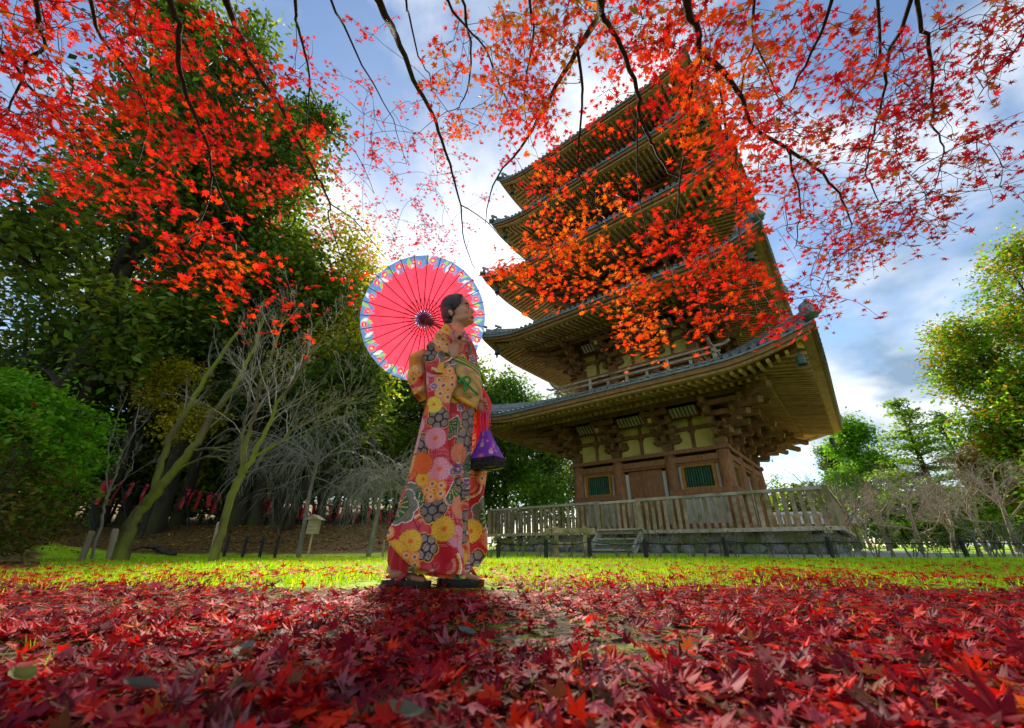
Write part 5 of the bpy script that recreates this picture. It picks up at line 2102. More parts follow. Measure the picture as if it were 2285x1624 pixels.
LIMBS_R = [
    ([(845, 0), (874, 59), (892, 99), (922, 179), (955, 234), (980, 293), (998, 351), (1013, 399), (1028, 458), (1031, 502), (1041, 556), (1060, 600)], 2.7, 4.4, .019, .0035),
    ([(1028, 458), (1085, 495), (1130, 540), (1180, 570)], 4.0, 4.2, .006, .002),
    ([(1341, 0), (1339, 33), (1288, 110), (1240, 194), (1200, 267), (1160, 333), (1108, 395), (1090, 450), (1082, 500)], 2.6, 4.2, .020, .003),
    ([(1343, 33), (1365, 70), (1394, 128), (1423, 201), (1427, 256), (1449, 308), (1456, 326), (1493, 384), (1515, 397), (1512, 455), (1504, 518), (1496, 551)], 2.6, 2.8, .014, .003),
    ([(1427, 240), (1421, 330), (1424, 420), (1438, 500), (1445, 580)], 2.7, 2.7, .006, .002),
    ([(1288, 110), (1299, 183), (1300, 234), (1291, 366), (1302, 410), (1339, 512), (1360, 600)], 2.7, 2.7, .009, .002),
    ([(903, 0), (914, 37), (933, 124), (958, 165), (966, 201), (1010, 260)], 3.2, 4.0, .007, .002),
    ([(999, 0), (1039, 55), (1083, 113), (1112, 179), (1141, 245), (1170, 271), (1190, 330)], 3.0, 3.8, .008, .002),
    ([(1035, 15), (1050, 95), (1050, 157), (1035, 220), (1017, 242), (984, 256), (930, 300)], 3.1, 4.2, .008, .002),
    ([(1534, 0), (1556, 66), (1563, 113), (1611, 157), (1654, 219), (1676, 281), (1753, 329), (1800, 358), (1848, 405), (1881, 445), (1900, 500)], 2.6, 3.4, .019, .004),
    ([(1563, 113), (1541, 204), (1530, 310), (1516, 420), (1505, 511), (1480, 600)], 2.65, 2.7, .009, .002),
    ([(1684, 0), (1676, 47), (1684, 91), (1662, 146), (1654, 212)], 2.8, 2.9, .007, .003),
    ([(1684, 91), (1710, 150), (1730, 210), (1790, 270)], 2.85, 3.2, .005, .002),
    ([(1855, 0), (1826, 80), (1779, 175), (1749, 226), (1724, 256)], 2.9, 3.2, .008, .003),
    ([(2034, 0), (1998, 88), (1979, 139), (1972, 212), (1954, 274), (1939, 347), (1932, 387), (1960, 450)], 3.0, 3.6, .009, .003),
    ([(2049, 0), (2067, 80), (2080, 153), (2080, 226), (2078, 277), (2100, 314), (2100, 358), (2085, 420)], 3.0, 3.5, .009, .002),
    ([(1959, 0), (1961, 139), (1917, 204), (1888, 256)], 3.0, 3.3, .007, .002),
    ([(2320, 20), (2284, 73), (2246, 139), (2180, 219)], 3.2, 3.6, .006, .002),
    ([(1753, 329), (1771, 394), (1782, 445), (1782, 507), (1771, 555)], 3.0, 3.0, .007, .002),
    ([(1600, 150), (1620, 300), (1640, 420), (1650, 520), (1680, 640)], 2.7, 2.6, .006, .002),
    ([(1180, -10), (1190, 90), (1170, 200), (1180, 320)], 2.9, 3.3, .008, .002),
]
# picture-plane ellipse (cx, cy, rx, ry), leaves, distance, colours
CL_L = [(170, 150, 200, 170, 900, 3.3, RED), (110, 320, 150, 110, 560, 3.2, ORA[3:] + RED), (300, 330, 170, 130, 620, 3.3, RED), (470, 180, 150, 160, 700, 3.1, RED),
        (500, 350, 110, 90, 360, 3.3, RED), (400, 480, 85, 90, 240, 2.7, RED), (440, 590, 70, 60, 120, 2.5, RED[:3]), (610, 665, 70, 45, 170, 2.5, RED[:3]), (540, 560, 70, 45, 120, 2.8, ORA[1:]),
        (610, 130, 80, 120, 150, 3.2, RED), (660, 330, 70, 110, 200, 3.6, RED), (640, 430, 110, 60, 240, 4.2, PNK), (770, 620, 50, 40, 60, 3.4, RED), (60, 40, 110, 80, 300, 3.0, ORA[1:] + RED),
        (330, 60, 120, 70, 300, 3.1, RED), (780, 380, 100, 120, 230, 4.8, PNK)]
CL_R = [(830, 200, 100, 170, 230, 4.4, PNK), (900, 380, 110, 110, 300, 5.0, PNK), (850, 500, 170, 70, 330, 5.0, PNK), (1000, 480, 90, 110, 260, 5.0, PNK), (960, 570, 100, 45, 160, 5.0, PNK),
        (1010, 280, 60, 90, 160, 4.3, MIX), (1070, 170, 110, 130, 430, 3.5, MIX), (1180, 130, 110, 140, 650, 3.0, MIX), (1190, 300, 65, 110, 330, 3.2, RED), (1260, 60, 110, 70, 330, 3.0, MIX),
        (1480, 110, 120, 110, 430, 2.9, RED), (1400, 60, 110, 70, 260, 2.9, RED), (1580, 250, 60, 130, 330, 2.7, ORA), (1640, 380, 70, 90, 420, 2.6, RED[:3] + ORA[1:2]), (1640, 160, 90, 130, 430, 3.0, MIX), (1720, 260, 80, 120, 360, 3.1, CRI),
        (1240, 470, 95, 80, 260, 2.6, ORA), (1190, 590, 90, 60, 280, 2.6, ORA), (1310, 580, 100, 70, 330, 2.5, ORA), (1410, 660, 85, 65, 280, 2.4, ORA), (1440, 740, 45, 40, 90, 2.4, ORA[:3]), (1310, 410, 110, 70, 110, 2.7, ORA[1:]),
        (1400, 240, 120, 110, 120, 2.8, RED), (1560, 560, 120, 90, 360, 2.5, RED[:3] + ORA[3:]), (1620, 650, 110, 60, 300, 2.4, RED[:3] + ORA[1:2]), (1710, 660, 55, 55, 150, 2.4, RED), (1480, 500, 110, 70, 150, 2.6, RED),
        (1850, 110, 140, 110, 480, 3.2, RED + CRI), (1790, 330, 90, 90, 300, 3.1, CRI), (1930, 260, 120, 130, 470, 3.3, CRI), (2090, 150, 140, 150, 480, 3.3, CRI), (2000, 400, 140, 70, 400, 3.4, CRI), (1900, 520, 100, 75, 480, 3.2, CRI),
        (2030, 500, 70, 40, 160, 3.4, CRI), (2180, 360, 100, 80, 230, 3.4, CRI), (1845, 630, 60, 35, 100, 3.0, CRI), (1770, 490, 45, 60, 90, 3.0, CRI), (2230, 70, 70, 90, 170, 3.3, CRI), (1500, 20, 200, 40, 260, 2.9, MIX)]


def make_maple(label, limbs, clusters, trunk_xy, seed, dens=1.0, shade=1.0):
    rng = np.random.default_rng(seed)
    base = np.array([trunk_xy[0], trunk_xy[1], 0.0])
    t = thing('maple_tree', label, 'tree', base)
    top = np.array([0.0, 0.25, 3.3])
    obj('trunk', wood_mesh('trunk', [([(0, 0, -0.2), (0.03, 0.05, 0.9), (-0.03, 0.15, 2.2), tuple(top)], [0.26, 0.19, 0.16, 0.13], 3)], M['bark_maple'], (3, 4, 6, 14)), t)
    nodes = []
    for pts, d0, d1, r0, r1 in limbs:
        P3 = []
        n = len(pts)
        for i, q in enumerate(pts):
            P3.append(at_dist(q[0], q[1], d0 + (d1 - d0) * i / (n - 1)) - base)
        rad = list(np.linspace(r0, r1, n))
        if pts[0][1] <= 60 and pts[0][1] <= 20 or pts[0][0] < 0:          # runs on out of the frame back to the trunk
            a = P3[0]
            out_d = a - P3[1]
            out_d = out_d / np.linalg.norm(out_d)
            m1 = a + out_d * 0.22 + np.array([0, -0.25, 0.25])
            m2 = (m1 + top) / 2 + np.array([0, -0.1, 0.8])
            P3 = [top, m2, m1] + P3
            rad = [max(r0 * 1.8, 0.02), r0 * 1.4, r0 * 1.1] + rad
        fine, fr = [], []
        for i in range(len(P3) - 1):
            for s in (0, 0.33, 0.66):
                p0, p1, p2, p3 = P3[max(i - 1, 0)], P3[i], P3[i + 1], P3[min(i + 2, len(P3) - 1)]
                c = 0.5 * (2 * p1 + (p2 - p0) * s + (2 * p0 - 5 * p1 + 4 * p2 - p3) * s ** 2 + (3 * p1 - p0 - 3 * p2 + p3) * s ** 3)
                fine.append(c + rng.normal(0, 0.004, 3))
                fr.append(rad[i] * (1 - s) + rad[i + 1] * s)
        fine.append(P3[-1]); fr.append(rad[-1])
        obj('limb', wood_mesh('limb', [(fine, fr, 3)], M['bark_maple'], (3, 4, 6, 7)), t)
        nodes += [f for f in fine if f[1] + base[1] > 0.6]
    nodes = [np.array(q) for q in nodes]
    twigs, LP, LS, LC = MB(), [], [], []
    down = np.array([0, 0, -1.0])
    for cx, cy, rx, ry, nl, dist, cols in clusters:
        left = nl * 0.98 * dens
        cl = np.array(cols)
        while left > 0:
            a, u = rng.uniform(0, 6.28), math.sqrt(rng.uniform(0, 1)) * 0.97
            o = at_dist(cx + rx * u * math.cos(a), cy + ry * u * math.sin(a), dist * rng.uniform(0.86, 1.16)) - base
            dd = np.linalg.norm(np.array(nodes) - o, axis=1)
            j = dd.argmin()
            if dd[j] < 0.8:
                s = nodes[j]
                if dd[j] > 0.02:
                    L_ = dd[j]
                    c1 = s + (o - s) * 0.3 + rng.normal(0, 0.10, 3) * L_ + [0, 0, 0.10 * L_]
                    c2 = s + (o - s) * 0.7 + rng.normal(0, 0.08, 3) * L_ + [0, 0, 0.10 * L_]
                    path = [(1 - q) ** 3 * s + 3 * q * (1 - q) ** 2 * c1 + 3 * q * q * (1 - q) * c2 + q ** 3 * o for q in (0, 0.2, 0.4, 0.6, 0.8, 1.0)]
                    twigs.tube(path, [0.0026, 0.0024, 0.0022, 0.002, 0.0017, 0.0014], 3, False)
                    nodes += [np.array(path[3]), np.array(o)]
                out_d = o - s
            else:
                out_d = rng.normal(0, 1, 3)
            out_d = out_d / (np.linalg.norm(out_d) + 1e-6)
            base_c = cl[rng.integers(len(cl))]
            for _ in range(rng.integers(2, 5)):
                d = out_d * 0.6 + rng.normal(0, 0.6, 3) + down * 0.25
                d /= np.linalg.norm(d)
                tw, _d = wander(o, d, rng.uniform(0.10, 0.27), 4, rng, 0.22, 0.08)
                twigs.tube(tw, [0.0016, 0.0014, 0.0012, 0.001, 0.0008], 3, False)
                for p in tw[1:]:
                    for _k in range(2):
                        if rng.uniform() < 0.85:
                            LP.append(p + rng.normal(0, 0.022, 3) + [0, 0, -0.010])
                            c = base_c if rng.uniform() < 0.6 else cl[rng.integers(len(cl))]
                            LC.append(c)
                            left -= 1
    tag(twigs.build('twigs', M['bark_maple'], t), kind='stuff')
    LP, LC = np.array(LP), np.array(LC)
    n = len(LP)
    # keep the lens clear
    dcam = np.linalg.norm(LP + base - [0, 0, CAMZ], axis=1)
    k = dcam > 1.7
    LP, LC, dcam = LP[k], LC[k], dcam[k]
    n = len(LP)
    LC = np.clip(LC * shade * rng.uniform(0.66, 1.2, (n, 1)) * rng.uniform(0.85, 1.15, (n, 3)), 0.004, 0.95)
    size = np.clip(rng.normal(0.036, 0.010, n), 0.016, 0.062)
    rot = rot_from(rng.uniform(0, 6.28, n), np.abs(rng.normal(0.35, 0.38, n)), rng.uniform(0, 6.28, n))
    order = np.argsort(-size / dcam)[:300]
    rest = np.setdiff1d(np.arange(n), order)
    V, F, C = scatter(MAPLE_FAR, LP[rest], rot[rest], size[rest], LC[rest])
    tag(obj('foliage', np_mesh('foliage', V, F, M['leaf_maple'], C), t), kind='stuff')
    cache = {}
    for i in order:
        key = (rng.integers(len(MAPLE_V)), tuple(np.round(LC[i] * 5) / 5))
        if key not in cache:
            v, f = MAPLE_V[key[0]]
            cache[key] = np_mesh('leaf', v, f, M['leaf_maple'], np.repeat(LC[i:i + 1], len(v), 0))
        o = obj('leaf', cache[key], t)
        mt = np.eye(4)
        mt[:3, :3] = rot[i] * size[i]
        mt[:3, 3] = LP[i]
        o.matrix_local = Matrix(mt.tolist())
    return n


make_maple('red maple whose branches hang into the upper left of the picture', LIMBS_L, CL_L, (-2.3, -1.7), 501, 0.74, 0.88)
make_maple('orange and red maple whose branches hang before the pagoda', LIMBS_R, CL_R, (1.9, -1.6), 502)

# ------------------------------------------------------------------ the walker: helpers
YG = 2.10


def px(c, x, y, Y=YG):
    """crop coordinates used when measuring the figure -> world point at depth Y"""
    if c == 'I':
        fx, fy = 1550 + .2894 * x, 1280 + .2894 * y
    elif c == 'H':
        fx, fy = 1720 + .1848 * x, 1150 + .1847 * y
    elif c == '1':
        fx, fy = 1400 + .4433 * x, 980 + .4433 * y
    else:
        fx, fy = 1400 + .4617 * x, 1650 + .4618 * y
    return at(fx / 4 / DS, fy / 4 / DS, Y)


def ellipsoid(mb, c, r, m=None, n=14, k=10):
    o = len(mb.v)
    c = Vector(c)
    for j in range(k + 1):
        t = math.pi * j / k
        for i in range(n):
            a = 2 * math.pi * i / n
            q = Vector((r[0] * math.sin(t) * math.cos(a), r[1] * math.sin(t) * math.sin(a), r[2] * math.cos(t)))
            if m is not None:
                q = m @ q
            mb.v.append(tuple(q + c))
    for j in range(k):
        for i in range(n):
            a, b = o + j * n + i, o + j * n + (i + 1) % n
            mb.f.append((a, a + n, b + n, b))


def fuse(mb, name, mat, voxel, smooth=4, parent=None, factor=0.5):
    """weld overlapping shapes into one continuous skin"""
    me = mb.mesh(name + '_raw')
    tmp = bpy.data.objects.new(name + '_raw', me)
    COL.objects.link(tmp)
    r = tmp.modifiers.new('r', 'REMESH')
    r.mode = 'VOXEL'
    r.voxel_size = voxel
    s = tmp.modifiers.new('s', 'SMOOTH')
    s.iterations = smooth
    s.factor = factor
    d_ = tmp.modifiers.new('d', 'DECIMATE')
    d_.ratio = 0.3
    dg = bpy.context.evaluated_depsgraph_get()
    dg.update()
    res = bpy.data.meshes.new_from_object(tmp.evaluated_get(dg))
    res.name = name
    bpy.data.objects.remove(tmp)
    bpy.data.meshes.remove(me)
    res.materials.clear()
    res.materials.append(mat)
    res.shade_smooth()
    return obj(name, res, parent)


# ---- kimono pattern: big flowers, tie-dye nets, pines, drawn in cloth coordinates (metres)
GOLD, WHITE, BLACK = np.array([0.78, 0.42, 0.03]), np.array([0.80, 0.72, 0.60]), np.array([0.012, 0.010, 0.013])
CRED, CPINK, CORANGE = np.array([0.50, 0.010, 0.018]), np.array([0.62, 0.055, 0.075]), np.array([0.80, 0.13, 0.015])
CGREEN, CBEIGE, CPURP = np.array([0.015, 0.10, 0.035]), np.array([0.36, 0.27, 0.21]), np.array([0.16, 0.07, 0.24])
CPEACH = np.array([0.70, 0.24, 0.11])


def kimono_pattern(u, v, seed, wlim, vlim, dens=1.0, yellow=0.0):
    rng = np.random.default_rng(seed)
    n = len(u)
    col = np.tile(CRED, (n, 1))
    # ground: rows of tiny white tie-dye dots in some bands, deep red elsewhere
    band = np.sin(u * 17 + 2.5 * np.sin(v * 9 + seed)) * np.sin(v * 13 + seed * 1.7)
    dot = (np.sin((u + v) * 420) * np.sin((u - v) * 420)) > 0.55
    col[(band > 0.25) & dot] = [0.72, 0.30, 0.30]
    col[(band < -0.45)] = CPINK * 0.9
    line = np.minimum(np.abs(((u * 0.9 + v * 0.5) * 14) % 1 - 0.5), np.abs(((u * 0.9 - v * 0.5) * 14 + 0.4 * np.sin(v * 30)) % 1 - 0.5))
    col[(band < -0.45) & (line < 0.05)] = CRED * 0.6

    def scal(dx, dy, R, k, depth):
        r, a = np.hypot(dx, dy), np.arctan2(dy, dx)
        return r, a, R * (1 - depth + depth * np.abs(np.cos(a * k / 2)))

    kinds = ['net', 'mum', 'pine', 'plum', 'mum', 'fan', 'mum', 'bell']
    area = (wlim[1] - wlim[0]) * (vlim[1] - vlim[0])
    N = int(area * 120 * dens)
    pts = []
    for t in range(N * 30):
        q = (rng.uniform(*wlim), rng.uniform(*vlim))
        if all(math.hypot(q[0] - w[0], q[1] - w[1]) > 0.070 for w in pts):
            pts.append(q)
        if len(pts) >= N:
            break
    big = []
    for i, q in enumerate(pts):
        kd = kinds[i % len(kinds)]
        big.append((0 if kd in ('net', 'pine', 'fan') else 1, kd, q))
    big.sort(key=lambda z: z[0])
    for _, kd, (cx, cy) in big:
        rot = rng.uniform(0, 6.28)
        dx0, dy0 = u - cx, v - cy
        near = np.where((np.abs(dx0) < 0.13) & (np.abs(dy0) < 0.13))[0]
        if not len(near):
            continue
        dx = dx0[near] * math.cos(rot) - dy0[near] * math.sin(rot)
        dy = dx0[near] * math.sin(rot) + dy0[near] * math.cos(rot)
        if kd == 'net':
            R = rng.uniform(0.060, 0.088)
            r, a, e = scal(dx, dy, R, 6, 0.18)
            ins = r < e
            c = np.tile(CBEIGE * rng.uniform(0.7, 1.0), (len(near), 1))
            c[(np.sin(dx * 900) * np.sin(dy * 900)) > 0.1] *= 0.45
            seeds = np.array([[0, 0]] + [[R * 0.62 * math.cos(k * 1.047), R * 0.62 * math.sin(k * 1.047)] for k in range(6)])
            d = np.sort(np.hypot(dx[:, None] - seeds[:, 0], dy[:, None] - seeds[:, 1]), axis=1)
            c[(d[:, 1] - d[:, 0]) < 0.0075] = BLACK
            c[r > e - 0.010] = BLACK
            c[r > e - 0.0038] = GOLD
        elif kd == 'pine':
            R = rng.uniform(0.065, 0.10)
            r, a, e = scal(dx, dy, R, 7, 0.15)
            ins = (r < e) & (dy > -R * 0.35)
            c = np.tile(CGREEN, (len(near), 1))
            fan = np.abs(np.sin(np.arctan2(dy + R * 0.35, dx) * 8)) < 0.28
            rr = np.hypot(dx, dy + R * 0.35)
            c[fan & (rr < R * 0.75) & (rr > R * 0.22)] = [0.72, 0.48, 0.10]
            net = (np.sin(dx * 760) * np.sin(dy * 760) > 0.0) & (rr > R * 0.8)
            c[net] = CBEIGE * 0.8
            c[(r > e - 0.004) | (dy < -R * 0.35 + 0.004)] = WHITE * 0.9
        elif kd == 'mum':
            R = rng.uniform(0.038, 0.060)
            base = [GOLD, CORANGE, np.array([0.80, 0.55, 0.04]), CPEACH, np.array([0.72, 0.28, 0.32])][rng.integers(5)]
            r, a, e = scal(dx, dy, R, 16, 0.09)
            ins = r < e
            c = np.tile(base, (len(near), 1))
            c[(np.abs(np.sin(a * 8)) < 0.16) & (r > R * 0.25)] = base * 0.55
            c[r < R * 0.2] = CORANGE
            c[r > e - 0.0028] = base * 0.6
        elif kd == 'plum':
            R = rng.uniform(0.034, 0.062)
            r = np.hypot(dx, dy)
            pet = [(R * 0.62 * math.cos(k * 1.2566), R * 0.62 * math.sin(k * 1.2566)) for k in range(5)]
            d = np.min([np.hypot(dx - p[0], dy - p[1]) for p in pet], axis=0)
            ins = (d < R * 0.52)
            c = np.tile(CORANGE if rng.uniform() < 0.6 else CPEACH, (len(near), 1))
            c[d < R * 0.34] = [0.85, 0.42, 0.10]
            c[(d > R * 0.42) & (d < R * 0.46)] = [0.75, 0.45, 0.2]
            c[d < R * 0.13] = CPURP
            c[r < R * 0.16] = [0.80, 0.60, 0.05]
        elif kd == 'fan':
            R = rng.uniform(0.05, 0.075)
            r, a = np.hypot(dx, dy), np.arctan2(dy, dx)
            ins = (r < R) & (np.abs(a) < 1.15)
            c = np.tile(CPINK, (len(near), 1))
            st = np.floor(r / R * 5).astype(int)
            c[st == 4] = GOLD
            c[st == 3] = CRED
            c[st == 2] = CPEACH
            c[(np.abs(((a + 3.2) * 5) % 1 - 0.5) < 0.06)] = CRED * 0.5
            c[r > R - 0.004] = WHITE
        else:
            R = rng.uniform(0.024, 0.034)
            r, a, e = scal(dx, dy, R, 5, 0.3)
            ins = r < e
            c = np.tile(CPURP, (len(near), 1))
            c[(np.abs(np.sin(a * 2.5)) < 0.14) | (r > e - 0.003)] = WHITE * 0.85
            c[r < R * 0.2] = GOLD
        col[near[ins]] = c[ins]
    if yellow:
        g = rng.uniform(0, 1, 1)
        keep = np.sin(u * 31 + seed) * np.sin(v * 27) > -0.35
        col[keep] = col[keep] * (1 - yellow) + np.array([0.80, 0.50, 0.07]) * yellow
    return np.clip(col * 1.2, 0.004, 0.9)


def cloth_mat(name, trans=0.18, rough=0.6, spec=0.25, sheen=0.2):
    m, nt, out = new_mat(name)
    N, L = nt.nodes.new, nt.links.new
    a = N('ShaderNodeVertexColor')
    a.layer_name = 'Col'
    b = N('ShaderNodeBsdfPrincipled')
    b.inputs['Roughness'].default_value = rough
    b.inputs['Specular IOR Level'].default_value = spec
    b.inputs['Sheen Weight'].default_value = sheen
    b.inputs['Sheen Roughness'].default_value = 0.4
    tc = N('ShaderNodeTexCoord')
    n = N('ShaderNodeTexNoise')
    n.inputs['Scale'].default_value = 420
    L(tc.outputs['Object'], n.inputs['Vector'])
    bp = N('ShaderNodeBump')
    bp.inputs['Strength'].default_value = 0.25
    bp.inputs['Distance'].default_value = 0.002
    L(n.outputs['Fac'], bp.inputs['Height'])
    L(bp.outputs[0], b.inputs['Normal'])
    L(a.outputs['Color'], b.inputs['Base Color'])
    t = N('ShaderNodeBsdfTranslucent')
    L(a.outputs['Color'], t.inputs['Color'])
    mx = N('ShaderNodeMixShader')
    mx.inputs[0].default_value = trans
    L(b.outputs[0], mx.inputs[1])
    L(t.outputs[0], mx.inputs[2])
    L(mx.outputs[0], out.inputs['Surface'])
    return m


M['silk'] = cloth_mat('kimono_silk', 0.10, 0.5, 0.35)
M['obi'] = cloth_mat('obi_brocade', 0.08, 0.55)
M['paper'] = cloth_mat('parasol_paper', 0.62, 0.8, 0.1, 0.0)
M['skin'] = pmat('skin', (0.52, 0.265, 0.15), (0.58, 0.31, 0.18), 9, 0.55, 0.03, spec=0.35, bscale=250)
M['hair'] = pmat('black_hair', (0.010, 0.008, 0.007), (0.030, 0.023, 0.020), 30, 0.38, 0.5, (1.0, 1.0, 0.12), spec=0.5, bscale=160)
M['lacquer'] = pmat('black_lacquer', (0.008, 0.007, 0.007), (0.02, 0.016, 0.015), 20, 0.25, 0.05, spec=0.5)
M['rib_wood'] = pmat('rib_dark_red', (0.075, 0.006, 0.012), (0.13, 0.012, 0.020), 20, 0.5)
M['cord_pink'] = pmat('cord_pink', (0.75, 0.05, 0.22), (0.85, 0.09, 0.30), 30, 0.6)
M['cord_green'] = pmat('cord_green', (0.03, 0.26, 0.06), (0.08, 0.40, 0.09), 60, 0.7, 0.6, bscale=300)
M['lining'] = pmat('red_lining', (0.72, 0.008, 0.012), (0.80, 0.015, 0.018), 10, 0.6)
M['basket'] = pmat('black_basket', (0.010, 0.009, 0.009), (0.035, 0.03, 0.03), 60, 0.35, 0.9, bscale=120, spec=0.5)


def tube_rows(rows, nz, n, fold=None, p=2.3, ang0=0.0):
    """closed cloth tube from horizontal rows (z, x_left, x_right, y_mid, half_depth); returns V, F, (u, v)"""
    rows = sorted(rows)
    A = np.array(rows, float)
    z = np.linspace(A[0, 0], A[-1, 0], nz)

    def itp(k):
        # monotone-ish cubic through the rows
        y = np.interp(z, A[:, 0], A[:, k])
        w = max(3, nz // 40)
        ker = np.ones(w) / w
        pad = np.concatenate([np.full(w, y[0]), y, np.full(w, y[-1])])
        return np.convolve(pad, ker, 'same')[w:-w]
    xl, xr, yc, hd = itp(1), itp(2), itp(3), itp(4)
    a = np.linspace(0, 2 * np.pi, n, endpoint=False) + ang0
    ca, sa = np.cos(a), np.sin(a)
    ex = np.sign(ca) * np.abs(ca) ** (2 / p)
    ey = np.sign(sa) * np.abs(sa) ** (2 / p)
    t_ = np.linspace(0, 2 * np.pi, 6001)
    fx = np.sign(np.cos(t_)) * np.abs(np.cos(t_)) ** (2 / p)
    fy = np.sign(np.sin(t_)) * np.abs(np.sin(t_)) ** (2 / p) * 0.35
    s_ = np.concatenate([[0], np.cumsum(np.hypot(np.diff(fx), np.diff(fy)))])
    q_ = np.linspace(0, s_[-1], n, endpoint=False)
    ex = np.interp(q_, s_, fx)
    ey = np.interp(q_, s_, fy) / 0.35
    a = np.interp(q_, s_, t_)
    X = ((xl + xr) / 2)[:, None] + ((xr - xl) / 2)[:, None] * ex[None]
    Y = yc[:, None] + hd[:, None] * ey[None]
    Z = np.repeat(z[:, None], n, 1)
    if fold is not None:
        dx, dy, dz = fold(a[None] + 0 * Z, Z, X, Y)
        X, Y, Z = X + dx, Y + dy, Z + dz
    V = np.stack([X, Y, Z], -1).reshape(-1, 3)
    i = np.arange(nz * n).reshape(nz, n)
    j = np.roll(i, -1, 1)
    F = np.stack([i[:-1].ravel(), j[:-1].ravel(), j[1:].ravel(), i[1:].ravel()], 1)
    U = X + (Y - YG) * 0.4 + np.where(ey[None] > 0, 0.9, 0.0)
    return V, F, U.reshape(-1), Z.reshape(-1), a, (xl, xr)


def rows_px(c, pts, Y, hd):
    """rows from picture measurements: pts = [(left_x, right_x, y)] in one crop"""
    res = []
    for l, r, y in pts:
        a, b = px(c, l, y, Y), px(c, r, y, Y)
        res.append((0.5 * (a[2] + b[2]), a[0], b[0], Y, hd))
    return res

# ------------------------------------------------------------------ the walker
def wrap_hand(mb, Hd, h, wrist, r_axis, thumb_sign=1, scale=1.0):
    """palm and five fingers closed round a rod through Hd with direction h"""
    Hd, h, wrist = Vector(Hd), Vector(h).normalized(), Vector(wrist)
    pd = wrist - Hd
    pd = (pd - h * pd.dot(h)).normalized()
    e3 = h.cross(pd).normalized() * thumb_sign
    s_ = scale
    palm = Hd + pd * (r_axis + 0.019 * s_)
    m = Matrix((h, e3, pd)).transposed()
    ellipsoid(mb, palm, (0.040 * s_, 0.028 * s_, 0.021 * s_), m)
    mb.tube([wrist, palm + pd * 0.012, palm], [0.021 * s_, 0.022 * s_, 0.02 * s_], 10)
    for k, (off, ln) in enumerate(((-0.031, 0.92), (-0.0105, 1.05), (0.0105, 1.0), (0.031, 0.82))):
        pts, rad = [], []
        for q in range(8):
            t = q / 7
            phi = math.radians(15 + 215 * ln * t)
            rr = r_axis + 0.009 * s_ + 0.012 * s_ * (1 - t) ** 2
            pts.append(Hd + h * (off * s_ * (1 - 0.12 * t)) + (pd * math.cos(phi) + e3 * math.sin(phi)) * rr)
            rad.append((0.0074 - 0.0014 * t) * s_)
        mb.tube(pts, rad, 8)
    pts = []
    for q in range(6):
        t = q / 5
        phi = math.radians(-25 - 120 * t)
        pts.append(Hd + h * ((-0.034 + 0.022 * t) * s_) + (pd * math.cos(phi) + e3 * math.sin(phi)) * (r_axis + (0.012 + 0.010 * (1 - t)) * s_))
    mb.tube(pts, [0.0105 * s_, 0.0102 * s_, 0.0098 * s_, 0.009 * s_, 0.0085 * s_, 0.007 * s_], 8)


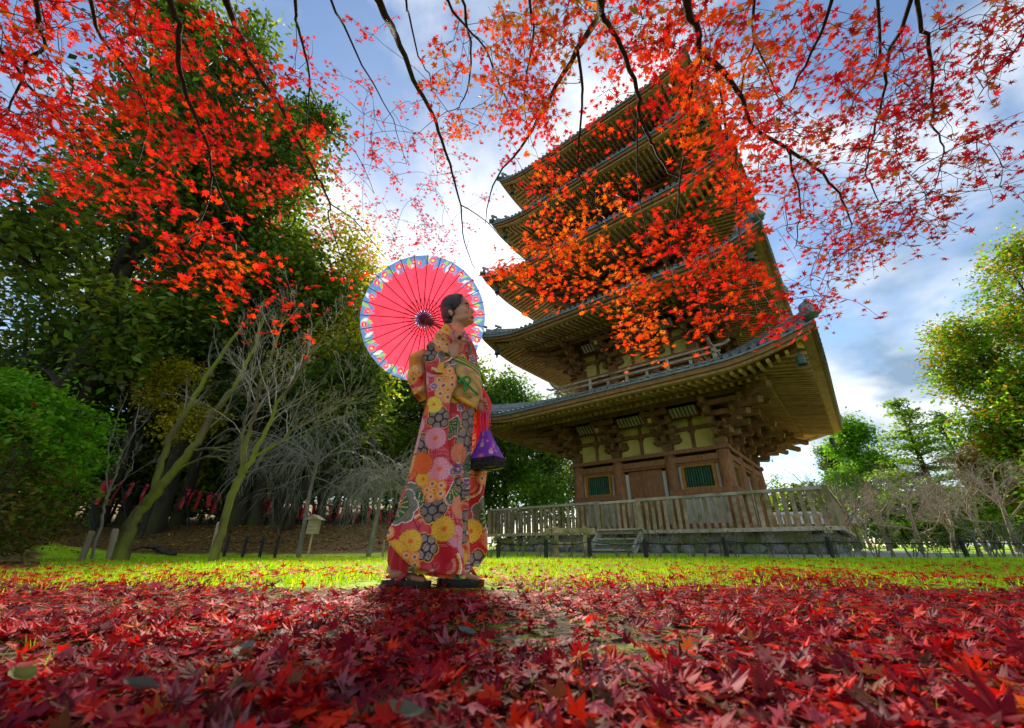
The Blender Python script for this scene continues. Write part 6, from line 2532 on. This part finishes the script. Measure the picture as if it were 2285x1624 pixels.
def make_walker():
    root = thing('person', 'person in a red floral kimono looking up under a pink parasol', 'person', (-0.36, YG, 0.0))
    org = Vector(root.location)

    def child(o, up=None):
        if up is None:
            o.parent = root
            o.matrix_parent_inverse = Matrix.Translation(-org)
        else:
            o.parent = up
            o.matrix_parent_inverse = up.matrix_basis.inverted()
        return o
    # ---------------- body
    mb = MB()
    hc = Vector((-0.337, YG, 1.487))
    yaw, tilt = math.radians(7), math.radians(15)
    Hm = Matrix.Rotation(-yaw, 3, 'Z') @ Matrix.Rotation(-tilt, 3, 'Y')

    def hp(x, y, z):
        return hc + Hm @ Vector((x, y, z))
    ellipsoid(mb, hp(-0.012, 0, 0.030), (0.086, 0.069, 0.082), Hm, 24, 16)
    ellipsoid(mb, hp(0.025, 0, -0.040), (0.058, 0.056, 0.082), Hm, 24, 16)
    ellipsoid(mb, hp(0.049, 0, 0.028), (0.036, 0.050, 0.046), Hm)            # forehead
    ellipsoid(mb, hp(0.065, 0, -0.103), (0.019, 0.023, 0.015), Hm)           # chin
    for s in (-1, 1):
        ellipsoid(mb, hp(0.046, s * 0.032, -0.046), (0.030, 0.022, 0.028), Hm)   # cheeks
        ellipsoid(mb, hp(0.018, s * 0.036, -0.086), (0.046, 0.019, 0.021), Hm)   # jaw
        ellipsoid(mb, hp(-0.030, s * 0.066, -0.048), (0.012, 0.007, 0.021), Hm)  # ears
        ellipsoid(mb, hp(-0.036, s * 0.071, -0.040), (0.010, 0.004, 0.016), Hm)
        ellipsoid(mb, hp(0.066, s * 0.027, 0.013), (0.014, 0.020, 0.006), Hm)    # brow
        ellipsoid(mb, hp(0.0865, s * 0.0085, -0.0435), (0.008, 0.006, 0.0055), Hm)
    mb.tube([hp(0.081, 0, -0.002), hp(0.0875, 0, -0.022), hp(0.0945, 0, -0.037)], [0.0065, 0.0075, 0.0085], 10)
    ellipsoid(mb, hp(0.0945, 0, -0.0395), (0.0085, 0.0100, 0.0075), Hm)
    ellipsoid(mb, hp(0.077, 0, -0.074), (0.0145, 0.022, 0.013), Hm)           # mouth mound
    mb.tube([hp(-0.012, 0, -0.060), (-0.334, YG, 1.36), (-0.342, YG, 1.30), (-0.350, YG, 1.24)], [0.050, 0.045, 0.050, 0.08], 16)
    mb.tube([(-0.350, YG, 1.30), (-0.345, YG, 1.15), (-0.335, YG, 1.0), (-0.34, YG, 0.85), (-0.35, YG, 0.72)], [0.075, 0.085, 0.075, 0.085, 0.08], 14)
    sh_r, sh_l = Vector((-0.365, YG - 0.10, 1.275)), Vector((-0.345, YG + 0.11, 1.27))
    mb.tube([(-0.352, YG, 1.28), sh_r], [0.06, 0.045], 10)
    mb.tube([(-0.352, YG, 1.28), sh_l], [0.06, 0.045], 10)
    # near arm raised to the handle
    el = Vector(px('I', 880, 610, 1.985))
    wr = Vector(px('I', 960, 335, 1.975))
    hand = Vector(px('I', 985, 238, 1.975))
    mb.tube([sh_r, (sh_r + el) / 2 + Vector((0, -0.01, 0)), el, (el * 0.62 + wr * 0.38), wr], [0.040, 0.034, 0.029, 0.026, 0.0185], 12)
    hub = Vector(px('1', 672, 675, 2.42))
    hdir = (hand - hub).normalized()
    wrap_hand(mb, hand, hdir, wr, 0.010, -1)
    # far arm hangs forward, closed on the cords of the bag
    el2 = Vector(px('I', 1230, 880, 2.20))
    wr2 = Vector(px('I', 1262, 1085, 2.17))
    hand2 = Vector(px('I', 1335, 1165, 2.15))
    mb.tube([sh_l, (sh_l + el2) / 2, el2, wr2], [0.042, 0.036, 0.033, 0.023], 12)
    wrap_hand(mb, hand2, Vector((0.25, -0.15, -1.0)), wr2, 0.006, 1)
    # legs and feet
    for hipx, kn, an, heel, ball, toe in (
            (-0.385, (-0.44, 2.07, 0.45), (-0.535, 2.06, 0.10), (-0.553, 2.06, 0.058), (-0.44, 2.06, 0.046), (-0.398, 2.055, 0.040)),
            (-0.325, (-0.30, 2.15, 0.45), (-0.300, 2.15, 0.10), (-0.318, 2.15, 0.056), (-0.205, 2.15, 0.046), (-0.162, 2.145, 0.040))):
        mb.tube([(hipx, kn[1], 0.80), kn, (np.array(kn) * 0.45 + np.array(an) * 0.55), an], [0.08, 0.05, 0.048, 0.031], 12)
        mb.tube([an, heel], [0.031, 0.027], 10)
        mb.tube([heel, (np.array(heel) + np.array(ball)) / 2 + np.array([0, 0, 0.016]), ball], [0.026, 0.026, 0.021], 10)
        for k in range(5):
            dy = (k - 2) * 0.0155
            mb.tube([(ball[0] - 0.01, ball[1] + dy * 0.8, ball[2] - 0.002), (toe[0] + 0.012 - abs(k - 0.5) * 0.005, toe[1] + dy, toe[2] - 0.004)],
                    [0.013, 0.011 if k == 0 else 0.0082], 8)
    body = child(fuse(mb, 'body', M['skin'], 0.0029, 3))
    # ---------------- face details set on the skin
    bm_ = body.data
    co = np.empty(len(bm_.vertices) * 3)
    bm_.vertices.foreach_get('co', co)
    co = co.reshape(-1, 3)

    def skin_at(c, x, y, lift_=0.001):
        """point of the skin seen at crop (x, y), nearest to the camera"""
        p = px(c, x, y, YG)
        d = p - np.array([0, 0, CAMZ])
        d = d / np.linalg.norm(d)
        rel = co - np.array([0, 0, CAMZ])
        t = rel @ d
        dist = np.linalg.norm(rel - t[:, None] * d, axis=1)
        k = np.where(dist < 0.006)[0]
        if not len(k):
            return p
        t0 = t[k].min()
        return np.array([0, 0, CAMZ]) + d * (t0 - lift_)
    m_eye = pmat('eye_white', (0.72, 0.70, 0.68), (0.78, 0.76, 0.74), 20, 0.3)
    m_dark = pmat('eye_dark', (0.010, 0.007, 0.006), (0.02, 0.014, 0.012), 20, 0.2, spec=0.5)
    m_lip = pmat('lips', (0.42, 0.13, 0.10), (0.48, 0.17, 0.13), 20, 0.4)
    e = MB()
    ellipsoid(e, skin_at('H', 820, 441, -0.0025), (0.0078, 0.004, 0.0036))
    child(e.build('eye', m_eye, None, True), body)
    e = MB()
    ew = skin_at('H', 820, 441, -0.0025)
    ellipsoid(e, ew + np.array([0.0026, -0.0030, -0.0010]), (0.0040, 0.0020, 0.0036))
    child(e.build('iris', m_dark, None, True), body)
    e = MB().tube([skin_at('H', x, y) for x, y in ((775, 424), (795, 414), (820, 414), (843, 428), (852, 448))], [0.0008, 0.0016, 0.0019, 0.0017, 0.001], 6)
    child(e.build('eyelid', m_dark, None, True), body)
    e = MB().tube([skin_at('H', x, y, 0.0005) for x, y in ((762, 356), (785, 345), (815, 343), (845, 352), (862, 366))], [0.0008, 0.0021, 0.0024, 0.0022, 0.001], 6)
    child(e.build('eyebrow', M['hair'], None, True), body)
    e = MB().tube([skin_at('H', x, y, -0.001) for x, y in ((892, 652), (915, 640), (940, 640), (960, 652))], [0.0006, 0.0018, 0.0024, 0.0018], 8)
    e.tube([skin_at('H', x, y, -0.001) for x, y in ((894, 656), (915, 668), (940, 676), (960, 676))], [0.0006, 0.0020, 0.0027, 0.0022], 8)
    child(e.build('lips', m_lip, None, True), body)
    # ---------------- hair: drawn back, low at the nape
    hb = MB()
    ellipsoid(hb, hp(-0.015, 0, 0.035), (0.084, 0.076, 0.082), Hm, 24, 16)
    ellipsoid(hb, hp(-0.048, 0, -0.015), (0.052, 0.068, 0.075), Hm, 20, 14)
    ellipsoid(hb, hp(-0.052, 0, -0.068), (0.045, 0.052, 0.046), Hm, 20, 14)
    for s in (-1, 1):
        ellipsoid(hb, hp(-0.020, s * 0.050, 0.036), (0.046, 0.028, 0.052), Hm @ Matrix.Rotation(math.radians(-30), 3, 'Y'), 16, 12)
        ellipsoid(hb, hp(-0.046, s * 0.056, -0.030), (0.024, 0.018, 0.045), Hm, 14, 10)
    ellipsoid(hb, hp(0.030, 0, 0.084), (0.036, 0.046, 0.024), Hm @ Matrix.Rotation(math.radians(30), 3, 'Y'), 16, 12)
    hair = child(fuse(hb, 'hair', M['hair'], 0.0035, 4))
    st = MB()
    rng = np.random.default_rng(9)
    for k in range(14):
        s = rng.uniform(-0.05, 0.05)
        st.tube([hp(0.045, -0.040 + s * 0.3, 0.085 + s * 0.2), hp(0.060 + s * 0.1, -0.050, 0.050 + s * 0.5), hp(0.050 + s * 0.2, -0.058, 0.010 + s * 0.5)], [0.0006, 0.0006, 0.0003], 4)
    tag(child(st.build('loose_hair', M['hair']), hair), kind='stuff')

    # ---------------- kimono
    def cloth(name, V, F, col, mat, up=None):
        me = np_mesh(name, V, F, mat, col, True)
        return child(obj(name, me), up)

    def skirt_fold(a, Z, X, Y):
        t = 1 - sstep(0.25, 1.0, Z)
        w = 0.012 * t * np.sin(a * 9 + Z * 4) + 0.008 * t * np.sin(a * 17 - Z * 6)
        hem = -0.028 * (1 - sstep(0.03, 0.14, Z)) * (X + 0.40) / 0.16
        return w * np.cos(a), w * np.sin(a), hem
    rows = [(0.060, -0.566, -0.222, YG, .125), (0.10, -0.572, -0.218, YG, .128), (0.18, -0.568, -0.222, YG, .125), (0.28, -0.55, -0.228, YG, .12), (0.415, -0.53, -0.222, YG, .12),
            (0.54, -0.512, -0.226, YG, .118), (0.68, -0.492, -0.216, YG, .118), (0.84, -0.476, -0.205, YG, .118), (0.93, -0.468, -0.202, YG, .112), (1.02, -0.462, -0.198, YG, .110),
            (1.12, -0.462, -0.200, YG, .115), (1.20, -0.456, -0.205, YG, .125), (1.25, -0.448, -0.226, YG, .130), (1.29, -0.438, -0.250, YG, .122), (1.32, -0.424, -0.268, YG, .100),
            (1.345, -0.408, -0.284, YG, .072), (1.366, -0.398, -0.298, YG, .056)]
    V, F, u, v, _, _ = tube_rows(rows, 330, 170, skirt_fold)
    col = kimono_pattern(u, v, 21, (-0.62, 1.1), (0.0, 1.4))
    low = v < 0.155 + 0.10 * (u > -0.2)
    front = (V[:, 0] < -0.455) & (v < 0.17)
    col[front] = CRED * np.array([1.0, 0.8, 0.7])
    kimono = cloth('kimono', V, F, col, M['silk'])
    # near sleeve, hanging from the raised arm
    YS = 1.955

    def hang_fold(a, Z, X, Y):
        t = 1 - sstep(0.7, 1.1, Z)
        w = sstep(0.04, 0.5, Z)
        return 0 * X, 0.016 * t * np.sin(X * 40 + Z * 6 + 2 * np.sin(Z * 4)) + 0.012 * np.sin(X * 17 - Z * 9) + 0.006 * w * np.sin(X * 75 + Z * 11), 0 * X
    rws = rows_px('I', [(590, 925, 540), (540, 950, 620), (528, 962, 720), (530, 968, 820), (540, 960, 920), (545, 905, 1020), (560, 872, 1150)], YS, 0.024) + \
        rows_px('2', [(640, 862, 60), (620, 846, 230), (560, 866, 450), (512, 905, 600), (478, 950, 700), (420, 966, 850), (340, 976, 1000), (316, 972, 1085), (332, 966, 1130), (400, 975, 1215),
                      (470, 985, 1290), (560, 994, 1350), (760, 1000, 1398)], YS, 0.030)
    V, F, u, v, _, _ = tube_rows(rws, 330, 160, hang_fold, 3.0)
    col = kimono_pattern(u, v, 34, (-0.66, 1.0), (-0.02, 1.2))
    cloth('sleeve', V, F, col, M['silk'], kimono)
    # shoulder and upper part of the near sleeve, gathered at the elbow
    rws = rows_px('I', [(800, 850, 105), (745, 880, 150), (690, 900, 205), (618, 908, 300), (545, 896, 400), (512, 888, 460), (498, 884, 530), (506, 880, 620), (530, 872, 720), (580, 850, 800)], 1.99, 0.062)
    rws = [(z, a, b, y, 0.03 + 0.045 * math.sin(min(1, max(0, (1.36 - z) / 0.2)) * 1.57)) for z, a, b, y, h in rws]

    def arm_fold(a, Z, X, Y):
        w = 0.007 * np.sin(Z * 70 + X * 40) * sstep(1.0, 1.12, Z) * (1 - sstep(1.22, 1.32, Z))
        return w * np.cos(a), w * np.sin(a) * 1.4, 0 * X
    V, F, u, v, _, _ = tube_rows(rws, 150, 130, arm_fold, 2.2)
    col = kimono_pattern(u, v, 47, (-0.6, 1.0), (0.95, 1.42))
    cloth('upper_sleeve', V, F, col, M['silk'], kimono)
    # far sleeve
    rws = rows_px('I', [(1150, 1330, 960), (1160, 1400, 1060), (1170, 1436, 1140), (1180, 1440, 1230), (1190, 1410, 1390)], 2.23, 0.030) + \
        rows_px('2', [(1030, 1200, 60), (1020, 1196, 200), (1010, 1196, 380), (1010, 1192, 500), (1000, 1160, 720), (990, 1172, 900), (985, 1195, 1100), (985, 1190, 1190), (985, 1170, 1262), (990, 1110, 1335)], 2.23, 0.030)
    V, F, u, v, _, _ = tube_rows(rws, 240, 110, hang_fold, 2.8)
    col = kimono_pattern(u, v, 58, (-0.4, 1.0), (0.0, 1.0))
    q = px('I', 1270, 1150, 2.23)
    lin = (v > 0.66) & (V[:, 0] > q[0] - 0.01)
    col[lin] = [0.78, 0.010, 0.014]
    cloth('far_sleeve', V, F, col, M['silk'], kimono)
    # ---------------- obi with its bow, cords and knot
    slope = -0.36

    def obi_shear(a, Z, X, Y):
        return 0 * X, 0 * X, slope * (X + 0.30) * 0.8 + 0.004 * np.sin(a * 3 + Z * 40)
    rows = [(0.885, -0.472, -0.196, YG, .122), (0.93, -0.474, -0.186, YG, .126), (1.0, -0.474, -0.172, YG, .128), (1.06, -0.472, -0.168, YG, .128), (1.085, -0.470, -0.182, YG, .126), (1.125, -0.468, -0.188, YG, .124)]
    V, F, u, v, _, _ = tube_rows(rows, 80, 150, obi_shear, 2.2)
    z0 = np.repeat(np.linspace(0.885, 1.125, 80), 150)
    rngc = np.random.default_rng(5)
    col = np.tile(np.array([0.62, 0.40, 0.11]), (len(V), 1)) * (1 + 0.25 * np.sin(u * 60 + 3 * np.sin(z0 * 50)))[:, None]
    for k in range(60):
        cu, cv, rr = rngc.uniform(-0.6, 1.0), rngc.uniform(0.88, 1.06), rngc.uniform(0.014, 0.026)
        du, dv = u - cu, (z0 - cv)
        a_ = rngc.uniform(0, 3.14)
        x2, y2 = du * math.cos(a_) + dv * math.sin(a_), -du * math.sin(a_) + dv * math.cos(a_)
        lf = (np.abs(y2) < 0.36 * rr * np.cos(np.clip(x2 / rr, -1, 1) * 1.57)) & (np.abs(x2) < rr)
        col[lf] = [(0.03, 0.20, 0.05), (0.66, 0.20, 0.26), (0.70, 0.16, 0.05)][k % 3]
    col[z0 > 1.078] = [0.035, 0.19, 0.06]
    col[(z0 > 1.094) & (z0 < 1.102)] = [0.72, 0.50, 0.04]
    col[(z0 > 1.110) & (z0 < 1.116)] = [0.60, 0.52, 0.06]
    col[z0 < 0.900] = [0.66, 0.36, 0.05]
    obi = cloth('obi', V, F, np.clip(col, 0.01, 0.9), M['obi'])
    rws = rows_px('I', [(470, 560, 455), (400, 570, 490), (340, 570, 560), (300, 570, 640), (278, 560, 740), (276, 556, 850), (305, 552, 920), (335, 550, 985), (362, 545, 1040), (385, 480, 1083)], 2.06, 0.075)

    def bow_fold(a, Z, X, Y):
        w = 0.012 * np.sin(X * 46 + Z * 24)
        return 0.5 * w * np.cos(a), w * np.sin(a) + 0.008 * np.sin(Z * 60), 0 * X
    V, F, u, v, _, _ = tube_rows(rws, 110, 100, bow_fold, 2.4)
    col = kimono_pattern(u, v, 66, (-0.75, 0.9), (0.8, 1.3), 0.8, 0.45)
    cloth('obi_bow', V, F, col, M['obi'], obi)
    cd = MB()
    ring = [px('I', x, y, 1.96) for x, y in ((975, 800), (1060, 850), (1140, 930), (1215, 1000), (1250, 1030))]
    cd.tube(ring, 0.0065, 8)
    kn = []
    kc = px('I', 1090, 838, 1.955)
    for q in range(25):
        a = 2 * math.pi * q / 24
        kn.append((kc[0] + 0.021 * math.cos(a), kc[1] - 0.004, kc[2] + 0.020 * math.sin(a)))
    cd.tube(kn, 0.0065, 8)
    cd.tube([px('I', 1075, 880, 1.95), px('I', 1050, 930, 1.945), px('I', 1070, 985, 1.95), px('I', 1105, 960, 1.95), px('I', 1085, 890, 1.95)], 0.0055, 8)
    cd.tube([px('I', 985, 780, 1.957), px('I', 1010, 830, 1.95), px('I', 985, 870, 1.95), px('I', 1035, 850, 1.945), px('I', 1060, 800, 1.95)], 0.007, 8)
    child(cd.build('obi_cord', M['cord_green'], None, True), obi)
    # sash below the obi
    sl = MB().tube([px('I', 935, 1065, 1.985), px('I', 1040, 1110, 1.972), px('I', 1130, 1160, 1.98), px('I', 1205, 1205, 2.02)], [0.012, 0.014, 0.014, 0.010], 8)
    child(sl.build('waist_fold', pmat('waist_gold', (0.66, 0.36, 0.03), (0.78, 0.46, 0.06), 40, 0.6, c3=(0.5, 0.05, 0.04), s3=50, t3=(0.58, 0.62)), None, True))
    # collar bands
    for k, (dy, mt) in enumerate(((0.0, 'white_plaster'), (0.012, 'lining'))):
        col_pts = [px('I', 815, 98 + k * 14, 2.11), px('I', 850, 108 + k * 16, 2.055), px('I', 930, 122 + k * 14, 2.03), px('I', 1010, 158 + k * 14, 2.03), px('I', 1075, 250 + k * 18, 2.02), px('I', 1120, 340 + k * 22, 2.03), px('I', 1090, 440 + k * 30, 2.0)]
        child(MB().tube(col_pts, [0.007, 0.008, 0.008, 0.008, 0.008, 0.008, 0.006], 8).build('collar', M[mt], None, True), kimono)
    child(MB().tube([px('I', 1100, 300, 2.0), px('I', 1150, 360, 2.005), px('I', 1150, 430, 2.0), px('I', 1100, 500, 1.985)], 0.0045, 6).build('collar_trim', M['cord_green'], None, True), kimono)

    # ---------------- black sandals with red straps
    for cx, cy, a in ((-0.478, 2.06, 0.03), (-0.243, 2.15, -0.02)):
        s = MB()
        prof = []
        for q in range(20):
            t = 2 * math.pi * q / 20
            prof.append((0.112 * math.copysign(abs(math.cos(t)) ** 0.55, math.cos(t)), 0.040 * math.copysign(abs(math.sin(t)) ** 0.6, math.sin(t)) * (1 - 0.12 * math.cos(t))))
        s.prism(prof, 'z', -0.004, 0.033)
        o = child(s.build('sandal', M['lacquer']))
        o.location = (cx, cy, 0.0)
        o.rotation_euler = (0, math.radians(1.5), a)
        for sg in (-1, 1):
            k = MB().tube([(cx - 0.035, cy + sg * 0.040, 0.030), (cx + 0.005, cy + sg * 0.034, 0.066), (cx + 0.045, cy + sg * 0.015, 0.074), (cx + 0.072, cy, 0.045)], [0.009, 0.012, 0.011, 0.006], 8)
            child(k.build('strap', M['banner'], None, True), o)
    return hand, hub, hdir, hand2


HAND, HUB, HDIR, HAND2 = make_walker()


# ------------------------------------------------------------------ parasol
def make_parasol():
    z = -HDIR                                 # handle axis, pointing from the hand to the top
    L_ = (HUB - HAND).length
    base = HAND - z * 0.10
    p = thing('parasol', 'round pink paper parasol with a blue flowered rim held behind the head', 'parasol', base)
    p.rotation_mode = 'QUATERNION'
    p.rotation_quaternion = z.to_track_quat('Z', 'Y')
    H = L_ + 0.10                             # height of the inner hub above the base
    R, n = 0.437, 30
    apex, rim = H + 0.030, H - 0.062
    MB().tube([(0, 0, 0.0), (0, 0, 0.055), (0, 0, 0.06), (0, 0, H + 0.01)], [0.0085, 0.0085, 0.0075, 0.0075], 12).build('handle', M['rib_wood'], p, True)
    MB().tube([(0, 0, -0.002), (0, 0, 0.04)], [0.0095, 0.0095], 12).build('grip', M['lantern_wood'], p, True)
    MB().lathe([(0.010, H - 0.150), (0.026, H - 0.140), (0.029, H - 0.110), (0.024, H - 0.085), (0.011, H - 0.080)], (0, 0, 0), 20).build('runner', M['rib_wood'], p, True)
    MB().lathe([(0.010, H - 0.165), (0.017, H - 0.160), (0.017, H - 0.148), (0.010, H - 0.146)], (0, 0, 0), 16).build('runner_cap', M['lacquer'], p, True)
    MB().lathe([(0.008, H - 0.02), (0.030, H - 0.012), (0.034, H + 0.012), (0.020, H + 0.03), (0.006, H + 0.045)], (0, 0, 0), 20).build('top_hub', M['rib_wood'], p, True)

    def zr(r):                                # profile of the canopy
        t = r / R
        return apex + (rim - apex) * (0.55 * t + 0.45 * t * t)
    # canopy paper with the printed rim
    nr, na = 70, n * 12
    rr = np.linspace(0.012, R, nr)
    aa = np.linspace(0, 2 * np.pi, na, endpoint=False)
    RRm, AA = np.meshgrid(rr, aa, indexing='ij')
    seg = np.cos(math.pi / n) / np.cos((AA % (2 * math.pi / n)) - math.pi / n)
    rad = RRm * (1 + (seg - 1) * (RRm / R) ** 2)
    sag = 0.006 * (RRm / R) ** 1.5 * (np.sin((AA % (2 * math.pi / n)) * n / 2))
    V = np.stack([rad * np.cos(AA), rad * np.sin(AA), zr(RRm) - sag + 0.004], -1).reshape(-1, 3)
    i = np.arange(nr * na).reshape(nr, na)
    j = np.roll(i, -1, 1)
    F = np.stack([i[:-1].ravel(), j[:-1].ravel(), j[1:].ravel(), i[1:].ravel()], 1)
    t = (RRm / R).ravel()
    a = AA.ravel()
    col = np.tile(np.array([0.82, 0.055, 0.11]), (len(t), 1)) * (1 + 0.05 * np.sin(a * 211) * np.sin(t * 90) + 0.10 * np.sin(np.floor(a * n / (2 * math.pi)) * 12.9) + 0.06 * np.sin(t * 17 + np.sin(a * 9) * 2))[:, None]
    edge = 0.875 + 0.04 * np.sin(a * 15) + 0.03 * np.sin(a * 37 + 1.3)
    blue = np.array([0.09, 0.19, 0.42])
    col[t > edge] = blue
    x, y = t * np.cos(a), t * np.sin(a)
    rng = np.random.default_rng(8)
    for k in range(n * 2):                    # leaves
        am, rm = 2 * math.pi * k / (n * 2) + rng.normal(0, 0.03), rng.uniform(0.87, 0.95)
        du, dv = (a - am + math.pi) % (2 * math.pi) - math.pi, t - rm
        q = rng.uniform(-0.9, 0.9)
        x2, y2 = du * rm * math.cos(q) + dv * math.sin(q), -du * rm * math.sin(q) + dv * math.cos(q)
        w = (np.abs(x2) < 0.030 * np.cos(np.clip(y2 / 0.085, -1, 1) * 1.57)) & (np.abs(y2) < 0.085)
        col[w] = [(0.24, 0.40, 0.16), (0.50, 0.56, 0.62), (0.12, 0.24, 0.46)][k % 3]
    for k in range(n):                        # camellias
        am, rm, s = 2 * math.pi * (k + 0.5) / n + rng.normal(0, 0.05), rng.uniform(0.89, 0.945), rng.uniform(0.042, 0.066)
        d = np.hypot(((a - am + math.pi) % (2 * math.pi) - math.pi) * rm, t - rm)
        col[d < s] = [0.78, 0.03, 0.05]
        col[(d < s) & (d > s * 0.80)] = [0.30, 0.22, 0.46]
        col[(np.abs(d - s * 0.45) < s * 0.07)] = blue
        col[d < s * 0.26] = [0.90, 0.82, 0.10]
    col[t < 0.125] = [0.18, 0.12, 0.50]
    col[(t < 0.15) & (t > 0.125) & (np.sin(a * 15) > 0)] = [0.55, 0.70, 0.85]
    obj('canopy', np_mesh('canopy', V, F, M['paper'], np.clip(col, 0.01, 0.93), True), p)
    # ribs and stretchers
    rb = MB()
    pr = [0.03, 0.12, 0.22, 0.32, 0.40, R + 0.006]
    rb.tube([(q, 0, zr(min(q, R)) - 0.004) for q in pr], [0.0034, 0.0034, 0.0032, 0.003, 0.0027, 0.0024], 5)
    rme = rb.mesh('rib', M['rib_wood'])
    sme = MB().tube([(0.024, 0, H - 0.105), (0.08, 0.0, H - 0.055), (0.148, 0, zr(0.148) - 0.005)], 0.0022, 4).mesh('stretcher', M['rib_wood'])
    for k in range(n):
        rib = obj('rib', rme, p, None, 2 * math.pi * k / n)
        obj('stretcher', sme, rib, None, 2 * math.pi * 0.12 / n)
    th = MB()
    pts = [(0.148 * math.cos(2 * math.pi * q / 60), 0.148 * math.sin(2 * math.pi * q / 60), zr(0.148) - 0.007) for q in range(61)]
    th.tube(pts, 0.0008, 4)
    th.build('thread_ring', M['rib_wood'], p)


make_parasol()


# ------------------------------------------------------------------ bag
def make_bag():
    c = Vector(px('2', 1185, 400, 2.10))
    b = thing('drawstring_bag', 'purple flowered drawstring bag with a black basket base hanging from the hand', 'bag', c, math.radians(-33))
    # basket: woven box, slightly flared
    w, d, h = 0.172, 0.105, 0.052
    bs = MB()
    bs.box((0, 0, -h / 2), (w * 0.94, d * 0.92, h), taper=1.06)
    bs.build('basket', M['basket'], b)
    for q in range(16):
        for sy in (-1, 1):
            MB().beam((-w / 2 + 0.006 + q * (w - 0.012) / 15, sy * (d / 2 - 0.001), -0.002), (-w / 2 * 0.95 + 0.006 + q * (w * 0.95 - 0.012) / 15, sy * (d / 2 * 0.94), -h * 0.96), 0.004, 0.004, (1, 0, 0)).build('weave_strip', M['basket'], b)
    for q in range(10):
        MB().beam((w / 2 + 0.001, -d / 2 + 0.006 + q * (d - 0.012) / 9, -0.002), (w / 2 * 0.95, (-d / 2 + 0.006 + q * (d - 0.012) / 9) * 0.95, -h * 0.96), 0.004, 0.004, (0, 1, 0)).build('weave_strip', M['basket'], b)
    MB().box((0, 0, -h - 0.004), (0.018, d * 0.9, 0.008)).build('base_slat', M['basket'], b)
    MB().box((0, 0, -h - 0.003), (w * 0.9, 0.016, 0.006)).build('base_slat', M['basket'], b)
    # cloth: loft from the basket's rim to the gathered neck
    nz, n = 60, 120
    V, U, Vv = [], [], []
    for k in range(nz):
        t = k / (nz - 1)
        s = (1 - t) ** 1.05
        for q in range(n):
            a = 2 * math.pi * q / n
            ex = math.copysign(abs(math.cos(a)) ** 0.35, math.cos(a)) * w / 2 * 1.01
            ey = math.copysign(abs(math.sin(a)) ** 0.35, math.sin(a)) * d / 2 * 1.02
            f = 1 + (0.10 * math.sin(a * 12) + 0.06 * math.sin(a * 7 + 1)) * t
            nx, ny = 0.024 * math.cos(a) * f, 0.018 * math.sin(a) * f
            V.append((ex * s + nx * (1 - s) - 0.012 * t, ey * s + ny * (1 - s), -0.002 + 0.150 * t))
            U.append(math.atan2(ey, ex) * 0.1)
            Vv.append(0.15 * t)
    V, U, Vv = np.array(V), np.array(U), np.array(Vv)
    i = np.arange(nz * n).reshape(nz, n)
    j = np.roll(i, -1, 1)
    F = np.stack([i[:-1].ravel(), j[:-1].ravel(), j[1:].ravel(), i[1:].ravel()], 1)
    col = np.tile(np.array([0.20, 0.035, 0.42]), (len(V), 1))
    rng = np.random.default_rng(4)
    for k in range(26):
        cu, cv, rr = rng.uniform(-0.32, 0.0), rng.uniform(0, 0.14), rng.uniform(0.007, 0.016)
        dx, dy = U - cu, Vv - cv
        r, a = np.hypot(dx, dy), np.arctan2(dy, dx)
        m = r < rr * (0.62 + 0.38 * np.abs(np.cos(a * 2.5)))
        col[m] = [(0.68, 0.22, 0.36), (0.60, 0.12, 0.38), (0.78, 0.42, 0.44)][k % 3]
        col[r < rr * 0.18] = [0.75, 0.35, 0.15]
    obj('cloth', np_mesh('cloth', V, F, M['silk'], col, True), b)
    nk = MB()
    nk.tube([(-0.012 + 0.024 * math.cos(q * 0.2618), 0.018 * math.sin(q * 0.2618), 0.142) for q in range(25)], 0.003, 6)
    nk.build('neck_cord', M['cord_pink'], b, True)
    inv = Matrix.Rotation(math.radians(33), 3, 'Z')
    hnd = inv @ (HAND2 - c)
    for sx, sy in ((-1, -1), (1, -1), (-1, 1), (1, 1)):
        top = hnd + Vector((sx * 0.006, sy * 0.005, -0.004))
        bot = Vector((-0.012 + sx * 0.018, sy * 0.014, 0.142))
        MB().tube([top, (top + bot) / 2 + Vector((sx * 0.012, sy * 0.006, 0)), bot], 0.0023, 6).build('cord', M['cord_pink'], b, True)


make_bag()
